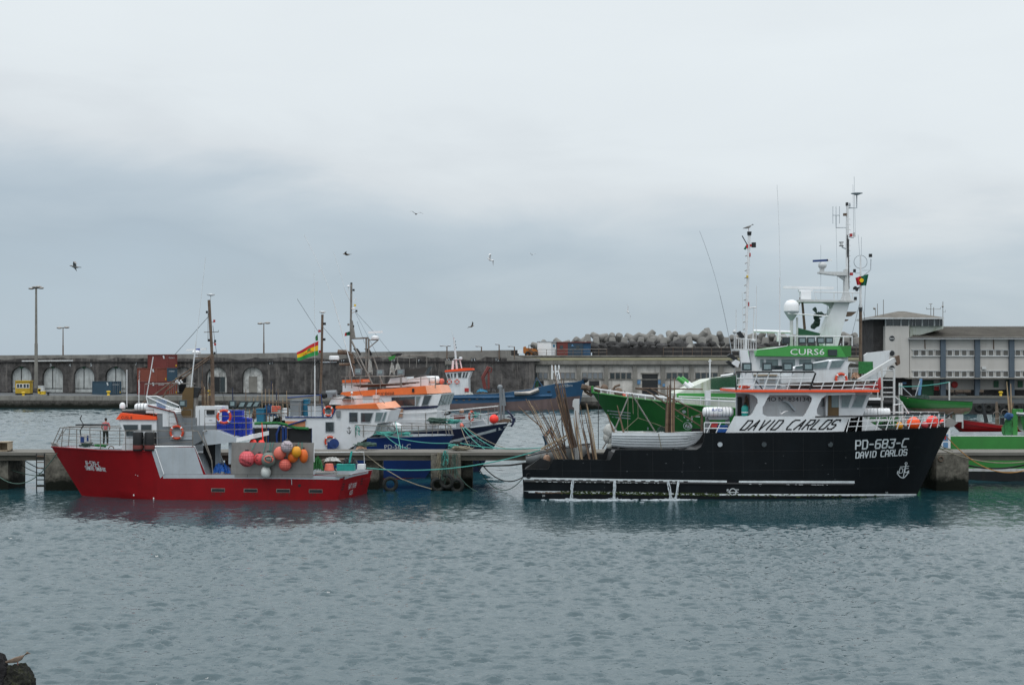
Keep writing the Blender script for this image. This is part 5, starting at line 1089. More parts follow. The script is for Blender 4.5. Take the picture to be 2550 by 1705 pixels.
blob(q := MB(), BK, 2180, 1050, 2230, 1070, 1.6, .8, 4, 13); single('net_heap', q, 'netting', 'dark heap of netting on the bow deck behind the slanted rail', 'net')
# water jets from the scuppers
mat('foam', (.55, .62, .66), .4, var=.4, sc=9, alpha=.7)
for x, y0, w_, dx, lb in ((1426, 1194, 5, -4, 'white jet of water pouring from the scupper nearest the stern of the black boat'), (1531, 1196, 5, -2, 'second white jet of water falling from the black hull'), (1664, 1197, 5.5, 8, 'broad slanting jet of water from the black hull, before the thin one'), (1690, 1197, 3.6, -7, 'thin jet of water, last of the row along the black hull')):
    mb = MB(); r = random.Random(x)
    for s_ in range(6):
        ox = r.uniform(-w_, w_) * .5; ph = r.random() * 6; pts = []
        for i in range(12):
            t_ = i / 11; px = x + ox + dx * t_ + 1.0 * math.sin(t_ * 9 + ph); py = y0 + (1243 - y0) * t_; pts.append(BK.p(px, py, -.08 - .30 * t_ ** .5 + r.uniform(-.02, .02)))
        mb.tube(pts, r.uniform(.012, .03), 4)
    for i in range(60):
        a_ = r.random() * 6.28; rr = r.random() ** .6; c = BK.p(x + dx, 1243, -.4) + V((math.cos(a_) * rr * .55, math.sin(a_) * rr * .45, 0)); c.z = .02 + r.random() * .16 * (1 - rr); mb.sph(c, r.uniform(.012, .04), 5, 4)
    mb.jit(.02, 6); single('water_jet', mb, 'foam', lb, 'water jet', 'water jets from the black hull', smooth=60)
mb = MB(); r = random.Random(77)
for i in range(240):
    x = r.choice([r.gauss(1424, 26), r.gauss(1530, 22), r.gauss(1675, 26), r.uniform(1390, 1735)]); c = BK.w(x, 0, -.25 - abs(r.gauss(0, .38))); mb.sph(V((c.x, c.y, .02)), (r.uniform(.04, .2), r.uniform(.02, .05), .03), 6, 4)
tag(single('foam', mb, 'foam', 'thin white foam along the waterline of the black boat below the water jets', 'foam', kind='stuff'), None, None)
# ---------------------------------------------------------------- people, birds and small craft builders
def skinmesh(pts, edges, sub=2):
    """pts: (V, radius) ; one continuous tapered surface"""
    me = bpy.data.meshes.new('body'); me.from_pydata([p for p, r in pts], edges, []); o = bpy.data.objects.new('body', me); COL.objects.link(o)
    md = o.modifiers.new('s', 'SKIN'); md.use_smooth_shade = True; ms = o.modifiers.new('u', 'SUBSURF'); ms.levels = ms.render_levels = sub
    for i, (p, r) in enumerate(pts): d = me.skin_vertices[0].data[i]; d.radius = (r, r) if isinstance(r, (int, float)) else r; d.use_root = (i == 0)
    bpy.context.view_layer.update(); m2 = bpy.data.meshes.new_from_object(o.evaluated_get(bpy.context.evaluated_depsgraph_get()))
    mb = MB(); mb.v = [v.co.copy() for v in m2.vertices]; mb.f = [list(p.vertices) for p in m2.polygons]
    bpy.data.objects.remove(o); bpy.data.meshes.remove(m2); return mb
def person(base, h, label, yaw, bend, shirt, trouser, arms, stride=.12, headturn=0):
    """built facing +y, then turned by yaw; bend = forward lean of the trunk in degrees"""
    k = h / 1.75; R = Matrix.Rotation(yaw, 3, 'Z'); b = rad(bend); up = V((0, math.sin(b), math.cos(b))); f = V((0, math.cos(b), -math.sin(b)))
    hip = V((0, -.12 * math.sin(b) * 2, .93)); W_ = lambda p: V(base) + R @ (V(p) * k)
    def S_k(lst): return [(W_(p), tuple(q * k for q in r) if isinstance(r, tuple) else r * k) for p, r in lst]
    chest = hip + up * .36; neck = hip + up * .56; head = neck + up * .10 + f * .02; sh = hip + up * .50
    legs = {}
    for s in (-1, 1):
        hp = hip + V((s * .09, 0, -.02)); kn = V((s * (.10 + stride * .3), hip.y * .3 + .05, .48)); an = V((s * (.10 + stride), -.02, .09)); legs[s] = (hp, kn, an)
    t = thing('person', label, 'person', base)
    # body: trunk, neck, head, arms and legs in one skin
    P_ = [(hip, .12), (chest, .115), (neck, .06), (head, .075)]; E = [(0, 1), (1, 2), (2, 3)]
    for s in (-1, 1):
        hp, kn, an = legs[s]; i = len(P_); P_ += [(hp, .085), (kn, .055), (an, .04), (an + V((s * .02, .14, -.05)), .035)]; E += [(0, i), (i, i + 1), (i + 1, i + 2), (i + 2, i + 3)]
        el, wr = arms[0 if s < 0 else 1]; so = sh + V((s * .17, 0, 0)); i = len(P_); wr_ = V(wr); d_ = (wr_ - V(el)).normalized()
        P_ += [(so, .05), (V(el), .042), (wr_, .028)]; E += [(1, i), (i, i + 1), (i + 1, i + 2)]
    part('body', skinmesh(S_k(P_), E), 'skin', t)
    # hands: palm, four fingers and a thumb
    hb = MB()
    for s in (-1, 1):
        el, wr = [V(q) for q in arms[0 if s < 0 else 1]]; d_ = (wr - el).normalized(); sd = d_.cross(V((0, 1, .3))).normalized(); pm = wr + d_ * .05
        hb.sph(W_(pm), (.04 * k, .025 * k, .045 * k), 8, 6)
        for j in range(4): a = pm + sd * (.028 - .018 * j) + d_ * .03; l_ = (.065, .075, .07, .055)[j]; hb.tube([W_(a), W_(a + d_ * l_ * .6), W_(a + d_ * l_ + V((0, .02, 0)))], .009 * k, 5)
        hb.tube([W_(pm + sd * .035), W_(pm + sd * .06 + d_ * .03)], .011 * k, 5)
    part('hands', hb, 'skin', t)
    hd = MB(); q = (R @ Matrix.Rotation(-b * .7, 3, 'X')); hc = head + up * .07 + f * .015
    hd.sph(W_(hc), (.075 * k, .095 * k, .115 * k), 14, 10, q); hd.sph(W_(hc + f * .10 - up * .01), (.013 * k, .02 * k, .02 * k), 6, 5, q); [hd.sph(W_(hc + V((s * .078, 0, 0))), (.012 * k, .02 * k, .03 * k), 6, 5, q) for s in (-1, 1)]; part('head', hd, 'skin', t)
    hr = MB(); hr.sph(W_(hc + up * .022 - f * .018), (.084 * k, .098 * k, .112 * k), 14, 10, q); part('hair', hr, 'hair', t)
    sp = [(hip + up * .02, .135), (chest, .145), (sh, .10), (neck - up * .01, .065)]; se = [(0, 1), (1, 2), (2, 3)]
    for s in (-1, 1):
        el, wr = [V(q) for q in arms[0 if s < 0 else 1]]; so = sh + V((s * .17, 0, 0)); i = len(sp); e2 = el + (wr - el) * (.0 if shirt == 'pink_shirt' else .8)
        sp += [(so, .07), (el + (so - el) * .25, .058)] + ([(e2, .045)] if shirt != 'pink_shirt' else []); se += [(2, i), (i, i + 1)] + ([(i + 1, i + 2)] if shirt != 'pink_shirt' else [])
    part('shirt' if shirt == 'pink_shirt' else 'jacket', skinmesh(S_k(sp), se), shirt, t)
    tp = [(hip + up * .05, .13)]; te = []
    for s in (-1, 1):
        hp, kn, an = legs[s]; i = len(tp); tp += [(hp, .10), (kn, .075), (an + V((0, 0, .03)), .062)]; te += [(0, i), (i, i + 1), (i + 1, i + 2)]
    part('trousers', skinmesh(S_k(tp), te), trouser, t)
    bt = MB()
    for s in (-1, 1): an = legs[s][2]; bt.sph(W_(an + V((0, .06, -.045))), (.05 * k, .13 * k, .045 * k), 10, 6, R)
    part('shoes', bt, 'dark', t); return t
def gull(c, span, yaw, roll, label, up=(.25, .1), flying=True, mt='gull_grey', group='gulls flying over the harbour', pitch=0):
    k = span / 1.3; Mx = Matrix.Rotation(yaw, 3, 'Z') @ Matrix.Rotation(pitch, 3, 'X') @ Matrix.Rotation(roll, 3, 'Y'); c = V(c); W_ = lambda p: c + Mx @ (V(p) * k)
    mb = MB()
    rings = []
    for y, r, z in ((-.27, .01, .02), (-.2, .035, .015), (-.08, .07, 0), (.06, .08, 0), (.15, .055, .03), (.2, .045, .05), (.25, .04, .055), (.29, .02, .05), (.34, .008, .04)):
        rings.append([W_((r * math.cos(a), y, z + r * .9 * math.sin(a))) for a in [2 * math.pi * i / 10 for i in range(10)]])
    mb.loft(rings)
    mb.loft([[W_((x, -.2, .02)), W_((x, -.2, .03)), W_((x * 1.8, -.36, .03)), W_((x * 1.8, -.36, .025))] for x in (-.03, .03)])
    for s in (-1, 1):
        R_ = []
        for x, ch, yy, z in ((.05, .20, .02, .03), (.2, .19, .05, up[0] * .5), (.36, .16, .06, up[0]), (.52, .10, -.02, up[0] + up[1] * .6), (.65, .02, -.12, up[0] + up[1])):
            z = z if flying else .03
            R_.append([W_((s * x, yy + ch * .5, z)), W_((s * x, yy, z + .018)), W_((s * x, yy - ch * .5, z)), W_((s * x, yy, z - .006))])
        if flying: mb.loft(R_)
    return single('gull', mb, mt, label, 'gull', group)
def perched(c, L_, yaw, label, mt, feet, group=None):
    """standing gull, length L_, facing +x turned by yaw"""
    k = L_ / .55; R = Matrix.Rotation(yaw, 3, 'Z'); W_ = lambda p: V(c) + R @ (V(p) * k); t = thing('gull', label, 'gull', c, group); mb = MB(); rings = []
    for x, z, r in ((-.30, .20, .008), (-.22, .215, .03), (-.1, .24, .065), (.03, .265, .08), (.12, .30, .062), (.155, .35, .04), (.18, .385, .042), (.215, .395, .036), (.245, .39, .014), (.29, .38, .006)):
        rings.append([W_((x + r * .5 * math.sin(a), r * .8 * math.cos(a), z + r * math.sin(a))) for a in [2 * math.pi * i / 12 for i in range(12)]])
    mb.loft(rings); part('body', mb, mt, t)
    mb = MB(); [mb.loft([[W_((x, s * (w_ + .004), z + h_)), W_((x, s * (w_ + .012), z)), W_((x, s * w_, z - h_))] for x, z, w_, h_ in ((.1, .28, .05, .03), (0, .26, .07, .05), (-.15, .225, .055, .04), (-.30, .19, .02, .012))]) for s in (-1, 1)]; part('wing', mb, mt, t)
    mb = MB(); [mb.tube([W_((.0, s * .03, .2)), W_((.01, s * .03, .1)), W_((.005, s * .03, .01)), W_((.06, s * .035, .005))], .008 * k, 5) for s in (-1, 1)]; part('leg', mb, 'pink_leg', t); return t
def small_boat(fr, st, Bh, mt, name, label, cat, inside='off_white', strakes=5, smat='steel', n=8, pw=2.0, gun=None, group=None):
    """st: (px, y_top, y_bottom, half breadth) left to right; open clinker boat with thickness"""
    def sec(px, yt, yb, b, ins=0):
        t = fr.p(px, yt, Bh - b); kb = fr.p(px, yb, Bh); tt = (t - fr.o).dot(fr.d); z0 = t.z; z1 = kb.z + ins; o = []
        if strakes:                      # overlapping planks: each one steps back in under the one above
            k = strakes + 1; vv = [(j + e_) / k for j in range(k) for e_ in (.0, .5, .93)] + [1.0]; st_ = [.075 * e_ * min(1, b) for j in range(k) for e_ in (0, .55, 1)] + [0]
            return [(tt, max(0, b - ins) * ((1 - .42 * v ** 1.5) if v < .93 else (1 - v) * 5) + s_ * (1 if ins == 0 and v < .9 else 0), z0 + (z1 - z0) * v) for v, s_ in zip(vv, st_)]
        for i in range(n + 1): v = i / n; o.append((tt, max(0, b - ins) * (1 - v ** pw) ** .8, z0 + (z1 - z0) * v))
        return o
    Wf = lambda t, b, z, s: fr.o + fr.d * t + fr.n * (Bh - s * b) + V((0, 0, z))
    S0 = [sec(*r) for r in st]; S1 = [sec(*r, ins=.035) for r in st]
    t = thing(name, label, cat, Wf(S0[len(S0) // 2][0][0], 0, S0[len(S0) // 2][-1][2], 1), group)
    mk = lambda Ss: [[Wf(*q, 1) for q in s] + [Wf(*q, -1) for q in reversed(s[:-1])] for s in Ss]
    mb = MB(); r0 = mk(S0); mb.loft(r0, closed=False, caps=False)
    for rg in (r0[0], r0[-1]): i = mb.v.index(rg[0]); mb.f.append(list(range(i, i + len(rg))))
    part('hull', mb, mt, t); srf = Surf(mb)
    mb = MB(); mb.loft(mk(S1), closed=False, caps=False); part('inside', mb, inside, t)
    mb = MB(); [mb.tube([Wf(s[0][0], s[0][1], s[0][2] + .005, sg) for s in S0], .03, 5) for sg in (1, -1)]; part('gunwale', mb, gun or mt, t)
    mb = MB()
    for f_ in (.25, .5, .72): k = int(f_ * len(S0)); s = S1[k][1]; mb.ext([Wf(s[0] - .12, s[1], s[2], 1), Wf(s[0] + .12, s[1], s[2], 1), Wf(s[0] + .12, s[1], s[2], -1), Wf(s[0] - .12, s[1], s[2], -1)], (0, 0, .04))
    part('thwart', mb, 'pale_wood', t); return t, srf
def pole(fr, a, b, off, r_, mt, label, group, nm='bamboo_pole', bow=0, off2=None):
    p, q = fr.p(*a, off), fr.p(*b, off if off2 is None else off2); md = (p + q) / 2 + V((bow, 0, 0)); pts = [p + (md - p) * t * 1.0 * 1 for t in (0, .5, 1)][:2] + [md, md + (q - md) * .5, q]
    mb = MB(); rs = [r_ * .45, r_ * .65, r_ * .8, r_ * .9, r_]
    for (x, y, r0, r1) in zip(pts, pts[1:], rs, rs[1:]): mb.cyl(x, y, r0 * 1.3, r1 * 1.3, 5)
    return single(nm, mb, mt, label, 'pole', group)

# ================================================================ on the black boat: dinghy, skiff, poles
DG = Fr(76.3, 0, 1275); mat('dinghy_grey', (.50, .54, .56), .5, var=.1, sc=2, streak=.2, scol=(.3, .3, .28))
dt, ds = small_boat(DG, [(1524, 1078, 1112, .82), (1560, 1078, 1116, .88), (1610, 1078.5, 1117, .92), (1650, 1078.5, 1118, .9), (1685, 1078, 1118, .78), (1712, 1077.5, 1116, .58), (1732, 1077, 1106, .32), (1743, 1076, 1093, .14), (1750, 1075.5, 1080, .02)], .95, 'dinghy_grey', 'dinghy', 'pale grey clinker dinghy carried on the black boat amidships', 'dinghy', strakes=5, smat='grey_paint', pw=3.4)
mb = MB(); text(mb, 'DAVID CARLOS', rectq(1702, 1091, 1730, 1094.5), ds); text(mb, 'AUX', rectq(1712, 1086, 1722, 1089), ds); part('lettering', mb, 'grey_paint', dt)
mb = MB(); mb.rail(DG, [(1640, 1079), (1643, 1095), (1647, 1119)], -.02, .02, 4); part('lashing', mb, 'rope_tan', dt)
mb = MB(); mb.bx(BK, 1545, 1118, 1560, 1122, 1.0, 2.0); mb.bx(BK, 1680, 1117, 1690, 1122, 1.0, 2); part('dinghy_chock', mb, 'dark', bk)
q = MB(); q.sph(DG.p(1516, 1073, .9), (.33, .3, .42), 12, 8); q.sph(DG.p(1512, 1088, .9), (.24, .22, .36), 10, 7); q.sph(DG.p(1519, 1097, .9), (.14, .14, .3), 10, 7); q.sph(DG.p(1518, 1110, .9), (.2, .16, .2), 10, 7); q.jit(.06, 5, 2); om = thing('outboard_motor', 'outboard motor wrapped in pale canvas on the dinghy stern', 'outboard motor', DG.p(1518, 1120, .9)); part('canvas_cover', q, 'canvas', om)
mb = MB(); mb.rail(DG, [(1517, 1104), (1519, 1121)], .95, .04, 6); mb.pf(DG, [(1511, 1116), (1524, 1117), (1520, 1123), (1514, 1124)], .9, .05); part('lower_unit', mb, 'dark', om)
blob(q := MB(), DG, 1634, 1060, 1660, 1079, .6, .4, 3, 9); single('net_bag', q, 'netting', 'dark grey net bundle lying in the pale dinghy', 'net')
G1 = 'bamboo poles standing aft on the black boat'; G2 = 'bamboo poles standing in the dinghy'
for a, b, lb in (((1512, 1031), (1530, 1077), 'short brown stick leaning over the outboard motor'), ((1537, 1009), (1553, 1077), 'brown stick slanting out of the stern of the pale dinghy')): pole(DG, a, b, .6, .045, 'bamboo', lb, None)
r = random.Random(12)
for i in range(12):
    x = 1657 + i * 1.9 + r.uniform(-1, 1); pole(DG, (x + r.uniform(-1, 4), r.choice([940, 958, 962, 985, 990, 1000])), (x - r.uniform(0, 3) + 2, 1077), .5 + r.random() * .5, r.uniform(.03, .05), r.choice(['bamboo', 'bamboo', 'bamboo_pale', 'bamboo_dark']), 'upright brown bamboo pole in the bundle standing in the dinghy', G2)
SK = Fr(78.2, 0, 1275)
kt, ks = small_boat(SK, [(1310, 1136, 1152, .55), (1320, 1133.5, 1155, .62), (1350, 1127, 1156, .72), (1390, 1119, 1153, .76), (1430, 1111.5, 1147, .68), (1455, 1107, 1137, .42), (1470, 1104.5, 1112, .05)], .8, 'off_white', 'skiff', 'white skiff with a dark gunwale tilted on the stern of the black boat', 'skiff', strakes=0, gun='ink', inside='grey_paint')
mb = MB(); text(mb, 'DAVID', rectq(1424, 1121, 1442, 1124.5), ks); part('lettering', mb, 'grey_paint', kt)
buoy(SK.p(1362, 1142, -.25), .22, 'tan', 'tan buoy hanging against the side of the tilted white skiff', None, 1.2)
mb = MB(); mb.pf(BK, [(1308, 1168), (1335, 1148), (1345, 1140), (1372, 1150), (1366, 1168)], 2.2, 1.2); part('stern_ramp', mb, 'black_low', bk)
mb = MB(); mb.rail(SK, [(1336, 1150), (1344, 1166)], -.4, .02, 4); mb.rail(SK, [(1347, 1130), (1350, 1166)], -.4, .02, 4); part('lashing', mb, 'rope_tan', kt)
PLB = Fr(77, 0)
mb = MB(); mb.pf(PLB, [(1346, 1116), (1411, 1082), (1414, 1085), (1350, 1120)], .3, .2); single('plank', mb, 'pale_wood', 'pale plank slanting up over the tilted white skiff, uppermost of two', 'plank')
mb = MB(); mb.pf(PLB, [(1358, 1121), (1405, 1095), (1414, 1088), (1408, 1098), (1360, 1125)], .0, .15); single('plank', mb, 'wood', 'darker warped plank crossing behind the leaning bamboo poles', 'plank')
mb = MB(); mb.pf(PLB, [(1427, 998), (1431, 993), (1443, 993), (1442, 1065), (1430, 1065), (1430, 1015), (1426, 1012)], .8, .3); mb.rail(PLB, [(1436, 1064), (1437, 1150)], .95, .13, 8); single('pump_column', mb, 'off_white', 'upright white column standing among the bamboo poles on the stern', 'column')
L_ = [(1309, 992, 1385, 1143), (1316, 996, 1391, 1143), (1330, 999, 1402, 1143), (1326, 1010, 1396, 1143), (1345, 1018, 1414, 1142), (1350, 1030, 1408, 1143), (1370, 993, 1409, 1128), (1363, 1016, 1402, 1120), (1374, 1026, 1404, 1118), (1364, 1036, 1398, 1112), (1290, 1011, 1352, 1066), (1372, 1060, 1409, 1142), (1352, 1038, 1400, 1142), (1356, 1048, 1396, 1136), (1404, 1030, 1372, 1090),
      (1428, 1040, 1448, 1143), (1433, 1022, 1446, 1143), (1441, 1027, 1468, 1143), (1445, 1008, 1466, 1141), (1458, 1000, 1481, 1143), (1461, 1004, 1484, 1143), (1456, 1027, 1478, 1143), (1463, 1012, 1486, 1143), (1449, 1050, 1470, 1143), (1424, 1062, 1440, 1143), (1431, 1060, 1447, 1143), (1436, 1050, 1450, 1143), (1420, 1048, 1429, 1143), (1397, 1012, 1408, 1118), (1415, 1100, 1428, 1143)]
r = random.Random(21)
for i, (x0, y0, x1, y1) in enumerate(L_):
    pole(PLB, (x0, y0), (x1, y1), r.uniform(-.3, 1.6), r.uniform(.022, .038), r.choice(['bamboo', 'bamboo_pale', 'bamboo', 'bamboo_dark']), 'loose bamboo pole leaning out over the stern of the black boat' if i < 15 else 'bamboo pole standing between the white column and the dinghy', G1, bow=r.uniform(-.06, .06))
for i in range(20):
    s_ = i / 19; x0 = 1381 + 28 * s_ + r.uniform(-2, 2); y0 = [947, 960, 985, 905, 930, 952, 965, 975, 990, 1000][i % 10] + s_ * 20; pole(PLB, (x0 - (8 if y0 < 920 else 0), y0), (1420 + 20 * s_ * .8, 1113 + r.uniform(-2, 2)), r.uniform(-.1, .6), r.uniform(.03, .05), r.choice(['bamboo', 'bamboo_dark', 'bamboo']), 'bamboo pole of the thick upright bundle on the stern of the black boat', G1)

# ================================================================ red fishing boat
RF = Fr(74.7, -1.5, 500); RH = 2.4; RC = RF.sh(RH)
rb = thing('red_fishing_boat', 'red fishing boat with a small orange-roofed wheelhouse and buoys along its side', 'fishing boat', RC.w(500, 0))
st = [(128, 1112, .04, 204, .02), (150, 1114, .5, 214, .12), (200, 1117, 1.2, 240, .5), (250, 1121, 1.72, 282, 1.05), (300, 1122, 2.02, 322, 1.6), (379, 1122.5, 2.28, 388, 2.15), (387, 1111.5, 2.3, 395, 2.18), (484, 1111.5, 2.4, 484, 2.36), (512, 1180, 2.4, 512, 2.38), (600, 1180.5, 2.4, 600, 2.4), (700, 1181, 2.4, 700, 2.38), (790, 1182, 2.36, 785, 2.3, .3), (830, 1183.5, 2.28, 822, 2.15, .65), (856, 1184.5, 2.2, 841, 2.05, 1.1)]
skin, inn = hull(RF, st, RH, [2.55] * 8 + [.95] * 6, 1.2)
part('hull', skin, 'red_hull', rb); part('deck', inn, 'deck_grey', rb); RS = Surf(skin)
mb = MB(); patch(mb, [(378, 1124), (388, 1113), (409, 1181), (399, 1190.5)], RS); strip(mb, [(406, 1180.5), (512, 1181)], [(398, 1190.5), (512, 1190.8)], RS)
strip(mb, [(508, 1181), (700, 1181.5), (855, 1185.5)], [(508, 1190.5), (700, 1191.5), (852, 1194)], lambda a, b: RS(a, b, .014)); strip(mb, [(858, 1185), (880, 1177), (917, 1169)], [(858, 1193), (880, 1186), (917, 1178)], lambda a, b: RS(a, b, .014), 6); part('white_band', mb, 'light_grey', rb)
mb = MB(); patch(mb, [(388, 1113), (484, 1113), (506, 1180.3), (408, 1180.3)], lambda a, b: RS(a, b, .02)); part('bulwark_plate', mb, 'light_grey', rb)
mb = MB(); mb.rail(RF, [(386, 1111), (484, 1111), (511, 1180)], .08, .05, 6); mb.tube([p for p in [RS(387 + (x - 387) * 1, 1117 + (x - 387) * 3, .06) for x in (387, 390, 395, 400, 405, 408)] if p], .03, 5); part('plate_rim', mb, 'clean_white', rb)
mb = MB(); tpts = [RF.p(r_[0], r_[1], RH - r_[2]) for r_ in st[:6]]; mb.tube(tpts, .045, 6); mb.tube([p + RF.n * 2 * r_[2] for p, r_ in zip(tpts, st)], .045, 6); part('gunwale_tube', mb, 'red_hull', rb)
for x in (526, 607, 688, 769): 
    mb = MB(); y = 1215 + (x - 526) * .010; patch(mb, [(x, y), (x + 34, y + .3), (x + 34, y + 9.6), (x, y + 9.2)], RS); q = part('scupper_frame', mb, 'tube', rb); mb = MB(); patch(mb, [(x + 2, y + 1.6), (x + 33, y + 1.9), (x + 33, y + 8.6), (x + 1.2, y + 8.2)], lambda a, b: RS(a, b, .02)); part('scupper', mb, 'dark', q)
mat('rust_run', (.10, .012, .010), .7, var=.4, sc=5)
mb = MB(); r3 = random.Random(6)
for i in range(38): x = r3.choice([526, 607, 688, 769]) + r3.uniform(0, 34); y = 1226 + r3.uniform(-1, 1); patch(mb, [(x, y), (x + r3.uniform(.6, 1.8), y), (x + .7, y + r3.uniform(6, 17)), (x + .2, y + 6)], lambda a, b: RS(a, b, .008))
for i in range(30): x = r3.uniform(410, 850); y = 1193; patch(mb, [(x, y), (x + r3.uniform(.5, 1.5), y), (x + .5, y + r3.uniform(3, 14)), (x + .1, y + 3)], lambda a, b: RS(a, b, .008))
part('grime_run', mb, 'rust_run', rb)['kind'] = 'stuff'
mb = MB(); ribbon(mb, [(726, 1193), (726.5, 1206)], 1.6, lambda a, b: RS(a, b, .01)); part('drip_mark', mb, 'light_grey', rb)
mb = MB(); patch(mb, disc(745.5, 1208.5, 3.8), RS); part('drain_hole', mb, 'ink', rb); mb = MB(); [patch(mb, disc(x, y, 1.6, 2.6), RS) for x, y in ((333, 1232), (382.5, 1240))]; [patch(mb, disc(x, y, .9), RS) for x, y in ((337.5, 1182), (343, 1184))]; part('sea_inlet', mb, 'clean_white', rb)
mb = MB(); [patch(mb, [(a, b), (a + 5, b - 1), (a + 4, b + 2), (a - 1, b + 3)], lambda x, y: RS(x, y, .02)) for a, b in ((854, 1204), (853, 1210.5), (851, 1217), (900, 1190.5), (899, 1196.5), (898, 1203))]; part('transom_slot', mb, 'ink', rb)
mb = MB(); strokes(mb, 'H-539-C', [(213, 1147), (246, 1150.5), (249, 1161), (215, 1158)], RS, 1.5, wd=.5); strokes(mb, 'SANTO ONOFRE', [(211, 1159.5), (262, 1165), (264, 1173), (215, 1169)], RS, 1.25, wd=.5)
text(mb, 'SANTO ONOFRE', [(869, 1204), (889, 1200), (886, 1213), (867, 1218)], RS); text(mb, 'HORTA', [(871, 1221), (880, 1218), (878, 1230), (869, 1233)], RS); part('lettering', mb, 'white_ink', rb)
# bow rail, port and far side
sid = [(150, 1064, 130, 1108, .3), (157, 1065, 153, 1114, .55), (191, 1068.5, 191, 1117, 1.1), (250, 1071.5, 250, 1121, 1.72), (313, 1072, 313, 1122, 2.1), (383, 1072, 383, 1122, 2.3), (480, 1072, 480, 1111, 2.38)]
for far_ in (0, 1):
    mb = MB(); off = lambda e_: RH - e_
    for f_ in (0, .36, .68):
        pts = [RF.p(a + (c - a) * f_, b + (d_ - b) * f_ if i else b + (d_ - b) * f_, RH - e_) + RF.n * 2 * e_ * far_ for i, (a, b, c, d_, e_) in enumerate(sid)]
        mb.tube(pts, .028 if f_ == 0 else .018, 5)
    if not far_: mb.tube([RF.p(x, y, .02) for x, y in ((480, 1072), (492, 1073), (500, 1087), (514, 1115), (527, 1146), (530, 1179))], .035, 6); mb.tube([RF.p(x, y, .02) for x, y in ((516, 1072), (506, 1075), (506, 1082), (526, 1140))], .03, 6)
    q = part('bow_rail', mb, 'tube', rb)
    for a, b, c, d_, e_ in sid: mb = MB(); mb.tube([RF.p(a, b, RH - e_) + RF.n * 2 * e_ * far_, RF.p(c, d_, RH - e_) + RF.n * 2 * e_ * far_], .028, 5); part('post', mb, 'tube', q)
mb = MB(); mb.pf(RC, [(126, 1101), (140, 1104), (147, 1113), (130, 1112)], -.15, .3); part('bow_bracket', mb, 'steel', rb)
# wheelhouse
mb = MB(); mb.pf(RF, [(295, 1044), (389, 1044), (391, 1120), (303, 1120), (309, 1080)], .55, 3.1); wh = part('wheelhouse', mb, 'white', rb)
mb = MB(); mb.pf(RF, [(300, 1028), (388, 1037), (389, 1045), (288, 1044)], .45, 3.3); part('orange_roof', mb, 'orange', rb)
mb = MB(); text(mb, 'CUSL-8', rectq(302, 1035.5, 329, 1043), plane_map(RF, .43)); part('lettering', mb, 'ink', rb)
mb = MB(); mb.pf(RF, [(303, 1023), (364, 1023), (360, 1034), (303, 1027)], .9, 2); part('roof_fairing', mb, 'dark', rb)
for pp in ([(307, 1058), (342, 1058), (342, 1070), (331, 1070), (331, 1084), (316, 1084)], [(352, 1058), (376, 1058), (376, 1070), (352, 1070)]): f_ = MB(); g_ = MB(); window(f_, g_, RF, pp, .55, 1.3, .05); q = part('window', f_, 'grey_paint', wh); part('pane', g_, 'glass', q)
mb = MB(); [mb.lathe([(.28, 0), (.3, .05), (.3, 1.0), (.27, 1.08)], RF.p(x, 1121.5, .25), 16) for x in (344,)]; single('rubber_drum', mb, 'black_rubber', 'black drum with a faded red foot beside the wheelhouse corner of the red boat', 'drum', 'black drums on the red boat')
mb = MB(); mb.lathe([(.33, 0), (.35, .05), (.35, 1.0), (.31, 1.08)], RF.p(375, 1121.5, .3), 16); single('rubber_drum', mb, 'black_rubber', 'wider black drum next to the steel post, aft one of the two', 'drum', 'black drums on the red boat')
for x, r_ in ((344, .303), (375, .353)): mb = MB(); mb.lathe([(r_, .1), (r_ + .004, .12), (r_ + .004, .3), (r_, .33)], RF.p(x, 1121.5, .25 if x < 350 else .3), 16); part('red_foot', mb, 'container_red', [o for o in bpy.data.objects if o.name.startswith('rubber_drum')][0 if x < 350 else 1])
# grey cabin block with stepped paint, helm station with sloping screen
mb = MB(); mb.pf(RF, [(391, 1020), (395, 1020), (440, 1030), (451, 1060), (537, 1060), (537, 1076), (480, 1110), (391, 1120)], .7, 2.9); part('cabin', mb, 'grey_paint', rb)
mb = MB(); mb.pf(RF, [(365, 1007), (432, 1026), (443, 1062), (405, 1062), (405, 1030), (363, 1028)], .66, 2.8); part('helm_station', mb, 'white', rb)
mb = MB(); mb.rail(RF, [(368, 1009), (434, 1026), (444, 1060)], .63, .045, 5); part('trim', mb, 'container_red', rb)
mb = MB(); mb.pf(RF, [(365, 988), (388, 988), (445, 1011), (434, 1020), (368, 1005)], .8, .03); part('wind_screen', mb, 'screen_glass', rb)
mb = MB()
for o_ in (.75, 2.6): mb.rail(RF, [(364, 987), (389, 986), (447, 1010), (448, 1018)], o_, .035, 5); mb.rail(RF, [(365, 987), (432, 1018)], o_, .035, 5); mb.rail(RF, [(364, 987), (369, 1008)], o_, .03, 5)
part('screen_frame', mb, 'clean_white', rb)
mb = MB(); mb.lathe([(.25, 0), (.33, .45), (.34, .5)], RF.p(402, 1016, 1.4), 14); single('blue_tub', mb, 'tarp_blue', 'blue plastic tub behind the sloping clear screen of the red boat', 'tub')
mb = MB(); mb.bx(RF, 424, 1073, 478, 1094, .66, .05); part('white_panel', mb, 'light_grey', rb)
mb = MB(); mb.pf(RF, [(462, 964), (482, 964), (479.5, 1041), (450, 1041), (454, 979)], 1.6, .7); fu = part('funnel', mb, 'brown_funnel', rb); mb = MB(); mb.pf(RF, [(482, 964), (498, 965), (488, 990), (480, 990)], 1.65, .5); part('exhaust_cowl', mb, 'dark', fu)
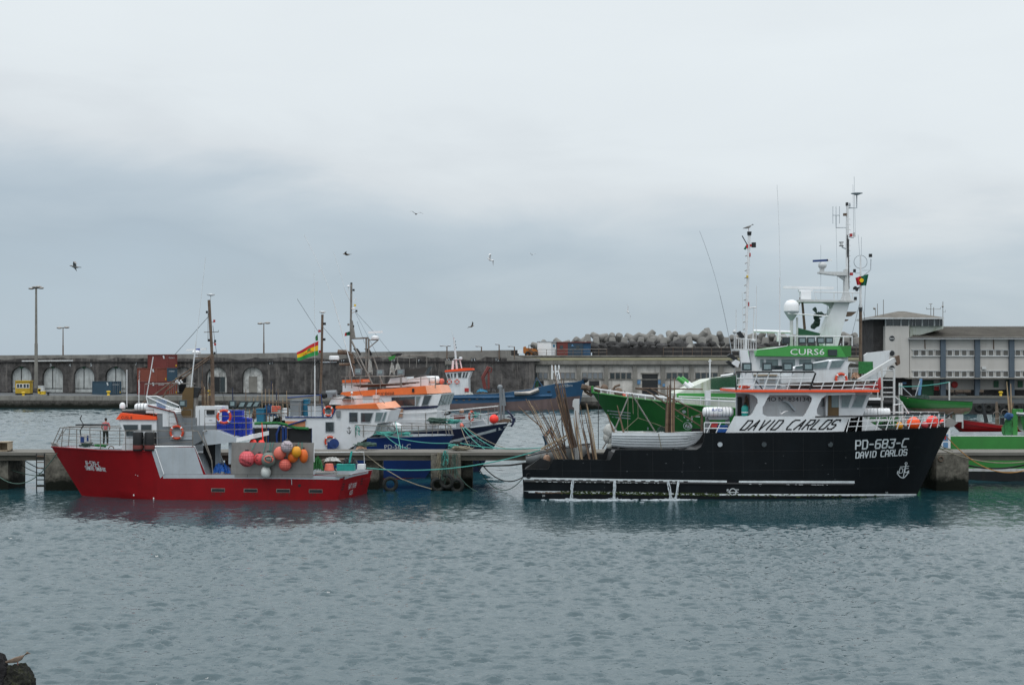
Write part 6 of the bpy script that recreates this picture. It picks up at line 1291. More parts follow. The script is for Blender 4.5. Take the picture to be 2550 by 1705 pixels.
mb = MB(); mb.bx(RF, 480, 990, 488, 1041, 1.7, .5); part('grey_duct', mb, 'steel', rb); mb = MB(); mb.bx(RF, 450, 1040, 491, 1070, 1.5, 1); part('funnel_base', mb, 'grey_paint', rb)
mb = MB(); mb.bx(RF, 487, 1011, 552, 1070, 1.5, 1.6); part('aft_house', mb, 'white', rb); mb = MB(); mb.bx(RF, 514, 1021, 534, 1031, 1.42, .1); part('dark_cover', mb, 'black_rubber', rb)
mb = MB(); [mb.bx(RF, x, y, x + 8, y + .8, 1.47, .03) for x in (520,) for y in (1045,)]; mb.bx(RF, 496, 1020, 496.8, 1068, 1.47, .03); part('door_seam', mb, 'grey_paint', rb)
# sloping deck roof over the working deck
mb = MB(); mb.pf(RF, [(505, 1071), (535, 1070), (589, 1090), (588, 1100), (505, 1109)], .1, 4.4); part('shelter_roof', mb, 'light_grey', rb)
mb = MB(); mb.pf(RF, [(589, 1090), (631, 1081), (631, 1092), (588, 1100.5)], .1, 4.2); part('shelter_ledge', mb, 'clean_white', rb)
mb = MB(); mb.bx(RF, 569, 1100, 577, 1155, .3, .3); part('shelter_post', mb, 'light_grey', rb); mb = MB(); mb.bx(RF, 506, 1100, 549, 1178, 2.2, .1); part('shelter_back', mb, 'dark', rb); mb = MB(); mb.bx(RF, 536, 1106, 548, 1178, 2.0, .15); part('shelter_door', mb, 'light_grey', rb)
blob(q := MB(), RF, 529, 1151, 576, 1181, .3, .9, 4, 5); single('blue_tarpaulin', q, 'tarp_blue', 'crumpled bright blue tarpaulin on the working deck of the red boat', 'tarpaulin')
# steel panel
mb = MB(); mb.pf(RF, [(577, 1101), (782, 1102), (779.5, 1182), (779, 1188), (584, 1188), (584, 1181), (575, 1179)], -.03, .06); pn = part('steel_panel', mb, 'steel', rb)
mb = MB(); mb.bx(RF, 584, 1180.5, 779, 1181.3, -.035, .004); [mb.bx(RF, x, 1181.3, x + .8, 1188, -.035, .004) for x in (616, 702)]; part('panel_seam', mb, 'dark', pn)
GB = 'buoys hung along the steel panel of the red boat'; PFm = RF.m(600)
def hb(x, y, rp, mt, lb, sq=1.02, tilt=(0, 0), **kw): return buoy(RF.p(x, y, -.12 - rp * PFm), rp * PFm, mt, lb, GB, sq, tilt, **kw)
hb(615, 1142, 19.5, 'pink', 'large pink striped buoy with SANTO ONOFRE in black, first along the steel panel', net='faded_red', txt=[('ONOFRE', [(604, 1138), (629, 1151), (627, 1156), (602, 1144)], 'ink'), ('SANTO', [(601, 1150), (622, 1160), (620, 1164), (600, 1155)], 'ink')])
hb(646, 1143, 14.5, 'faded_red', 'dull red buoy with a black letter, tucked behind the grey-green one', txt=[('C', [(640, 1131), (646, 1132), (645, 1146), (638, 1144)], 'ink')])
hb(669, 1144, 18.5, 'grey_green', 'grey-green buoy with a salmon patch and black lettering', txt=[('O', [(660, 1131), (684, 1131), (684, 1152), (660, 1150)], 'salmon'), ('CJ', [(662, 1134), (682, 1136), (680, 1149), (661, 1148)], 'ink')])
hb(662, 1175, 12.5, 'buoy_white', 'longish white buoy hanging lowest, below the grey-green one', 1.25)
hb(697, 1128, 15.5, 'salmon', 'smooth coral pink buoy between the grey-green and the netted pale one', 1.1, (.4, 0))
hb(730, 1137, 13, 'buoy_orange', 'dark orange buoy half hidden behind the yellow one', 1.15, (.3, 0))
hb(710, 1157, 15, 'salmon', 'salmon buoy covered in a net mesh, hanging below the others', net='faded_red')
hb(756, 1135, 11, 'buoy_orange', 'tall orange buoy, last along the steel panel', 1.6)
t_ = hb(740, 1124, 12, 'buoy_yellow', 'yellow buoy in the middle of the orange ones', 1.2); t_.location.y -= .25
t_ = hb(716, 1111, 15, 'lilac', 'topmost pale lilac netted buoy with black letters, above the panel edge', net='grey_green', txt=[('SANTO', [(712, 1101), (729, 1106), (727, 1112), (711, 1106)], 'ink')]); t_.location.y -= .2
for x0, y0, x1, y1 in ((637, 1101, 626, 1122), (662, 1101, 656, 1128), (673, 1101, 671, 1126), (681, 1101, 674, 1126), (744, 1101, 742, 1112), (752, 1101, 752, 1118)): mb = MB(); mb.rail(RF, [(x0, y0), (x1, y1)], -.12, .02, 4); part('buoy_line', mb, 'rope_teal', rb)
buoy(RF.p(630, 1103, .5), .22, 'hot_red', 'red buoy top showing above the steel panel, next to the white ledge', 'red buoys behind the steel panel'); buoy(RF.p(651, 1104, .5), .2, 'hot_red', 'second red buoy top behind the steel panel edge, by the red and white rod', 'red buoys behind the steel panel')
pole(RF, (652, 1052), (655, 1100), .6, .035, 'hot_red', 'red and white marker rod standing behind the steel panel', None, 'marker_rod')
# stacked blue crates
def crate(frm, x0, y0, x1, y1, off, dep, mt, lb, grp):
    t = thing('fish_crate', lb, 'crate', frm.p((x0 + x1) / 2, y1, off + dep / 2), grp); mb = MB(); mb.bx(frm, x0, y0 + 1, x1, y1, off, dep); part('body', mb, mt, t, smooth=0)
    mb = MB(); mb.bx(frm, x0 - .5, y0, x1 + .5, y0 + 1.6, off - .02, dep + .04); part('rim', mb, mt, t, smooth=0)
    mb = MB(); n = max(2, int((x1 - x0) / 3.4)); w_ = (x1 - x0) / n; [mb.bx(frm, x0 + w_ * (i + .62), y0 + 2.2, x0 + w_ * (i + .95), y1 - 1, off - .015, .014) for i in range(n)]; part('slots', mb, 'blue_trim' if mt == 'crate_blue' else mt, t, smooth=0); return t
GC = 'blue fish crates stacked on the red boat'
for (x0, x1, ya, yb, off, wh_) in ((540, 564, 1049, 1085, .9, 'beside the lifebuoy'), (564.8, 587, 1050, 1090, .9, 'in the front stack over the white ledge'), (552, 574, 1022, 1048, 1.6, 'in the rear stack behind the lifebuoy'), (575, 603, 1022, 1050, 1.6, 'in the rear stack, upper middle'), (588, 602, 1050, 1088, 1.2, 'in the narrow middle stack'), (603, 614, 1040, 1086, 1.3, 'in the stack before last'), (614.6, 623, 1042, 1082, 1.3, 'in the endmost narrow stack')):
    n = max(2, round((yb - ya) / 9)); h_ = (yb - ya) / n
    for i in range(n): crate(RF, x0, ya + i * h_, x1 - .3, ya + (i + 1) * h_ - .3, off, .6, 'crate_blue', 'blue slotted crate %s, %s of its stack' % (wh_, 'topmost' if i == 0 else 'bottom one' if i == n - 1 else 'layer %d' % (i + 1)), GC)
# upper rails, lamps, lifebuoys
mb = MB(); mb.rail(RF, [(510, 1070), (510, 1020), (560, 1020), (622, 1017), (636, 1016)], .3, .03, 5); [mb.rail(RF, [(510, y), (630, y - 2)], .3, .02, 5) for y in (1037, 1054, 1070)]; q = part('upper_rail', mb, 'tube', rb)
for x in (538, 583, 612): mb = MB(); mb.rail(RF, [(x, 1018), (x + 1, 1088)], .3, .035 if x > 600 else .025, 5); part('post', mb, 'rusty', q)
mb = MB(); mb.rail(RF, [(421, 1072), (421, 1020), (478, 1020), (478, 1072)], .4, .028, 5); mb.rail(RF, [(421, 1037), (478, 1037)], .4, .018, 5); mb.rail(RF, [(421, 1054), (478, 1054)], .4, .018, 5); mb.rail(RF, [(304, 1026), (304, 1020), (383, 1020), (383, 1036)], .5, .025, 5); part('helm_rail', mb, 'tube', rb)
lifebuoy(RF.p(440, 1076, .55), (0, -1, 0), .36, .07, 'orange lifebuoy on the grey cabin side of the red boat'); lifebuoy(RF.p(558, 1037, .22), (0, -1, 0), .37, .07, 'reddish lifebuoy hung on the rail before the blue crates')
for x0, y0, w_, tl, lb in ((446, 996, 16, 0, 0), (571, 997, 15, 0, 0), (592, 999, 16, 5, 0), (611, 999, 15, 6, 0), (627, 998, 15, 7, 0)):
    mb = MB(); mb.pf(RF, [(x0 + tl, y0), (x0 + w_ + tl, y0), (x0 + w_, y0 + 17), (x0, y0 + 16)], .2, .3); q = part('floodlight', mb, 'lamp_body', rb); mb = MB(); mb.pf(RF, [(x0 + tl + 2.5, y0 + 3), (x0 + w_ + tl - 2.5, y0 + 3), (x0 + w_ - 2.5, y0 + 13), (x0 + 2.5, y0 + 13)], .17, .03); part('lamp_glass', mb, 'lamp_glass', q); mb = MB(); mb.rail(RF, [(x0 + 8, y0 + 16), (x0 + 9, 1022)], .3, .03, 4); part('bracket', mb, 'tube', q)
t = thing('life_raft', 'white barrel life raft above the orange wheelhouse roof of the red boat', 'life raft', RF.p(352, 1025, 1.6)); mb = MB(); mb.lathe([(.02, 0), (.17, .04), (.24, .14), (.25, .4), (.25, .46), (.24, .74), (.16, .82), (.02, .85)], RF.p(335, 1014, 1.6), 16, (1, 0, 0)); part('canister', mb, 'clean_white', t); mb = MB(); [mb.torus(RF.p(x, 1014, 1.6), (1, 0, 0), .255, .012, 16, 4) for x in (345, 352, 360)]; part('strap', mb, 'grey_paint', t)
mb = MB(); mb.lathe([(.15, 0), (.17, .05), (.17, .22), (.12, .32), (.04, .36)], RF.p(305, 1017, 1.2), 14); part('radome', mb, 'clean_white', rb)
# mast, booms, radar
MR = RC
mb = MB(); mb.tube([MR.p(531, 1068), MR.p(528, 884)], .12, 8); mb.tube([MR.p(528, 884), MR.p(520.5, 747)], .09, 8); ma = part('mast', mb, 'rusty', rb)
mb = MB(); mb.lathe([(.02, .1), (.25, .06), (.23, 0), (.08, -.04)], MR.p(525, 735), 16); mb.tube([MR.p(525, 736), MR.p(524, 746), MR.p(521, 748)], .025, 5); part('dish', mb, 'clean_white', ma)
mb = MB(); mb.rail(MR, [(508, 827), (544, 826), (544, 822)], 0, .025, 5); mb.rail(MR, [(518, 780), (518, 845)], 0, .015, 4); mb.rail(MR, [(528, 802), (534, 802)], 0, .02, 4); mb.rail(MR, [(530, 853), (536, 853)], 0, .02, 4); part('yard', mb, 'tube', ma)
for x, y in ((533, 799), (535, 849), (535, 857), (514.5, 777), (519, 847), (534, 879)): mb = MB(); mb.bx(MR, x - 2, y - 3, x + 2, y + 3, -.06, .12); part('nav_light', mb, 'sign_red' if y in (799, 857) else 'dark', ma)
for o_ in (-.35, .35): mb = MB(); mb.rail(MR, [(523, 886), (420, 957), (322, 1028)], o_, .045, 5); part('boom', mb, 'rusty' if o_ < 0 else 'tube', rb)
mb = MB(); mb.rail(MR, [(521, 893), (415, 973), (405, 990), (412, 1000)], .8, .05, 5); part('boom_arm', mb, 'rusty', rb)
mb = MB(); mb.rail(MR, [(361, 956), (430, 954), (486, 955)], 0, .035, 5); mb.rail(MR, [(361, 956), (359, 1000)], 0, .015, 4); part('cross_spar', mb, 'tube', rb)
t_ = MB(); t_.rail(MR, [(519, 788), (436, 882)], 0, .014, 4); t_.rail(MR, [(530, 810), (546, 930), (562, 1020)], .2, .012, 4); t_.rail(MR, [(528, 884), (512, 1010)], 0, .012, 4); part('stay_wire', t_, 'dark', rb)
mb = MB(); mb.rail(MR, bez((459, 1104), (488, 855), (512, 640)), -.7, .014, 4); mb.rail(MR, [(459, 1104), (476, 961), (488, 850)], -.7, .04, 5); mb.rail(MR, [(365, 986), (381.5, 888)], .2, .03, 5); mb.rail(MR, [(316, 1013), (316, 920)], 0, .028, 5); mb.rail(MR, [(346, 1005), (346, 945)], 0, .028, 5); part('whip_antenna', mb, 'white_rail', rb)
mb = MB(); mb.bx(MR, 486, 890, 521, 892.5, -.3, .6); mb.rail(MR, [(504, 893), (504, 955)], 0, .02, 4); pf_ = part('radar_platform', mb, 'rusty', rb)
mb = MB(); mb.lathe([(.08, 0), (.1, .1), (.25, .18), (.27, .3), (.16, .42)], MR.p(489, 889), 14); mb.obox(Matrix.Translation(MR.p(489, 870)) @ Matrix.Rotation(rad(-4), 4, 'Y'), (1.18, .14, .12)); part('radar', mb, 'clean_white', rb); mb = MB(); mb.obox(Matrix.Translation(MR.p(493, 869.6, -.072)) @ Matrix.Rotation(rad(-4), 4, 'Y'), (.25, .01, .09)); part('radar_label', mb, 'blue_ink', rb)
mb = MB(); [mb.sph(MR.p(441 + i * 3, 948 + (i % 3) * 3.5, -.2), .06, 8, 6) for i in range(5)]; mb.rail(MR, [(436, 950), (448, 952)], -.2, .03, 4); part('block_and_shackles', mb, 'clean_white', rb)
# foredeck clutter
mb = MB(); mb.pf(RF, [(196, 1082), (220, 1082), (221, 1104), (196, 1106)], 3.2, .5); fb = single('equipment_cabinet', mb, 'off_white', 'small pale cabinet with blue panels on the bow of the red boat', 'cabinet'); mb = MB(); mb.bx(RF, 200, 1087, 209, 1103, 3.17, .03); mb.bx(RF, 216, 1084, 220, 1098, 3.17, .03); part('blue_panel', mb, 'blue_trim', fb)
coil(217, 1110, 13, 77.5, 0, 'netting', 'dark green coiled net line on the foredeck of the red boat', 9, .25); coil(250, 1112, 9, 76.5, 0, 'net_green', 'dark green rope pile beside the person on the red boat', 8, .2)
mb = MB(); mb.rail(RF, [(188, 1057), (268, 1057)], 2.6, .055, 6); mb.rail(RF, [(268, 1059), (208, 1057), (200, 1042), (204, 1033)], 2.5, .035, 5); mb.rail(RF, [(208, 1059), (200, 1072), (202, 1088)], 2.5, .035, 5); mb.jit(.05, 4); single('folded_anchor', mb, 'dark', 'black grapnel anchor with a rope-wrapped shank lying across the bow rail', 'anchor')
mb = MB(); mb.rail(RF, [(141, 1100), (168, 1062), (298, 1061)], 4.2, .028, 5); part('far_rail', mb, 'tube', rb)
mb = MB(); mb.torus(RF.p(277, 1117, .6), (0, 1, 0), .15, .03, 12, 5, 0, 180); part('mooring_bitt', mb, 'rusty', rb)
person(RF.w(263, 2.95, 3.6), 1.66, 'dark-haired person in a pink shirt and dark trousers on the red boat bow', 0.1, 4, 'pink_shirt', 'trousers', [(( -.27, .02, 1.14), (-.2, .2, 1.0)), ((.27, .02, 1.14), (.2, .2, 1.0))], .02)
mb = MB(); mb.ext([RF.w(175, 2.85, 1.6), RF.w(380, 2.85, .6), RF.w(380, 2.85, 4.2), RF.w(170, 2.85, 3.2)], (0, 0, .06)); part('fore_deck', mb, 'deck_grey', rb)
# aft deck
mb = MB(); mb.rail(RF, [(782, 1126), (906, 1125), (908, 1165)], 1.8, .025, 5); mb.rail(RF, [(782, 1150), (782, 1102)], 0, .03, 5); part('aft_rail', mb, 'white_rail', rb)
AF = RF.sh(.5)
def heap(x0, y0, x1, y1, off, dep, mt, lb, cat='net', k=4, seed=1, nm='net_heap'): blob(q := MB(), AF, x0, y0, x1, y1, off, dep, k, seed); return single(nm, q, mt, lb, cat)
heap(776, 1134, 806, 1176, .3, .8, 'net_green', 'bright green net heap at the end of the steel panel')
for i, (x0, x1, y0) in enumerate(((800, 836, 1145), (838, 876, 1143))): crate(AF, x0, y0, x1, y0 + 14, 1.4, .8, 'wood', 'brown wooden crate with a torn cover at the stern, %s the teal crate' % ('forward of' if i == 0 else 'just above'), 'wooden crates at the stern')
crate(AF, 838, 1156, 882, 1172, .6, .7, 'teal', 'teal slatted fish crate at the stern of the red boat', None)
heap(806, 1138, 850, 1150, 1.2, .8, 'canvas', 'torn grey cover lying over the brown crates', 'cover', 4, 3, 'torn_cover'); heap(850, 1138, 892, 1156, 1.0, .7, 'dark', 'dark rumpled sheet over the teal crate', 'cover', 4, 5, 'dark_sheet')
mb = MB(); mb.lathe([(.26, 0), (.3, .05), (.22, .42)], AF.p(820, 1172, .4), 14); single('bucket', mb, 'salmon', 'upturned faded pink bucket beside the teal crate', 'bucket')
heap(800, 1155, 838, 1174, .7, .5, 'netting', 'dark teal netting under the pink bucket'); mb = MB(); mb.pf(AF, [(868, 1152), (873, 1123), (878, 1123), (872, 1152)], .2, .05); single('teal_bar', mb, 'teal', 'teal slanted bar sticking up at the stern of the red boat', 'bar')
mb = MB(); mb.rail(RF, [(784, 1180), (838, 1179), (840, 1175), (786, 1175)], .3, .045, 6); mb.bx(RF, 836, 1181, 868, 1186, .1, .3); part('stern_rail', mb, 'steel', rb); mb = MB(); mb.bx(AF, 889, 1156, 908, 1168, 2.2, .5); part('stern_locker', mb, 'clean_white', rb)
# ================================================================ blue boat behind the pier
BF = Fr(88.2, -6, 900); BHf = 2.2; BFC = BF.sh(BHf)
bb = thing('blue_fishing_boat', 'blue-hulled fishing boat with white wheelhouse and orange roof, moored behind the pier', 'fishing boat', BFC.w(900, 0))
st = [(600, 1108, 1.9, 605, 1.8), (780, 1121, 2.2, 780, 2.15), (908, 1120, 2.2, 908, 2.05), (915, 1089, 2.2, 915, 2.0), (980, 1088, 2.1, 968, 1.5), (1040, 1086.5, 1.7, 1012, .9), (1090, 1084.5, 1.05, 1038, .42), (1115, 1083.5, .55, 1050, .2), (1131, 1083, .04, 1059, .03)]
skin, inn = hull(BF, st, BHf, [1.3, 1.3, 1.3, 1.6, 2.2, 2.3, 2.3, 2.3, 2.3], 1.15); part('hull', skin, 'blue_hull', bb); part('deck', inn, 'deck_grey', bb); BS = Surf(skin)
mb = MB(); strip(mb, [(930, 1190), (1058, 1189)], [(930, 1200), (1056, 1200)], BS); part('boot_topping', mb, 'boot_red', bb)
mb = MB(); strip(mb, [(917, 1088.5), (1130, 1082.5)], [(917, 1090.5), (1130, 1084.6)], BS, 8); part('edge_strip', mb, 'light_grey', bb)
mb = MB(); text(mb, 'PD-581-C', [(957, 1107), (1023, 1105), (1022, 1116), (958, 1118)], BS); part('lettering', mb, 'white_ink', bb)
mb = MB(); mb.pf(BF, [(710, 1039), (826, 1039), (835, 1016), (943, 1017), (972, 1022), (962, 1051), (940, 1054), (930, 1082), (860, 1122), (777, 1122), (777, 1066), (710, 1066)], .15, 3.9); hs = part('wheelhouse', mb, 'white', bb)
mb = MB(); q0 = [BF.p(x, y, .13) for x, y in ((943, 1018), (974, 1015), (964, 1051), (941, 1055))]; 
fw = V((BF.n * 3.9)); 
mb = MB(); mb.pf(BF, [(836, 1010.5), (936, 1004.5), (944, 1018), (836, 1017)], .05, 4.2); ro = part('orange_roof', mb, 'orange_roof', bb)
a0, a1, b1, b0 = BF.p(936, 1004.5, .04), BF.p(944, 1018, .04), BF.p(944, 1018, .04) + BF.n * 4.2 + BF.d * .35, BF.p(936, 1004.5, .04) + BF.n * 4.2 + BF.d * .35
mb = MB(); mb.ext([a0 + BF.d * .01, a1 + BF.d * .01, a1 + BF.d * .85 + BF.n * .9 + V((0, 0, .05)), a0 + BF.d * .65 + BF.n * .9 + V((0, 0, .1))], BF.n * 2.6); part('visor', mb, 'orange_fade', bb)
for i, pp in enumerate(([(870, 1027), (890, 1027), (890, 1050), (870, 1050)], [(899, 1028), (929, 1028), (921, 1050), (899, 1050)], [(811, 1051), (831, 1051), (831, 1074), (811, 1074)], [(937, 1027), (954, 1027), (947, 1048), (934, 1048)], [(958, 1026), (963, 1026), (957, 1048), (951, 1048)])):
    f_ = MB(); g_ = MB(); window(f_, g_, BF, pp, .15, 1.3, .05); q = part('window', f_, 'light_grey', hs); part('pane', g_, 'glass' if i < 3 else 'pale_glass', q)
mb = MB(); mb.rail(BF, [(710, 1038.5), (826, 1038.5), (838, 1012)], .1, .05, 5); part('blue_trim', mb, 'blue_trim', hs)
mb = MB(); text(mb, '⚓' if False else 'Y', [(866, 1064), (872, 1064), (872, 1076), (866, 1076)], plane_map(BF, .13)); mb = MB(); fn = plane_map(BF, .13); ribbon(mb, [(869, 1062), (870, 1077)], 1.3, fn); ribbon(mb, [(865, 1066), (873, 1065)], 1.2, fn); ribbon(mb, [(864, 1072), (866, 1077), (870, 1079), (873, 1076), (874, 1071)], 1.3, fn); part('anchor_emblem', mb, 'ink', hs)
mb = MB(); mb.pf(BF, [(822, 1038.5), (843, 1038.5), (843, 1052), (822, 1048)], .05, .1) if False else mb.bx(BF, 837, 1022, 847, 1038, .02, .12); part('control_box', mb, 'grey_paint', hs)
mb = MB(); mb.bx(BF, 710, 1048, 760, 1062, .1, .04); part('rust_panel', mb, 'dirty_orange', hs)
mb = MB(); mb.rail(BF, [(718, 1058), (762, 1045)], .05, .06, 5); part('blue_brace', mb, 'blue_trim', hs)
mb = MB(); mb.pf(BF, [(819, 1007), (826, 990), (887, 985), (888, 1008)], 1.2, 2); part('upper_house', mb, 'white', bb)
mb = MB(); mb.pf(BF, [(876, 1122), (880, 1118), (884, 1088), (892, 1086), (885, 1122)], .3, .1); part('splash_plate', mb, 'light_grey', bb)
mb = MB(); mb.pf(BF, [(925, 1055), (966, 1056), (960, 1082), (934, 1082)], 1.0, 2); part('fore_house', mb, 'white', bb)
rg = [(884, 1058, 885, 1088, 2.15), (905, 1058, 905, 1088, 2.15), (950, 1060, 950, 1087, 2.15), (1000, 1060, 1000, 1087, 1.95), (1042, 1060, 1042, 1086, 1.65), (1078, 1059, 1076, 1085, 1.2), (1108, 1057, 1112, 1083, .6), (1120, 1060, 1126, 1082, .2)]
for fr_ in (0, 1):
    mb = MB(); [mb.tube([BF.p(a + (c - a) * f_, b + (d_ - b) * f_, BHf - e_) + BF.n * 2 * e_ * fr_ for a, b, c, d_, e_ in rg], r_, 5) for f_, r_ in ((0, .03), (.48, .02))]; q = part('bow_rail', mb, 'tube', bb)
    for a, b, c, d_, e_ in rg: mb = MB(); mb.tube([BF.p(a, b, BHf - e_) + BF.n * 2 * e_ * fr_, BF.p(c, d_, BHf - e_) + BF.n * 2 * e_ * fr_], .028, 5); part('post', mb, 'tube', q)
# mast, radar, flags
BM = BFC
mb = MB(); mb.tube([BM.p(797, 1010), BM.p(801, 900), BM.p(803, 783)], .09, 7); ma = part('mast', mb, 'rusty', bb)
mb = MB(); mb.lathe([(.02, .1), (.24, .06), (.22, 0), (.06, -.06)], BM.p(803, 778), 16); part('dish', mb, 'clean_white', ma)
mb = MB(); mb.lathe([(.3, 0), (.36, .03), (.36, .22), (.3, .3)], BM.p(832, 896), 18); part('radome', mb, 'clean_white', bb); mb = MB(); mb.rail(BM, [(797, 902), (838, 901)], 0, .04, 5); part('radar_arm', mb, 'light_grey', ma)
for x, y in ((808, 806), (795, 824), (807, 845), (796, 875), (792, 899)): mb = MB(); mb.bx(BM, x - 2.5, y - 3, x + 2.5, y + 3, -.06, .14); mb.rail(BM, [(x, y), (801, y)], 0, .02, 4); part('nav_light', mb, 'sign_red' if y in (824, 875) else 'dark', ma)
mb = MB(); mb.rail(BM, [(784, 1036), (784, 910)], -2.1, .045, 6); mb.rail(BM, [(784, 910), (783.5, 790), (782, 680)], -2.1, .015, 4); part('whip_antenna', mb, 'white_rail', bb)
t_ = MB(); t_.rail(BM, [(805, 815), (861, 880), (900, 985)], 0, .012, 4); t_.rail(BM, [(740, 744), (795, 830)], 0, .012, 4); t_.rail(BM, [(797, 910), (791, 985)], .2, .03, 4); t_.rail(BM, [(800, 910), (810, 990)], .2, .02, 4); part('stay_wire', t_, 'dark', bb)
def flagmesh(corn, cols, rows, wave, fr, off, v0=0, v1=1):
    """corn: TL,TR,BR,BL photo pixels; returns grid fn"""
    g = quadmap(corn); mb = MB(); k = len(mb.v)
    def pt(u, v): x, y = g(u, v); return fr.p(x, y + wave * math.sin(u * 5.5 + .6) * (1 - u * .6), off + .14 * math.sin(u * 9 + v))
    for j in range(rows + 1):
        for i in range(cols + 1): mb.v.append(pt(i / cols, v0 + (v1 - v0) * j / rows))
    for j in range(rows):
        for i in range(cols): b = j * (cols + 1) + i; mb.f.append([b, b + 1, b + cols + 2, b + cols + 1])
    return mb, pt
t = thing('flag', 'red, yellow and green flag with a leaf and lettering flying from the blue boat mast', 'flag', BM.p(793, 890, -.6))
cn = [(739, 876), (793, 849), (792, 884), (741, 897)]
for nm, v0, v1, mt in (('red_stripe', .7, 1, 'flag_red'), ('yellow_stripe', .34, .7, 'flag_yellow'), ('green_stripe', 0, .34, 'flag_green')): mb, pt = flagmesh(cn, 16, 4, 1.6, BM, -.6, v0, v1); part(nm, mb, mt, t)
def onflag(u, v): p = pt(u, v); return p + V((0, -.03, 0))
def ftext(s_, u0, u1, v0, v1):
    vs, fs = glyphs(s_); mb = MB(); mb.v = [onflag(u0 + (u1 - u0) * a, v0 + (v1 - v0) * b + .12 * math.sin(a * 3.1)) for a, b in vs]; mb.f = [list(f) for f in fs]; return mb
part('lettering', ftext('Marley', .3, .76, .22, .45), 'flag_red', t)
mb = MB()
for a in (90, 50, 130, 20, 160, -10, 190): mb.poly([onflag(.56, .58), onflag(.56 + .05 * math.cos(rad(a - 14)), .58 + .14 * math.sin(rad(a - 14))), onflag(.56 + .11 * math.cos(rad(a)), .58 + .3 * math.sin(rad(a)) * .9), onflag(.56 + .05 * math.cos(rad(a + 14)), .58 + .14 * math.sin(rad(a + 14)))])
part('leaf_emblem', mb, 'flag_green', t)
mb, _ = flagmesh([(785, 838), (791, 832), (792, 848), (786, 848)], 4, 4, .5, BM, -.5); single('pennant', mb, 'light_green', 'small pale green pennant just above the striped flag', 'flag')
# aft gear
def boxthing(nm, fr, x0, y0, x1, y1, off, dep, mt, label, cat, lid=None, group=None):
    t = thing(nm, label, cat, fr.p((x0 + x1) / 2, y1, off + dep / 2), group); mb = MB(); w_ = (x1 - x0) * .04
    mb.pf(fr, [(x0, y0), (x1, y0), (x1 - w_, y1), (x0 + w_, y1)], off, dep); part('body', mb, mt, t); mb = MB(); mb.bx(fr, x0 - w_, y0 - 2, x1 + w_, y0 + .8, off - .04, dep + .08); part('lid', mb, lid or mt, t); return t
boxthing('wheeled_bin', BF, 722, 998, 750, 1036, 1, .8, 'grey_paint', 'dark grey plastic bin on the upper deck of the blue boat', 'bin'); boxthing('wheeled_bin', BF, 755, 996, 767, 1036, 1.5, .6, 'teal_blue', 'narrow teal bin squeezed behind the grey one', 'bin'); boxthing('fish_tub', BF, 766, 1008, 802, 1036, 1, .9, 'light_grey', 'pale plastic tub with a black lid beside the teal bin', 'tub', 'black_rubber')
mb = MB(); mb.rail(BF, [(716, 990), (800, 983), (804, 1037)], .9, .05, 5); part('blue_frame', mb, 'blue_trim', bb)
mb = MB(); [mb.rail(BF, [(718, y), (808, y)], .3, .02, 5) for y in (1007, 1023)]; mb.rail(BF, [(818, 993), (950, 994), (958, 1004)], .3, .03, 5); q = part('deck_rail', mb, 'tube', bb); [part('post', MB().rail(BF, [(x, 1003), (x, 1038)], .3, .025, 5), 'tube', q) for x in (718, 745, 775, 806)]
lifebuoy(BF.p(817.5, 1023.5, .1), (0, -1, 0), .31, .065, 'lifebuoy at the blue-edged corner of the white house, upper one of two'); lifebuoy(BF.p(822, 1099, .08), (0, -1, 0), .33, .065, 'lifebuoy half hidden behind the blue hose reel')
mb = MB(); mb.cyl(BF.p(832, 1104, -.1), BF.p(832, 1104, -.3), .34, .34, 18); mb.bx(BF, 815, 1100, 830, 1118, -.3, .2); mb.cyl(BF.p(833, 1105, -.31), BF.p(833, 1105, -.36), .08, .08, 10); single('hose_reel', mb, 'blue_trim', 'round blue reel housing standing on the pier before the white house', 'reel')
t = thing('white_exhaust_fan', 'grey ventilation cowl on the roof of the white house', 'ventilator', BF.p(815, 995, 1)); mb = MB(); mb.cyl(BF.p(812, 978, 1.2), BF.p(838, 979, 1.2), .17, .24, 14); mb.bx(BF, 815, 978, 828, 990, 1.0, .4); part('cowl', mb, 'grey_paint', t); mb = MB(); mb.sph(BF.p(808, 983, 1.2), .26, 10, 8); part('bag', mb, 'dark', t)
mb = MB(); mb.bx(BF, 928, 984, 942, 992, 2.2, .6); mb.bx(BF, 930, 990, 941, 1002, 2.3, .5); part('deck_winch', mb, 'off_white', bb); mb = MB(); mb.rail(BF, [(876, 975), (876, 1003)], .6, .02, 4); mb.sph(BF.p(876, 978, .6), .09, 8, 6); mb.rail(BF, [(936, 1004), (937, 968)], 1, .02, 4); part('small_antenna', mb, 'white_rail', bb)
mb = MB(); blob(mb, BF, 852, 985, 882, 996, .8, .4, 3, 5); single('dark_jacket', mb, 'dark', 'dark cloth thrown over the white upper house', 'cloth')
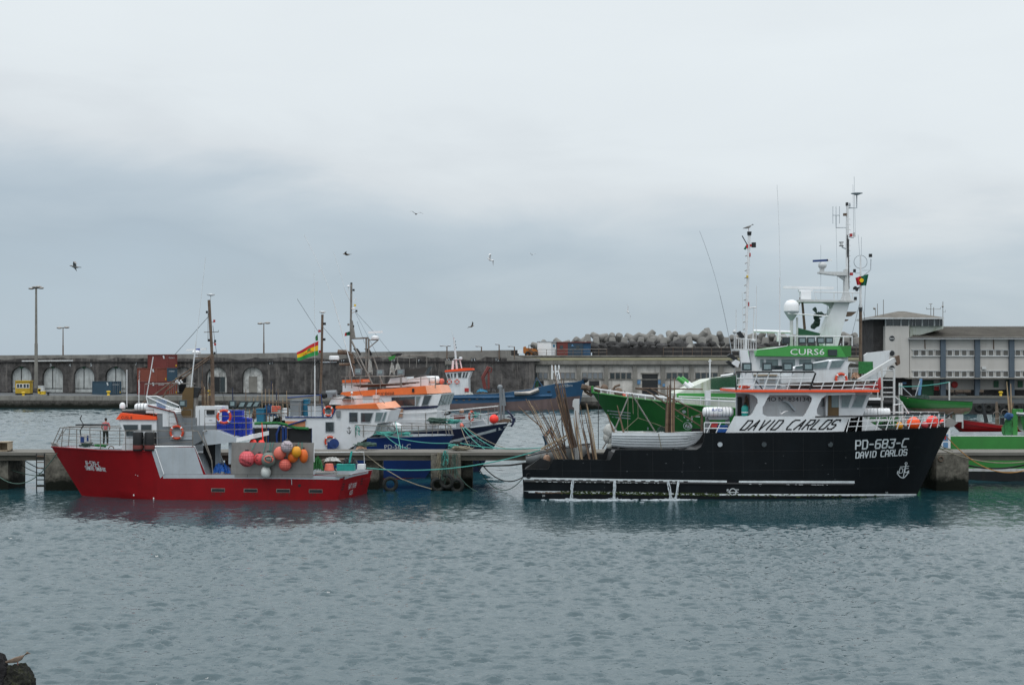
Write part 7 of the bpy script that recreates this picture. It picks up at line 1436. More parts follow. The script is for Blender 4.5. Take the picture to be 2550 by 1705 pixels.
# black bins with blue frame and green pipe, nets
mb = MB(); mb.bx(BF, 625, 1066, 707, 1104, .3, 1.6); mb.bx(BF, 711, 1067, 775, 1110, .3, 1.6); tk = part('deck_tank', mb, 'dark', bb)
mb = MB(); [mb.rail(BF, [(x, 1064), (x, 1104)], .22, .04, 5) for x in (632, 668, 700, 777)]; mb.rail(BF, [(690, 1102), (689, 1080), (697, 1062), (703, 1060)], .1, .08, 6); [mb.bx(BF, x, 1062, x + 5, 1104, .1, .15) for x in (702, 709)]; part('blue_frame', mb, 'blue_trim', bb)
mb = MB(); mb.rail(BF, [(634, 1054), (690, 1053), (712, 1057), (738, 1065), (768, 1067)], .1, .1, 8); part('green_pipe', mb, 'net_green', bb)
mb = MB(); [mb.rail(BF, [(x, 1010), (x, 1110)], .2, .035, 5) for x in (664, 700, 716)]; mb.rail(BF, [(640, 1001), (722, 1003)], .2, .04, 5); mb.rail(BF, [(630, 1030), (720, 1029)], .2, .03, 5); part('gallows_frame', mb, 'rusty', bb)
r = random.Random(41)
mb = MB(); blob(mb, BF, 625, 1008, 660, 1050, 1.3, .6, 4, 11); single('net_heap', mb, 'rusty', 'brown tangled nets hanging behind the floodlights of the red boat', 'net')
mb = MB(); blob(mb, BF, 652, 1004, 690, 1042, .9, .5, 5, 12); single('net_heap', mb, 'net_blue', 'blue net draped over the stern frame beside the orange float net', 'net')
mb = MB(); blob(mb, BF, 676, 1036, 714, 1056, .9, .5, 4, 14); single('net_heap', mb, 'netting', 'dark green net heap under the orange float net', 'net')
mb = MB(); mb.bx(BF, 675, 1011, 699, 1028, .5, .25); fn_ = single('float_net', mb, 'canvas', 'white mesh bag with orange floats hung on the stern frame of the blue boat', 'net'); 
for i in range(16): mb = MB(); mb.sph(BF.p(678 + (i % 6) * 3.8, 1012.5 + (i // 6) * 5, .47), .05, 6, 4); part('float', mb, 'hot_orange', fn_)
boxthing('fish_tub', BF, 638, 1019, 657, 1050, .5, .6, 'teal_blue', 'tall teal blue tub hanging at the stern frame', 'tub')
boxthing('styrofoam_box', BF, 704, 1018, 716, 1027, .8, .4, 'clean_white', 'small white foam box, upper one behind the stern rail', 'box'); boxthing('styrofoam_box', BF, 702, 1033, 714, 1046, .8, .4, 'clean_white', 'small white foam box, lower one behind the stern rail', 'box')
for i in range(13):
    x = 612 + i * 8.5 + r.uniform(-3, 3); top = r.choice([955, 968, 972, 976, 984, 990]); pole(BF, (x + r.uniform(-2, 1), top), (x + 1, 1050), 1.6 + r.random() * .5, .03, r.choice(['bamboo_pale', 'bamboo']), 'thin bamboo marker pole standing at the stern of the blue boat', 'marker poles at the stern of the blue boat', 'marker_pole')
for x, y in ((676, 948), (688, 974), (579, 964)): pole(BF if x > 600 else RF, (x, y), (x + 1, y + 22 if x > 600 else 1020), 1.4, .035, 'navy_hull', 'dark blue furled marker flag on a thin pole, %s' % ('tallest of three' if y == 948 else 'next to the tallest' if y == 974 else 'above the floodlight of the red boat'), None, 'marker_flag')
for i in range(8): x = 502 + i * 3.6; pole(Fr(77.3), (x, 948 + (i * 37) % 30), (x + 2, 1013), 0, .035, r.choice(['bamboo', 'bamboo_pale']), 'brown bamboo pole in the upright bunch behind the white aft house of the red boat', 'bamboo poles behind the red boat', 'bamboo_pole')
coil(958, 1083, 24, 87.6, .6, 'rope_teal', 'teal rope heap on the foredeck of the blue boat', 10, .35); coil(1010, 1084, 16, 88, .8, 'rope_teal', 'smaller teal rope coil farther forward on the blue boat', 8, .3)
t = thing('deck_float', 'round white float under a net on the foredeck of the blue boat', 'float', BF.p(984, 1080, 1)); mb = MB(); mb.sph(BF.p(984, 1063, 1.2), (.5, .4, .33), 16, 10); part('ball', mb, 'clean_white', t); mb = MB(); [mb.torus(BF.p(984, 1063, 1.2), (math.cos(k), 0, math.sin(k)), .42, .012, 18, 4) for k in (0, .6, 1.2)]; part('net', mb, 'ink', t)
hank(895, 1060, 7, 26, 87.3, 'rope_teal', 'teal rope ends hanging from the bow rail of the blue boat', 7)
coil(912, 1110, 26, 83.5, -.5, 'rope_green', 'dark green rope lying on the pier beside the crumpled sack', 10, .3)

# ================================================================ navy boat behind the blue one
NF = Fr(93, -9, 1050); NH = 2.7; NC = NF.sh(NH)
nb_ = thing('navy_fishing_boat', 'dark navy fishing boat with a white stripe and long orange wheelhouse roof', 'fishing boat', NC.w(1050, 0))
st = [(850, 1085, 2.5, 860, 2.4), (960, 1082, 2.7, 960, 2.6), (1060, 1075, 2.7, 1050, 2.2), (1120, 1070, 2.5, 1100, 1.5), (1171, 1064, 2.1, 1140, .95), (1215, 1059, 1.45, 1168, .5), (1245, 1055, .8, 1184, .2), (1266, 1052.5, .04, 1193, .03)]
skin, inn = hull(NF, st, NH, [1.8, 1.8, 2.2, 2.6, 2.9, 3, 3, 3], 1.2); part('hull', skin, 'navy_hull', nb_); part('deck', inn, 'light_grey', nb_); NS = Surf(skin)
mb = MB(); strip(mb, [(1100, 1102), (1160, 1087), (1259, 1060)], [(1100, 1108), (1160, 1093), (1262, 1066)], NS, 8); strip(mb, [(1150, 1178), (1197, 1177)], [(1150, 1187), (1194, 1186)], NS, 6); part('white_stripe', mb, 'white_ink', nb_)
mb = MB(); text(mb, 'PD-600-C', [(1158, 1098), (1201, 1090), (1198, 1101), (1156, 1110)], NS); text(mb, 'CAROLINHA', [(1172, 1109), (1214, 1097), (1210, 1105), (1174, 1117)], NS); part('lettering', mb, 'light_grey', nb_)
mb = MB(); mb.tube([NF.p(1171, 1064, NH - 2.1), NF.p(1215, 1058.5, NH - 1.45), NF.p(1245, 1054.5, NH - .8), NF.p(1266, 1052, NH)], .06, 6); part('gunwale', mb, 'light_grey', nb_)
mb = MB(); mb.pf(NC, [(1225, 1050), (1258, 1042), (1272, 1044), (1270, 1049), (1256, 1055)], -.2, .4); part('bowsprit', mb, 'rusty', nb_)
t = thing('stockless_anchor', 'dark anchor hanging at the stem of the navy boat', 'anchor', NC.p(1275, 1050)); mb = MB(); mb.rail(NC, [(1263, 1022), (1276, 1036), (1279, 1050), (1273, 1062)], 0, .08, 6); mb.rail(NC, [(1264, 1036), (1284, 1042)], 0, .07, 6); mb.pf(NC, [(1276, 1042), (1283, 1044), (1278, 1058), (1274, 1060)], -.1, .25); mb.rail(NC, [(1262, 1045), (1272, 1050), (1284, 1048)], .15, .06, 5); part('flukes', mb, 'navy_hull', t)
# house
mb = MB(); mb.pf(NF, [(850, 984), (1074, 982), (1100, 980), (1088, 1013), (1087, 1066), (850, 1075)], .2, 4.6); hs = part('wheelhouse', mb, 'white', nb_)
mb = MB(); mb.pf(NF, [(847, 981), (852, 976), (1003, 965), (1059, 960), (1063.5, 980.5), (869, 987)], .08, 5.0); part('orange_roof', mb, 'orange_roof', nb_)
a0 = NF.p(1059, 960, .08); a1 = NF.p(1063.5, 980.5, .08)
mb = MB(); mb.ext([a0 + NF.d * .01, a1 + NF.d * .01, a1 + NF.d * .9 + NF.n * .9, a0 + NF.d * .75 + NF.n * .9 + V((0, 0, .05))], NF.n * .01); 
mb = MB(); mb.loft([[a0 + NF.d * .01, a1 + NF.d * .01, a1 + NF.d * .01 + NF.n * 5, a0 + NF.d * .01 + NF.n * 5], [a0 + NF.d * .85 + NF.n * .7, a1 + NF.d * .95 + NF.n * .7 + V((0, 0, .05)), a1 + NF.d * .95 + NF.n * 4.2 + V((0, 0, .05)), a0 + NF.d * .85 + NF.n * 4.2]]); part('visor', mb, 'orange_fade', nb_)
mb = MB(); text(mb, 'IMO Nº 8341668', [(934, 977), (981, 975), (981, 983), (935, 985)], plane_map(NF, .06)); part('lettering', mb, 'ink', nb_)
mb = MB(); mb.bx(NF, 1026, 967, 1031, 976, 0, .1); part('side_lamp', mb, 'dark', nb_)
for pp, mt in (([(975, 989), (1033, 987), (1033, 1010), (976, 1011)], 'glass'), ([(1036, 987), (1047, 987), (1040, 1009), (1036, 1010)], 'pale_glass'), ([(1057, 985), (1075, 984), (1065, 1008), (1050, 1009)], 'glass')):
    f_ = MB(); g_ = MB(); window(f_, g_, NF, pp, .2, 1.3, .05); q = part('window', f_, 'light_grey', hs); part('pane', g_, mt, q)
fa, fb = NF.p(1099, 983, .2), NF.p(1090, 1009, .2)
for k in range(4): ou = NF.d * .03; a = NF.n * (.2 + k * 1.1); b_ = NF.n * (1.15 + k * 1.1); mb = MB(); mb.ext([fa + a + ou, fa + b_ + ou, fb + b_ + ou, fb + a + ou], NF.d * .03); part('front_window', mb, 'pale_glass', hs)
mb = MB(); mb.pf(NF, [(972, 1015), (1092, 1009), (1090, 1014), (1060, 1018), (974, 1021)], .14, .05); part('navy_band', mb, 'navy_hull', hs)
mb = MB(); mb.pf(NF, [(1012, 962), (1014, 944), (1060, 936), (1066, 940), (1066, 962)], 1.5, 2.5); mb.pf(NF, [(960, 965), (972, 942), (1013, 938), (1013, 963)], 1.6, 2.2); part('upper_house', mb, 'white', nb_)
mb = MB(); mb.pf(NF, [(1003, 922), (1064, 914), (1056, 932), (1003, 937)], 1.8, .08); sp_ = part('canopy_panel', mb, 'solar', nb_); mb = MB(); mb.pf(NF, [(1058, 932), (1068, 913), (1076, 912), (1066, 932)], 1.8, .06); part('dark_screen', mb, 'glass', nb_)
mb = MB(); mb.bx(NF, 853, 952, 900, 980, 3.5, 1.8); part('aft_house', mb, 'white', nb_); mb = MB(); mb.pf(NF, [(852, 946), (903, 944), (904, 951), (852, 953)], 3.4, 2); part('aft_orange_roof', mb, 'orange_roof', nb_)
mb = MB(); [mb.rail(NF, pp, o_, .028, 5) for o_ in (.4, 4.6) for pp in ([(850, 938), (990, 936), (1002, 934), (1012, 944), (1085, 941), (1086, 958)], [(850, 958), (1000, 955)])]; q = part('roof_rail', mb, 'tube', nb_)
for x in (860, 876, 897, 947, 997, 1000, 1048, 1084): mb = MB(); mb.rail(NF, [(x, 937), (x, 966)], .4, .035, 5); part('post', mb, 'tube', q)
mb = MB(); [mb.rail(NF, [(880 + i * 4, 960 + i), (1045 - i * 9, 951 + i * 1.5)], .6 + i * .1, .045, 5) for i in range(5)]; mb.jit(.05, 2); single('pole_bundle', mb, 'bamboo_dark', 'dark bundle of sticks lying along the roof rail of the navy boat', 'poles')
t = thing('life_raft', 'white barrel life raft on the orange roof of the navy boat', 'life raft', NF.p(1086, 955, 2)); mb = MB(); mb.lathe([(.05, 0), (.24, .08), (.27, .2), (.27, .62), (.24, .74), (.05, .82)], NF.p(1068, 945, 2), 16, (1, 0, 0)); part('canister', mb, 'clean_white', t)
buoy(NF.p(1100, 949, 2.2), .2, 'salmon', 'orange float behind the white raft on the navy boat roof', None)
for x, y, s_ in ((883, 917, 0), (938, 920, 0), (989, 919, 0)): mb = MB(); mb.bx(NF, x, y, x + 16, y + 15, .6, .3); q = part('floodlight', mb, 'grey_paint', nb_); mb = MB(); mb.bx(NF, x + 2.5, y + 3, x + 13.5, y + 11, .57, .03); part('lamp_glass', mb, 'lamp_glass', q)
for x0, x1, y0, y1, sd in ((916, 928, 892, 934, 3), (917, 926, 900, 935, 8), (970, 984, 900, 935, 5), (984, 998, 902, 925, 6)): blob(q := MB(), NF, x0, y0, x1, y1, 1.2, .3, 2, sd); single('hanging_bag', q, 'canvas', {3: 'pale plastic sheet hanging from the gallows of the navy boat', 8: 'white sack standing under the gallows frame', 5: 'pale wrapped bundle left of the dark canopy', 6: 'second wrapped bundle touching the dark canopy'}[sd], 'bag')
mb = MB(); mb.pf(NF, [(966, 889), (985, 884), (982, 893), (970, 898)], 1.0, .05); single('signal_vest', mb, 'light_green', 'bright yellow-green cloth flapping over the navy boat', 'cloth'); mb = MB(); mb.pf(NF, [(972, 884), (990, 879), (1003, 880), (998, 885), (978, 888)], 1.1, .05); single('dark_cloth', mb, 'dark', 'dark cloth blown over the rail of the navy boat', 'cloth')
# gallows mast
mb = MB(); mb.tube([NC.p(872, 945), NC.p(873, 860), NC.p(875, 707)], .085, 8); ma = part('mast', mb, 'tube', nb_)
mb = MB(); mb.pf(NC, [(872, 798), (877, 798), (884, 842), (872, 842)], -.1, .2); part('mast_fin', mb, 'tube', ma)
mb = MB(); mb.rail(NC, [(873, 843), (917, 841), (918, 850)], 0, .07, 6); [mb.rail(NC, [(x, 843), (x, 938)], 0, .07, 6) for x in (912, 918)]; mb.rail(NC, [(875, 848), (930, 962)], -.4, .07, 6); mb.rail(NC, [(878, 876), (902, 920)], .3, .06, 6); mb.rail(NC, [(930, 890), (952, 955)], .3, .06, 6); mb.rail(NC, [(868, 935), (873, 850)], .5, .05, 5); mb.rail(NC, [(888, 890), (1000, 886), (1080, 883)], .3, .04, 5); [mb.rail(NC, [(x, 884), (x, 914)], .3, .025, 5) for x in (990, 1020, 1037, 1063)]; mb.rail(NC, [(917, 867), (942, 846)], 0, .045, 5); mb.rail(NC, [(918, 846), (943, 846)], 0, .04, 5); part('gallows', mb, 'tube', nb_)
mb = MB(); mb.lathe([(.26, 0), (.3, .1), (.28, .2), (.1, .3)], NC.p(934, 845), 14); mb.obox(Matrix.Translation(NC.p(935, 827)) @ Matrix.Rotation(rad(-3), 4, 'Y'), (1.08, .16, .15)); part('radar', mb, 'clean_white', nb_)
mb = MB(); mb.tube([NC.p(842, 876), NC.p(865, 877), NC.p(875, 883), NC.p(880, 905)], .13, 8); mb.cyl(NC.p(842, 876), NC.p(864, 877), .19, .19, 10); mb.tube([NC.p(845, 907), NC.p(875, 907), NC.p(882, 915), NC.p(882, 938)], .1, 8); part('exhaust_pipe', mb, 'rusty', nb_)
mb = MB(); mb.rail(NC, [(882, 938), (829, 745)], -.8, .035, 5); mb.rail(NC, bez((829, 745), (800, 672), (757, 585)), -.8, .016, 4); mb.rail(NC, [(874, 752), (860, 725)], 0, .03, 4); mb.rail(NC, bez((860, 725), (847, 680), (830, 626)), 0, .014, 4); part('whip_antenna', mb, 'white_rail', nb_)
mb = MB(); mb.tube([NC.p(873, 725), NC.p(868, 723), NC.p(868, 715)], .025, 4); mb.lathe([(.06, 0), (.14, .04), (.05, .12)], NC.p(868, 714), 10); mb.tube([NC.p(874, 752), NC.p(885, 746), NC.p(887, 742)], .025, 4); mb.lathe([(.13, 0), (.2, .04), (.05, .1)], NC.p(880, 770), 10); mb.tube([NC.p(874, 781), NC.p(887, 774)], .03, 4); part('mast_fitting', mb, 'clean_white', ma)
for x, y, m_ in ((880, 722, 'dark'), (883.5, 760, 'bright_yellow'), (887, 774, 'dark'), (867, 808, 'tube'), (879, 812, 'dark'), (874.5, 706, 'dark')): mb = MB(); mb.bx(NC, x - 2, y - 2.5, x + 2, y + 2.5, -.06, .14); part('nav_light', mb, m_, ma)
t_ = MB(); [t_.rail(NC, pp, 0, .011, 4) for pp in ([(884, 775), (932, 828), (975, 882)], [(885, 778), (920, 845), (970, 945)], [(889, 800), (908, 855)])]; part('stay_wire', t_, 'dark', nb_)
for o_, x, y in ((.2, 885, 868), (.2, 913, 868)): mb = MB(); mb.pf(NC, [(x - 6, y), (x + 4, y - 1), (x + 13, y + 12), (x + 10, y + 18), (x - 1, y + 6)], o_, .2); part('dark_floodlight', mb, 'dark', nb_)
mb, _ = flagmesh([(859, 829), (871, 825), (871, 835), (858, 836)], 6, 4, .6, NC, -.2); fl = single('national_flag', mb, 'flag_dark_green', 'small Portuguese flag on the navy boat mast', 'flag'); mb, _ = flagmesh([(859, 828.5), (864, 827), (864, 836), (858, 836.5)], 3, 4, .4, NC, -.25); part('red_half', mb, 'flag_red', fl)
# bow rail and deck gear
rg = [(970, 1029, 970, 1072, 2.65), (1060, 1027, 1060, 1075, 2.6), (1110, 1023, 1110, 1070, 2.5), (1170, 1018, 1171, 1064, 2.1), (1215, 1013, 1216, 1058, 1.45), (1240, 1011, 1242, 1055, .8)]
for fr_ in (0, 1):
    mb = MB(); [mb.tube([NF.p(a, b + (d_ - b) * f_, NH - e_) + NF.n * 2 * e_ * fr_ for a, b, c, d_, e_ in rg], r_, 5) for f_, r_ in ((0, .035), (.35, .018), (.68, .018))]; q = part('bow_rail', mb, 'white_rail' if not fr_ else 'tube', nb_)
    for a, b, c, d_, e_ in rg: mb = MB(); mb.tube([NF.p(a, b, NH - e_) + NF.n * 2 * e_ * fr_, NF.p(c, d_, NH - e_) + NF.n * 2 * e_ * fr_], .025, 5); part('post', mb, 'tube', q)
for x in (1245, 1253): mb = MB(); mb.rail(NC, [(x, 963 if x == 1245 else 968), (x + 2, 1045)], .0, .07, 6); part('bow_bollard_post', mb, 'grey_paint', nb_)
buoy(NF.p(1230, 1043, 1.4), .33, 'hot_red', 'bright red-orange buoy at the bow rail of the navy boat', None, 1.05, (.5, 0))
mb = MB(); mb.pf(NF, [(1135, 1045), (1168, 1045), (1170, 1064), (1136, 1066)], 1.2, .6); mb.pf(NF, [(1170, 1062), (1175, 1052), (1200, 1040), (1211, 1058)], 1.3, .5); part('bow_locker', mb, 'light_grey', nb_)
mb = MB(); mb.bx(NF, 1130, 1034, 1155, 1043, 2, .6); part('red_locker', mb, 'container_red', nb_)
lifebuoy(NF.p(1174, 1036, 1.0), (1, -.5, 0), .34, .08, 'lifebuoy seen edge-on at the bow rail of the navy boat'); coil(1184, 1038, 7, 93.5, 0, 'teal', 'green rope hank hanging beside the edge-on lifebuoy', 6, .5)
coil(1126, 1054, 20, 93, 0, 'rope_teal', 'bright teal rope pile on the bow of the navy boat', 12, .4); coil(1090, 1053, 26, 92.6, 0, 'rope_green', 'mixed dark green ropes heaped along the navy boat deck', 14, .5)
buoy(NF.p(1150, 1060, -.1), .2, 'salmon', 'small crushed red float tied to the mooring lines at the navy gunwale', None, .7, (1.4, 0))
mb = MB(); c = NF.p(1050, 1042, .9); [mb.torus(c, (0, 1, 0), R_, .02, 22, 5) for R_ in (.62, .6)]; mb.rail(NF, [(1032, 1052), (1070, 1030)], .9, .015, 4); single('hoop_net', mb, 'blue_trim', 'large thin hoop of a landing net on the navy boat deck', 'net')
mb = MB(); mb.torus(NF.p(1108, 1027, 2.5), (0, .4, 1), .38, .07, 18, 6); single('rubber_hoop', mb, 'black_rubber', 'dark tyre-like ring on the rail of the navy boat', 'ring')
buoy(NF.p(1150, 1023, 2.8), .17, 'tan', 'pale pink float on the far rail of the navy boat', None)
boxthing('faded_poster', NF, 983, 1020, 1003, 1038, .1, .06, 'tan', 'faded poster-like panel on the side of the navy boat', 'panel')

# ================================================================ dredging barge
DF = Fr(231, -2, 1300); DHb = 3.5; DC = DF.sh(DHb)
dg = thing('blue_barge', 'long blue barge with brown underbody and small white wheelhouse at the far quay', 'barge', DC.w(1280, 0))
st = [(1040, 985, 3.4, 1045, 3.3), (1110, 984, 3.5, 1110, 3.5), (1235, 980, 3.5, 1235, 3.5), (1322, 969, 3.5, 1322, 3.4), (1341, 964, 3.4, 1341, 3.3), (1380, 956, 3.1, 1375, 2.6), (1435, 951, 1.8, 1415, 1.1), (1448, 947, .9, 1430, .4), (1460, 942, .05, 1440, .03)]
skin, inn = hull(DF, st, DHb, [2.2, 2.2, 2.2, 3, 4, 4.2, 4.4, 4.5, 4.6], 1.1); part('hull', skin, 'barge_blue', dg); part('deck', inn, 'grey_paint', dg); DS = Surf(skin)
mb = MB(); strip(mb, [(1045, 1007), (1235, 1002), (1340, 995), (1445, 985)], [(1045, 1022), (1235, 1022), (1340, 1022), (1439, 1021)], lambda a, b: DS(a, b, .2), 6); part('antifouling', mb, 'antifoul', dg)
mb = MB(); mb.tube([p for p in [DS(x, y, .05) for x, y in [(1050 + i * 12, 989.5 - max(0, i - 14) * .35) for i in range(28)]] if p], .28, 8); part('fender_pipe', mb, 'barge_blue', dg)
mb = MB(); [patch(mb, disc(x, y, 3, 1.4), lambda a, b: DS(a, b, .22)) for x, y in ((1137, 996), (1155, 996), (1169, 995), (1188, 993), (1205, 992), (1223, 991), (1245, 989), (1276, 987))]; part('hull_port', mb, 'rusty', dg); mb = MB(); patch(mb, disc(1367, 975.5, 5, 1.8), DS); part('hawse_hole', mb, 'ink', dg)
mb = MB(); text(mb, 'DRAGA OCIDENTAL', [(1383, 961), (1427, 957), (1426, 961.5), (1383, 966)], DS); text(mb, 'PONTA', [(1399, 957.5), (1415, 956), (1415, 958.5), (1399, 960)], DS); part('lettering', mb, 'white_ink', dg)
mb = MB(); mb.pf(DF, [(1108, 926), (1173, 924), (1166, 943), (1167, 985), (1125, 985), (1114, 943)], .6, 5.5); hs = part('wheelhouse', mb, 'white', dg); mb = MB(); mb.pf(DF, [(1107, 926), (1108, 922), (1154, 916), (1175, 916.5), (1177, 921), (1155, 923)], .3, 6); part('orange_roof', mb, 'orange', hs)
for pp in ([(1112, 931), (1119, 930), (1122, 941), (1115, 942)], [(1122, 930), (1127, 930), (1127, 941), (1124, 941)], [(1131, 929), (1136, 929), (1136, 939), (1131, 939)], [(1140, 928), (1150, 927), (1148, 940), (1141, 940)], [(1154, 927), (1159, 927), (1156, 940), (1151, 940)], [(1162, 927), (1166, 926), (1162, 940), (1158, 940)]): f_ = MB(); g_ = MB(); window(f_, g_, DF, pp, .6, .8, .08); q = part('window', f_, 'white', hs); part('pane', g_, 'glass', q)
lifebuoy(DF.p(1138, 950, .3), (0, -1, 0), .36, .09, 'tiny lifebuoy on the white wall of the barge wheelhouse'); lifebuoy(DF.p(1119, 950, .3), (0, -1, 0), .36, .09, 'tiny lifebuoy at the aft corner of the barge wheelhouse')
mb = MB(); mb.pf(DF, [(1126, 897), (1131, 897), (1129, 920), (1124, 920)], 2, .8); mb.rail(DF, [(1138, 920), (1133, 870), (1130, 843)], 2.4, .2, 6); mb.rail(DF, [(1150, 918), (1145, 895)], 2.4, .12, 5); mb.bx(DF, 1129, 893, 1150, 895, 2, 1.5); mb.sph(DF.p(1147, 891, 2.4), (.35, .3, .2), 8, 6); mb.rail(DF, [(1130, 845), (1124, 820)], 2.4, .05, 4); part('mast', mb, 'white', dg)
for x, y, m_ in ((1130, 843, 'sign_red'), (1133.5, 850, 'dark'), (1134.5, 858, 'dark'), (1136, 865, 'dark')): mb = MB(); mb.bx(DF, x - 1, y - 1.5, x + 1.2, y + 1.5, 2.3, .2); part('nav_light', mb, m_, dg)
mb = MB(); mb.rail(DF, [(1208, 968), (1202, 940), (1217, 913)], 2, .35, 5); mb.bx(DF, 1214, 924, 1219, 968, 2, .6); mb.rail(DF, [(1218, 914), (1225, 918), (1222, 928)], 2, .12, 4); part('crane', mb, 'container_red', dg)
mb = MB(); mb.rail(DF, [(1327, 968), (1336, 940), (1351, 962)], 2, .12, 5); part('a_frame', mb, 'barge_blue', dg)
mb = MB(); [mb.rail(DF, [(x, 909), (x + 1 + (x - 1384) * .15, 944)], 1.2, .14, 5) for x in (1375, 1383, 1391.5)]; mb.rail(DF, [(1377, 925), (1393, 925)], 1.2, .12, 5); mb.rail(DF, [(1378, 925), (1387, 940), (1392, 925)], 1.2, .12, 5); mb.rail(DF, [(1387, 940), (1389, 960)], 1.2, .2, 5); part('white_frame', mb, 'clean_white', dg)
mb = MB(); mb.rail(DF, [(1281, 981), (1320, 978), (1342, 970)], -.5, .4, 8); part('suction_pipe', mb, 'steel', dg); mb = MB(); mb.rail(DF, [(1246, 960), (1250, 1010)], -.6, .2, 6); mb.rail(DF, [(1253, 968), (1258, 1010)], -.6, .2, 6); mb.sph(DF.p(1245, 964, -.4), .5, 8, 6); part('spud_pole', mb, 'grey_paint', dg)
blob(q := MB(), DF, 1186, 967, 1215, 977, 1, 2, 3, 4); single('teal_tarpaulin', q, 'teal_blue', 'light blue tarpaulin heap on the barge deck', 'tarpaulin'); blob(q := MB(), DF, 1154, 973, 1180, 986, .2, 1, 3, 4); single('white_sheet', q, 'canvas', 'white sheet hanging over the barge side by the wheelhouse', 'sheet'); blob(q := MB(), DF, 1210, 965, 1236, 976, 1.5, 1.5, 3, 9); single('dark_scrap', q, 'dark', 'dark pile of gear on the barge deck beside the crane', 'gear')
blob(q := MB(), DF, 1127, 968, 1165, 982, 1.5, 2, 4, 2); single('deck_clutter', q, 'light_grey', 'pale pile of bags at the foot of the barge wheelhouse', 'gear'); mb = MB(); mb.bx(DF, 1157, 966, 1167, 975, .4, .6); part('red_box', mb, 'sign_red', dg)
mb = MB(); mb.sph(DC.p(1457, 945), .6, 8, 6); part('bow_fairlead', mb, 'dark', dg)
# ================================================================ green trawler
TF = Fr(95, 0, 1275); TH = 3.4; TC = TF.sh(TH)
tr = thing('green_trawler', 'green and white trawler with CURS6 on its bridge and a tall raked mast', 'trawler', TC.w(1900, 0))
st = [(1474, 976, .05, 1598, .03), (1490, 979, .7, 1612, .12), (1520, 983, 1.5, 1640, .35), (1560, 989, 2.2, 1675, .75), (1620, 996, 2.8, 1725, 1.4), (1700, 1006, 3.2, 1790, 2.2), (1780, 1014, 3.4, 1850, 3.0), (1900, 1020, 3.4, 1940, 3.3), (2100, 1030, 3.4, 2100, 3.4), (2250, 1035, 3.2, 2250, 3.1)]
skin, inn = hull(TF, st, TH, [4.6] * 6 + [4.2] * 4, 1.35); part('hull', skin, 'green_hull', tr); part('deck', inn, 'deck_grey', tr); TS = Surf(skin)
mb = MB(); mb.tube([TF.p(r_[0], r_[1], TH - r_[2]) for r_ in st], .07, 6); part('gunwale', mb, 'light_green', tr)
mb = MB(); text(mb, 'FN-17', [(1674, 1034), (1744, 1036), (1742, 1052), (1678, 1050)], TS); part('lettering', mb, 'white_ink', tr)
mb = MB(); patch(mb, disc(1715, 1061, 9, 8), TS); ribbon(mb, disc(1712, 1060, 10, 9, n=12), 1.4, lambda a, b: TS(a, b, .03)); part('round_emblem', mb, 'white_ink', tr); mb = MB(); ribbon(mb, [(1710, 1064), (1712, 1057), (1717, 1059), (1719, 1064)], 1.6, lambda a, b: TS(a, b, .05)); part('emblem_mark', mb, 'rusty', tr)
mb = MB(); [ribbon(mb, [(1513 + i * 6, 1022 + i * 8), (1569, 1028 + i * 7)], 2.4, TS) for i in range(3)]; part('bow_stripe', mb, 'light_grey', tr); mb = MB(); patch(mb, disc(1703, 1025, 5.5, 4), TS); patch(mb, [(1612, 1063), (1615, 1064), (1615, 1070), (1612, 1070)], TS); part('hawse_plate', mb, 'light_grey', tr)
rg = [(1479, 966, 1478, 977, .15), (1497, 970, 1497, 980, .9), (1520, 973, 1520, 983, 1.5), (1560, 979, 1560, 989, 2.2), (1607, 985, 1607, 995, 2.7), (1653, 990, 1653, 1000, 3.0), (1700, 993, 1700, 1006, 3.2), (1760, 996, 1760, 1012, 3.35), (1836, 1000, 1836, 1016, 3.4)]
for fr_ in (0, 1):
    mb = MB(); mb.tube([TF.p(a, b, TH - e_) + TF.n * 2 * e_ * fr_ for a, b, c, d_, e_ in rg], .06, 5); q = part('bow_rail', mb, 'white_rail', tr)
    for a, b, c, d_, e_ in rg: mb = MB(); mb.tube([TF.p(a, b, TH - e_) + TF.n * 2 * e_ * fr_, TF.p(c, d_, TH - e_) + TF.n * 2 * e_ * fr_], .05, 5); part('post', mb, 'white_rail', q)
mb = MB(); mb.bx(TC, 1473, 961, 1478, 978, -.3, .6); part('stem_head', mb, 'light_green', tr)
mb = MB(); mb.rail(TC, [(1448, 962), (1470, 968)], 0, .22, 7); mb.rail(TC, [(1450, 958), (1458, 975), (1474, 985)], .2, .12, 6); mb.bx(TC, 1449, 958, 1462, 966, -.3, .6); part('bow_anchor_gear', mb, 'rusty', tr)
mb = MB(); [mb.sph(TC.p(x, y), r_, 8, 6) for x, y, r_ in ((1505, 966, .3), (1488, 970, .3), (1540, 976, .35))]; mb.rail(TC, [(1523, 975), (1532, 962), (1544, 958)], 0, .1, 6); mb.rail(TC, [(1522, 970), (1552, 984)], .3, .08, 5); part('windlass', mb, 'rusty', tr); buoy(TC.p(1556, 984), .22, 'salmon', 'small orange float on the foredeck of the green trawler', None)
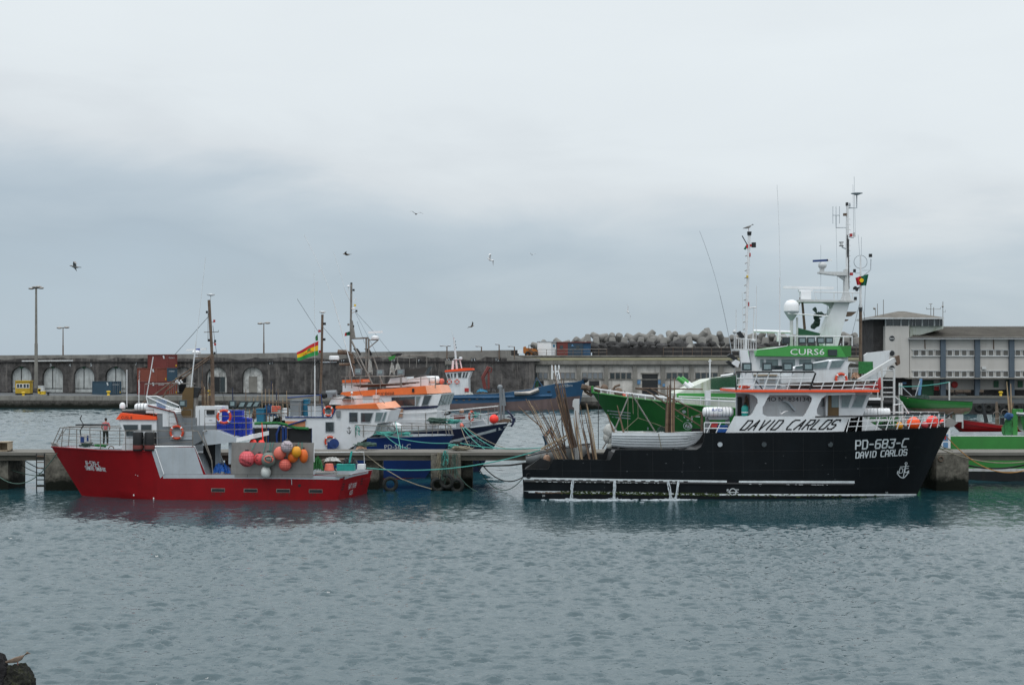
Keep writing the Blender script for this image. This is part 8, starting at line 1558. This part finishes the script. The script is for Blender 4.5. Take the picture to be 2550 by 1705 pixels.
# whaleback structure
mb = MB(); mb.pf(TF, [(1690, 1020), (1685, 980), (1765, 945), (1838, 936), (1838, 1020)], 1.2, 4.5); ss = part('fore_house', mb, 'mossy_white', tr)
mb = MB(); mb.pf(TF, [(1684, 980), (1690, 979), (1838, 979), (1838, 994), (1688, 993)], 1.16, .04); part('green_band', mb, 'band_green', ss)
mb = MB(); mb.rail(TF, [(1690, 987), (1836, 992)], .6, .05, 5); mb.rail(TF, [(1768, 972), (1838, 972)], .6, .05, 5); [mb.rail(TF, [(x, 989), (x, 1016)], .6, .035, 5) for x in (1697, 1745, 1790, 1832)]; part('side_rail', mb, 'white_rail', tr)
for x in (0, 10):
    mb = MB(); mb.rail(TF, [(1687 + x, 940), (1703 + x, 953)], 1.5 + x * .04, .16, 8); mb2 = part('exhaust_pipe', mb, 'band_green', tr); mb = MB(); mb.rail(TF, [(1703 + x, 953), (1722 + x, 968)], 1.5 + x * .04, .165, 8); part('pipe_foot', mb, 'clean_white', mb2)
mb = MB(); mb.bx(TF, 1757, 972, 1770, 1040, .2, .5); part('crane_column', mb, 'white', tr)
mb = MB(); mb.pf(TF, [(1770, 941), (1838, 934), (1838, 970), (1770, 969)], .9, .04); part('net_curtain', mb, 'net_curtain', tr)
mb = MB(); mb.rail(TF, [(1795, 936), (1826, 931)], .9, .09, 6); part('net_roller', mb, 'clean_white', tr)
mb = MB(); mb.rail(TF, [(1768, 945), (1768, 894)], 1.2, .06, 5); mb.rail(TF, [(1764, 900), (1772, 898)], 1.2, .04, 4); part('light_pole', mb, 'white_rail', tr)
# bridge
mb = MB(); mb.pf(TF, [(1884, 887), (2112, 888), (2112, 1020), (1872, 1020), (1872, 940)], .9, 5); br_ = part('bridge', mb, 'white', tr)
mb = MB(); mb.pf(TF, [(1881, 886), (1885, 872), (1962, 861), (2092, 861), (2107, 889)], .5, 5.8); part('green_visor', mb, 'band_green', tr); mb = MB(); mb.pf(TF, [(2092.3, 861), (2119.5, 861), (2119.5, 887), (2107.3, 889)], .55, 5.6); part('visor_front', mb, 'light_green', tr)
mb = MB(); mb.pf(TF, [(1885, 871.5), (1930, 864), (1960, 860), (1962, 861), (1930, 867)], .48, .02); part('visor_edge', mb, 'clean_white', tr)
mb = MB(); text(mb, 'CURS6', rectq(1968, 868.5, 2053, 883.5), plane_map(TF, .48)); part('lettering', mb, 'clean_white', tr); mb = MB(); mb.bx(TF, 2063, 870, 2085, 885, .3, .2); part('vent_box', mb, 'lamp_body', tr)
for x0, x1 in ((1893, 1902), (1907, 1938), (1946, 1980), (1990, 2020), (2030, 2060)): f_ = MB(); g_ = MB(); window(f_, g_, TF, [(x0, 894), (x1, 894), (x1, 915), (x0, 915)], .9, 1, .06); q = part('window', f_, 'white', br_); part('pane', g_, 'pale_glass', q)
mb = MB(); [mb.rail(TF, pp, o_, .05, 5) for o_ in (.7, 5.5) for pp in ([(1941, 836), (2122, 838)], [(1941, 860), (1941, 836)])]; q = part('top_rail', mb, 'white_rail', tr)
for x in (1961, 1980, 2009, 2033, 2056, 2078, 2100, 2122): mb = MB(); mb.rail(TF, [(x, 837), (x, 861)], .7, .05, 5); part('post', mb, 'white_rail', q)
for x in (1949, 1989, 2011, 2035, 2056): mb = MB(); mb.bx(TF, x, 839.5, x + 18.5, 855, .45, .25); q = part('floodlight', mb, 'lamp_body', tr); mb = MB(); mb.bx(TF, x + 2.5, 842.5, x + 16, 852, .42, .03); part('lamp_glass', mb, 'lamp_glass' if x > 1960 else 'glass', q)
mb = MB(); mb.pf(TC, [(1980, 838), (1988, 816), (2043, 830), (2040, 838)], -.5, .06); part('screen', mb, 'green_paint_dark', tr)
# masts
mb = MB(); mb.pf(TC, [(2043, 838), (2052, 866), (2085, 866), (2116, 753), (2078, 753)], -.6, 1.2); ma = part('raked_mast', mb, 'white', tr)
mb = MB(); mb.pf(TC, [(1995, 745), (2134, 748), (2130, 752), (1995, 751.5)], -1, 2); mb.pf(TC, [(2045, 752), (2080, 753), (2073, 773), (2066, 760)], -.3, .5); part('radar_platform', mb, 'off_white', ma)
mb = MB(); mb.tube([TC.p(x, y, -.9) for x, y in ((2033, 745), (2027, 727), (2142, 729))], .045, 5); [mb.rail(TC, [(x, 728), (x, 748)], -.9, .04, 5) for x in (2077, 2104, 2123)]; part('platform_rail', mb, 'white_rail', ma)
mb = MB(); mb.pf(TC, [(2097, 748), (2121, 748), (2114, 726), (2112, 670), (2105, 670), (2104, 726)], -.3, .6); part('upper_mast', mb, 'off_white', ma); mb = MB(); mb.cyl(TC.p(2110, 690), TC.p(2110, 512), .14, .1, 8); part('mast_pole', mb, 'white_rail', ma); mb = MB(); mb.rail(TC, [(2114, 720), (2113, 595)], -.12, .04, 4); mb.rail(TC, [(2110, 640), (2110, 585)], -.15, .04, 4); part('cable_run', mb, 'dark', ma)
mb = MB(); [mb.rail(TC, [(2112, y), (2118, y + 1)], 0, .025, 4) for y in range(545, 725, 13)]; part('mast_rung', mb, 'white_rail', ma)
mb = MB(); mb.obox(Matrix.Translation(TC.p(2013, 716.5)) @ Matrix.Rotation(rad(1), 4, 'Y'), (3.85, .2, .2)); mb.bx(TC, 1995, 726, 2020, 746, -.35, .7); mb.bx(TC, 1990, 721, 2024, 726, -.2, .4); part('radar', mb, 'clean_white', tr)
mb = MB(); mb.pf(TC, [(2041, 676), (2110, 677), (2110, 686), (2080, 685), (2041, 680)], -.4, .8); mb.pf(TC, [(2085, 686), (2109, 687), (2106, 700)], -.15, .3); part('small_platform', mb, 'off_white', ma)
mb = MB(); mb.sph(TC.p(2048, 661), (.33, .33, .28), 14, 8); mb.bx(TC, 2043, 667, 2053, 677, -.12, .24); r2_ = part('radar_pedestal', mb, 'off_white', tr); mb = MB(); mb.obox(Matrix.Translation(TC.p(2043, 649)) @ Matrix.Rotation(rad(-3), 4, 'Y'), (1.15, .18, .15)); part('blue_scanner', mb, 'blue_trim', r2_); mb = MB(); mb.obox(Matrix.Translation(TC.p(2065, 647.5)) @ Matrix.Rotation(rad(-3), 4, 'Y'), (.36, .18, .16)); part('white_end', mb, 'clean_white', r2_)
mb = MB(); mb.tube([TC.p(2110, 567), TC.p(2082, 567), TC.p(2082, 536)], .045, 5); mb.rail(TC, [(2073, 536), (2091, 536)], 0, .03, 4); [mb.rail(TC, [(x, 514), (x, 557 if x != 2082 else 536)], 0, .022, 4) for x in (2074, 2082, 2090.5)]; part('yagi_antenna', mb, 'light_grey', ma)
mb = MB(); mb.tube([TC.p(2112, 518), TC.p(2133.5, 518), TC.p(2133.5, 486)], .05, 5); mb.lathe([(.12, 0), (.3, .08), (.45, .12), (.45, .15), (.1, .18)], TC.p(2133.5, 486), 16); mb.lathe([(.06, 0), (.08, .2), (.03, .32)], TC.p(2116, 515), 10); part('dish_antenna', mb, 'light_grey', ma)
for x, y, m_, w_, h_ in ((2110, 508, 'dark', 2.6, 4), (2120, 585, 'sign_red', 3, 3.5), (2096, 608, 'off_white', 3, 4), (2096, 603, 'dark', 5, .8), (2096, 612, 'dark', 5, .8), (2105, 534, 'rusty', 4, 3), (2128, 584, 'off_white', 2, 5), (2121, 682, 'sign_red', 3.5, 3.5), (2129, 674, 'dark', 2.5, 4), (2131, 743, 'dark', 3, 4), (2130, 718, 'dark', 4, 3), (2153 - 5, 636, 'dark', 0, 0)):
    if w_: mb = MB(); mb.bx(TC, x - w_, y - h_, x + w_, y + h_, -.1, .22); part('nav_light', mb, m_, ma)
mb = MB(); mb.rail(TC, [(2112, 590), (2126, 592)], 0, .035, 4); mb.rail(TC, [(2096, 615), (2108, 620)], 0, .05, 4); mb.rail(TC, [(2126, 580), (2124, 460)], 0, .014, 4); mb.rail(TC, [(2130, 590), (2127, 440)], 0, .014, 4); mb.rail(TC, [(2082, 567), (2086, 745)], 0, .012, 4); mb.rail(TC, [(2060, 753), (2060, 845)], 0, .02, 4); mb.rail(TC, [(2044, 610), (2044, 746)], 0, .012, 4); part('wire', mb, 'light_grey', ma)
mb = MB(); mb.pf(TC, [(2110, 776), (2134, 776), (2120, 787), (2107, 787)], -.5, 1); mb.pf(TC, [(2106, 795), (2114, 795), (2110, 799), (2104, 799)], -.5, 1); part('mast_bracket', mb, 'rusty', ma)
t = thing('radome', 'large white satellite dome on a post above the green bridge visor', 'satellite dome', TC.p(1971, 860, -1)); mb = MB(); mb.lathe([(.12, -1.0), (.3, -.75), (.56, -.35), (.57, -.3)], TC.p(1971, 765, -1), 20); part('base', mb, 'light_grey', t); mb = MB(); mb.lathe([(.57, -.3), (.57, .1), (.5, .33), (.36, .48), (.15, .56), (.02, .57)], TC.p(1971, 765, -1), 22); part('dome', mb, 'clean_white', t); mb = MB(); mb.cyl(TC.p(1971, 862, -1), TC.p(1971, 798, -1), .13, .13, 10); mb.cyl(TC.p(1985, 862, -1), TC.p(1985, 790, -1), .08, .08, 8); part('post', mb, 'off_white', t)
mb = MB(); mb.rail(TC, [(1962, 780), (2062, 787)], -1.4, .05, 5); mb.rail(TC, [(1876, 824), (1968, 827)], -1.6, .11, 8); mb.bx(TC, 1936, 826, 1944, 850, -1.7, .3); part('boom_bar', mb, 'clean_white', tr)
mb = MB(); mb.cyl(TC.p(2004, 820), TC.p(1998, 753), .11, .09, 6); mb.rail(TC, [(1992, 740), (1990, 760)], 0, .03, 4); mb.rail(TC, [(1992, 752), (1998, 752)], 0, .03, 4); part('rusty_pole', mb, 'rusty', tr)
q = MB(); [q.sph(TC.p(x, y, -1.2), (a * .03, .12, b * .03), 7, 5) for x, y, a, b in ((2034, 780, 9, 7), (2042, 784, 12, 5), (2030, 772, 5, 6), (2036, 795, 6, 9), (2033, 806, 8, 8), (2025, 812, 10, 4), (2052, 786, 8, 2), (2028, 786, 6, 3))]; q.jit(.3, 3, 4); single('torn_flag', q, 'netting', 'ragged dark green cloth caught in the rigging beside the satellite dome', 'cloth')
# aft pole mast with loop antenna and flag
mb = MB(); mb.cyl(TC.p(2143, 1010, .5), TC.p(2143, 770, .5), .13, .12, 8); am = part('aft_mast', mb, 'rusty', tr); mb = MB(); mb.cyl(TC.p(2143, 770, .5), TC.p(2143, 636, .5), .1, .06, 8); part('upper_pole', mb, 'white_rail', am)
mb = MB(); mb.torus(TC.p(2143, 652, .5), (0, 1, 0), 17 * TF.m(), .028, 28, 5); mb.rail(TC, [(2151, 686), (2168, 672), (2169, 645)], .5, .04, 5); mb.rail(TC, [(2147, 673), (2168, 673)], .5, .02, 4); mb.rail(TC, [(2145, 636), (2145, 590)], .5, .014, 4); mb.rail(TC, [(2141, 636), (2137, 585)], .5, .014, 4); mb.rail(TC, [(2130, 680), (2142, 680)], .5, .025, 4); part('loop_antenna', mb, 'light_grey', am)
mb = MB(); mb.bx(TC, 2165, 632, 2172, 640, .4, .2); mb.bx(TC, 2126, 670, 2131, 677, .4, .2); mb.bx(TC, 2141, 765, 2147, 775, .35, .3); mb.sph(TC.p(2130, 717, .5), .15, 7, 5); mb.pf(TC, [(2131, 716), (2141, 714), (2136, 725), (2132, 724)], .4, .2); part('aft_lamp', mb, 'dark', am)
mb = MB(); [mb.rail(TC, pp, .5, .012, 4) for pp in ([(2143, 745), (2120, 840)], [(2143, 745), (2170, 870)], [(2155, 712), (2150, 860)])]; part('stay_wire', mb, 'dark', am)
mb, _ = flagmesh([(2144, 687), (2163, 683), (2157, 712), (2144, 710)], 6, 4, 1, TC, .3); fl = single('national_flag', mb, 'flag_dark_green', 'Portuguese flag of red and green flying from the aft pole of the green trawler', 'flag'); mb, _ = flagmesh([(2130, 691), (2144.2, 688), (2144.2, 710), (2134, 709)], 5, 4, .8, TC, .28); part('red_half', mb, 'flag_red', fl); mb = MB(); mb.lathe([(.16, 0), (.16, .02)], TC.p(2145.5, 698, .15), 14, (0, -1, 0)); part('golden_crest', mb, 'flag_yellow', fl)
mb = MB(); mb.pf(TC, [(2152, 884), (2161, 878), (2218, 872), (2206, 930), (2195, 945), (2155, 945)], .5, .3); part('stern_plate', mb, 'white', tr); mb = MB(); mb.lathe([(.18, 0), (.18, .03)], TC.p(2221, 880, .3), 14, (0, -1, 0)); part('plate_hole', mb, 'dark', tr)
mb = MB(); mb.bx(TC, 2138, 900, 2174, 930, 0, .05); single('green_screen', mb, 'net_green', 'green cloth screen stretched behind the black boat crane', 'screen'); blob(q := MB(), TC, 2118, 925, 2142, 944, -.5, .6, 3, 2); single('brown_bundle', q, 'tan', 'brownish rumpled bundle below the green cloth screen', 'bundle')
mb = MB(); [mb.rail(TC, [(x, 917), (x, 1010)], .3, .05, 5) for x in (2120, 2147, 2186)]; mb.rail(TC, [(2115, 917), (2190, 917)], .3, .04, 5); mb.rail(TC, [(2107, 900), (2130, 904)], 0, .05, 5); part('stern_frame', mb, 'off_white', tr)

# ================================================================ boats at the right
GF = Fr(87, 0, 2400)
gs = thing('green_fishing_boat', 'light green fishing boat with a white sheer strake, moored behind the pier', 'fishing boat', GF.w(2500, 0))
st = [(2190, 1075, 1.5, 2215, 1.2), (2260, 1081, 2.0, 2265, 1.8), (2340, 1084, 2.3, 2340, 2.2), (2480, 1083.5, 2.3, 2480, 2.3), (2700, 1083, 2.3, 2700, 2.3)]
skin, inn = hull(GF, st, 2.3, [1.6] * 5, 1.1); part('hull', skin, 'light_green', gs); part('deck', inn, 'deck_grey', gs); GS = Surf(skin)
mb = MB(); strip(mb, [(2230, 1083), (2700, 1083.5)], [(2230, 1086), (2700, 1086)], GS); part('edge_strip', mb, 'clean_white', gs); mb = MB(); strip(mb, [(2290, 1165), (2700, 1167)], [(2290, 1172), (2700, 1175)], lambda a, b: GS(a, b, .04)); part('rubbing_strip', mb, 'off_white', gs); mb = MB(); strip(mb, [(2290, 1173), (2700, 1175)], [(2290, 1206), (2700, 1206)], GS); part('bottom_paint', mb, 'black_low', gs)
mb = MB(); mb.bx(GF, 2345, 1070, 2367, 1116, -.4, .3); wb = part('white_locker', mb, 'white', gs); mb = MB(); mb.bx(GF, 2349, 1081, 2361, 1097, -.43, .03); mb.bx(GF, 2349, 1101, 2361, 1114, -.43, .03); part('blue_panel', mb, 'sign_blue', wb); mb = MB(); mb.bx(GF, 2352, 1084, 2356, 1094, -.45, .02); part('red_patch', mb, 'sign_red', wb)
mb = MB(); mb.bx(GF, 2522, 1018, 2534, 1086, .6, .6); mb.bx(GF, 2541, 1018, 2548, 1030, .6, .6); part('green_post', mb, 'light_green', gs); mb = MB(); mb.pf(GF, [(2532, 1026), (2600, 1030), (2600, 1034), (2532, 1030)], .5, 1); part('awning', mb, 'white', gs); mb = MB(); mb.pf(GF, [(2540, 1035), (2600, 1035), (2600, 1100), (2548, 1070)], .7, .8); part('green_house', mb, 'green_hull', gs)
q = MB(); q.bx(GF, 2504, 1050, 2518, 1084, .4, .5); q.bx(GF, 2500, 1064, 2522, 1080, .5, .4); q.sph(GF.p(2511, 1050, .6), .25, 8, 6); q.jit(.06, 5); part('winch', q, 'net_green', gs)
mb = MB(); [mb.torus(GF.p(x, y, .5), (0, 1, .1), .24, .02, 18, 5) for x, y in ((2482, 1033), (2502, 1028))]; part('net_wheel', mb, 'tube', gs)
mb = MB(); mb.bx(GF, 2494, 1040, 2501, 1057, .3, .3); q2 = MB(); q2.sph(GF.p(2512, 1036, .3), (.3, .2, .25), 8, 6); q2.jit(.08, 6); part('blue_net', q2, 'net_blue', gs); part('black_motor', mb, 'black_rubber', gs)
for a, b, lb in (((2482, 1000), (2484, 1055), 'pale weathered post wrapped in netting behind the red skiff'), ((2447, 1003), (2457, 1052), 'dark leaning stake behind the red skiff')): pole(GF, a, b, 1.5, .12, 'wood' if a[0] > 2460 else 'dark', lb, None, 'wooden_stake')
for i, (a, b) in enumerate((((2507, 950), (2514, 1035)), ((2517, 955), (2519, 1040)), ((2511, 985), (2517, 1035)), ((2513, 990), (2520, 1035)), ((2523, 1000), (2518, 1035)))): pole(GF, a, b, .8, .045, 'bamboo' if i > 1 else 'bamboo_pale', 'brown bamboo pole in the bunch above the green winch', 'bamboo poles above the green winch')
RK = Fr(92, 0, 2450)
small_boat(RK, [(2380, 1043, 1062, .3), (2401, 1046, 1078, .7), (2440, 1051, 1080, .9), (2490, 1059, 1080, 1), (2550, 1064, 1080, 1), (2620, 1065, 1080, .8)], 1, 'red_hull', 'red_skiff', 'dark red wooden skiff carried on the light green boat', 'skiff', strakes=2, smat='container_red', gun='container_red')
mb = MB(); mb.bx(RK, 2440, 1032, 2470, 1048, 1, .6); single('wire_cage', mb, 'screen_glass', 'pale see-through wire cage standing behind the red skiff', 'cage')
mb = MB(); mb.bx(RK, 2404, 1080, 2620, 1084, .2, 1.4); part('skiff_cradle', mb, 'tube', gs)
GK = Fr(91, 0, 2300)
gk, gsf = small_boat(GK, [(2240, 983, 990, .04), (2250, 985.5, 1003, .35), (2264, 988.5, 1014, .62), (2290, 992, 1024, .9), (2330, 995.5, 1031, 1.1), (2380, 998, 1033, 1.1), (2410, 999.5, 1033, 1.0), (2422, 999, 1029, .9)], 1.15, 'green_hull', 'green_wooden_boat', 'green wooden boat with brown bottom and dark gunwale raised behind the black bow', 'boat', strakes=0, gun='dark', inside='dark', pw=2.6)
mb = MB(); strip(mb, [(2262, 1015), (2300, 1017), (2421, 1015)], [(2276, 1020), (2330, 1031.5), (2410, 1033)], lambda a, b: gsf(a, b, .03), 5); part('brown_bottom', mb, 'rusty', gk); mb = MB(); mb.bx(GK, 2300, 1029, 2318, 1050, .8, .8); mb.bx(GK, 2380, 1031, 2398, 1050, .8, .8); part('boat_cradle', mb, 'off_white', gs)
blob(q := MB(), GK, 2272, 981, 2318, 996, .6, 1, 4, 6); single('dark_cover', q, 'netting', 'dark netting heaped inside the raised green wooden boat', 'cover')
mb = MB(); [mb.rail(GK, [(x, y0), (x, 1066)], 1.2, .06, 6) for x, y0 in ((2364, 950), (2240, 953), (2245, 953), (2397, 1020))]; part('stanchion', mb, 'off_white', gs); mb = MB(); mb.pf(GK, [(2292, 942), (2297, 943), (2293, 985), (2287, 985)], 1.0, .2); single('blue_mast_sleeve', mb, 'sign_blue', 'light blue furled sail standing before the dark office doors', 'sail'); mb = MB(); mb.rail(GK, [(2291, 948), (2280, 985)], 1, .04, 4); mb.rail(GK, [(2240, 957), (2270, 985)], 1, .03, 4); part('brace_pole', mb, 'light_grey', gs)
RI = Fr(84.5, 0, 2200); q = MB(); q.cyl(RI.p(2162, 1001, .6), RI.p(2232, 1003, .6), .24, .2, 12); q.sph(RI.p(2164, 1001, .6), .25, 10, 6); q.bx(RI, 2190, 990, 2225, 999, .5, .5); q.jit(.05, 2); single('inflatable_boat', q, 'black_rubber', 'dark rolled inflatable on the deck behind the white ladder', 'inflatable boat'); mb = MB(); mb.bx(RI, 2154, 990, 2200, 996, .3, .3); single('white_fender', mb, 'clean_white', 'white roll lying above the dark inflatable', 'fender')

# ================================================================ ropes, people, gulls, rock
def line(pts, r_, mt, label, nm='mooring_rope', cat='rope', grp=None): mb = MB(); mb.tube(pts, r_, 5); return single(nm, mb, mt, label, cat, grp)
P3 = lambda x, y, D: Fr(D).p(x, y)
line(sag(P3(913, 1165, 78.6), P3(1345, 1120, 78.4), .55), .035, 'rope_teal', 'long teal rope stretched from the stern of the red boat to the white skiff')
line([P3(x, y, D) for x, y, D in ((884, 1120, 81), (915, 1135, 80.6), (950, 1162, 80), (1000, 1192, 79), (1040, 1207, 78.6), (1075, 1217, 78.4))], .03, 'rope_tan', 'tan rope running from the pier down towards the tyre pillar')
line([P3(x, y, 80.2) for x, y in ((1129, 1142), (1140, 1180), (1160, 1205), (1180, 1220), (1200, 1227))], .028, 'rope_green', 'grey-green rope dropping from the middle pillar into the water')
line(sag(P3(1193, 1146, 83), P3(1303, 1187, 77.8), .7), .035, 'black_rubber', 'black hose sagging from under the pier to the stern of the black boat'); line(sag(P3(1180, 1140, 84), P3(1300, 1192, 77.7), 1.3), .028, 'rope_green', 'dark line below the black hose at the stern of the black boat')
line([P3(x, y, D) for x, y, D in ((1150, 1158, 82), (1200, 1160, 81), (1270, 1158, 80), (1318, 1151, 79.3))], .06, 'black_rubber', 'thick black hose hanging under the pier towards the white skiff')
for i, (a, b, m_) in enumerate((((1150, 1062, 91), (1207, 1118, 84), 'rope_teal'), ((1158, 1064, 91), (1240, 1118, 84), 'rope_teal'), ((1162, 1065, 91), (1265, 1118, 84), 'rope_tan'), ((1148, 1063, 91), (1170, 1112, 85), 'rope_tan'))): line(sag(P3(*a), P3(*b), .15), .026, m_, ('teal mooring line from the crushed red float to the pier, steeper one', 'teal mooring line from the crushed red float to the pier, flatter one', 'tan mooring line running beside the teal pair from the navy bow', 'short tan line hanging from the navy bow to the pier')[i])
line(sag(P3(1146, 1103, 83), P3(1350, 1114, 80), .2), .03, 'rope_teal', 'teal rope crossing above the pier to the bamboo poles')
line(sag(P3(957, 1081, 87), P3(1120, 1103, 83.5), .2), .03, 'rope_teal', 'teal rope from the blue bow down to the iron mooring post'); line(sag(P3(957, 1081, 87), P3(1015, 1117, 84), .15), .026, 'rope_teal', 'short teal rope from the blue bow down to the pier deck'); line(sag(P3(985, 1050, 87), P3(998, 1118, 84), .02), .026, 'rope_teal', 'taut teal line dropping in front of the PD-581-C number')
line(sag(P3(142, 1127, 77), P3(-20, 1170, 80), 1.3), .03, 'rope_green', 'dark mooring rope sagging from the red bow out of the picture'); line(sag(P3(-5, 1155, 82), P3(180, 1177, 81), .45), .025, 'rope_green', 'thin line sagging behind the pier ladder')
line(sag(P3(38, 1146, 84), P3(110, 1180, 82), .15), .025, 'rope_green', 'slack line under the pier, nearer the ladder foot'); line(sag(P3(62, 1146, 84), P3(112, 1168, 82), .1), .03, 'teal_blue', 'blue-green line under the pier slanting to the ladder')
line(sag(P3(2330, 1112, 78), P3(2600, 1140, 80), .6), .035, 'rope_tan', 'tan mooring rope from the black bow across the pier pillar'); line(sag(P3(2350, 1078, 78), P3(2560, 1168, 78.5), 1.0), .03, 'rope_orange', 'orange-brown rope hanging in a deep curve past the pier pillar'); line(sag(P3(2336, 1105, 78), P3(2372, 1122, 81.5), .05), .03, 'rope_tan', 'short rope from the black bow to the ring on the pier')
line(sag(P3(2370, 1146, 85), P3(2570, 1152, 84.6), .45), .06, 'black_rubber', 'black hose sagging along the light green hull under the pier')
line(sag(P3(2238, 962, 91), P3(2364, 951, 91), .1), .03, 'rope_teal', 'teal line stretched between two posts above the green wooden boat')
mb = MB(); mb.rail(Fr(84), [(1490, 975), (1490, 1120)], 0, .025, 4); single('vertical_line', mb, 'dark', 'thin dark line hanging straight down before the green bow', 'line')
# lines from bow of the black boat to gear
person(Fr(82.4).p(1361, 1120), 1.6, 'person in a dark jacket and jeans bending over on the pier behind the bamboo poles', -1.2, 38, 'navy_jacket', 'jeans', [((-.2, .42, 1.12), (-.1, .55, .92)), ((.2, .42, 1.12), (.1, .55, .92))], .16)
gl = 'flying gull with dark bent wings, '
for px, py, D, sp, yaw, roll, up, pitch, mt, lb in ((187, 665, 60, 1.25, 1.9, .25, (.22, -.25), .1, 'gull_grey', 'gull with bent wings flying near the tallest lamp post'),
    (864, 634, 70, 1.15, 1.5, .1, (.08, .05), 0, 'gull_brown', 'dark gull flying edge-on above the mast of the navy boat'), (1036, 533, 80, 1.1, .4, .1, (.2, -.08), .1, 'gull_grey', 'highest gull in the sky, wings spread flat'),
    (1220, 647, 75, 1.2, .9, .7, (.3, -.3), .4, 'gull_white', 'pale gull with one wing dropped, banking over the barge'), (1325, 634, 120, 1.0, .3, .1, (.2, -.1), 0, 'gull_white', 'tiniest and most distant gull, right of the banking pale one'),
    (1174, 813, 75, 1.0, -1.0, -.5, (.15, .05), .2, 'gull_brown', 'brown gull gliding low above the harbour wall lamps'), (1563, 776, 70, 1.15, .2, 1.25, (.15, -.1), .3, 'gull_white', 'white gull turned on its side just above the tetrapods'),
    (1945, 1030, 73.5, .75, .3, .4, (.45, .25), .2, 'gull_white', 'white gull flying in front of the white cabin side of the black boat')):
    gull(P3(px, py, D), sp * .8, yaw, roll, lb, up, True, mt, 'gulls flying over the harbour', pitch)
perched(MA.p(1864, 577.5), .62, .0, 'gull perched on top of the black boat mast', 'gull_grey', None)
RG = Fr(30.5, 0, 40)
perched(RG.p(44, 1668), .56, .12, 'mottled brown young gull standing on the mossy rock', 'gull_brown', None)
def rock(cx, D, w_, h_, dd, mt, label, seed):
    bm = bmesh.new(); bmesh.ops.create_icosphere(bm, subdivisions=5, radius=1); mb = MB()
    for v in bm.verts:
        p = v.co.copy(); n_ = noise.fractal(p * 1.3 + V((seed, 0, 0)), .8, 2.1, 5); n2 = noise.fractal(p * 6 + V((0, seed, 0)), .8, 2, 4); p *= 1 + .30 * n_ + .05 * n2
        p.z = max(p.z, -.6); mb.v.append(V(((cx - CX) / F * D + p.x * w_, D + p.y * dd, p.z * h_)))
    mb.f = [[v.index for v in f.verts] for f in bm.faces]; bm.free(); return single('rock', mb, mt, label, 'rock', smooth=25)
mat('black_rock', (.006, .006, .007), .9, var=.6, sc=5, bump=.12); mat('moss_rock', (.008, .009, .006), .95, var=.7, sc=3, streak=.9, scol=(.028, .032, .008), bump=.1)
rock(-30, 30.3, .55, .95, .7, 'black_rock', 'black jagged rock at the very edge of the picture beside the brown gull', 3); rock(42, 30.4, .40, .62, .5, 'moss_rock', 'dark mossy rock carrying the brown gull', 8)
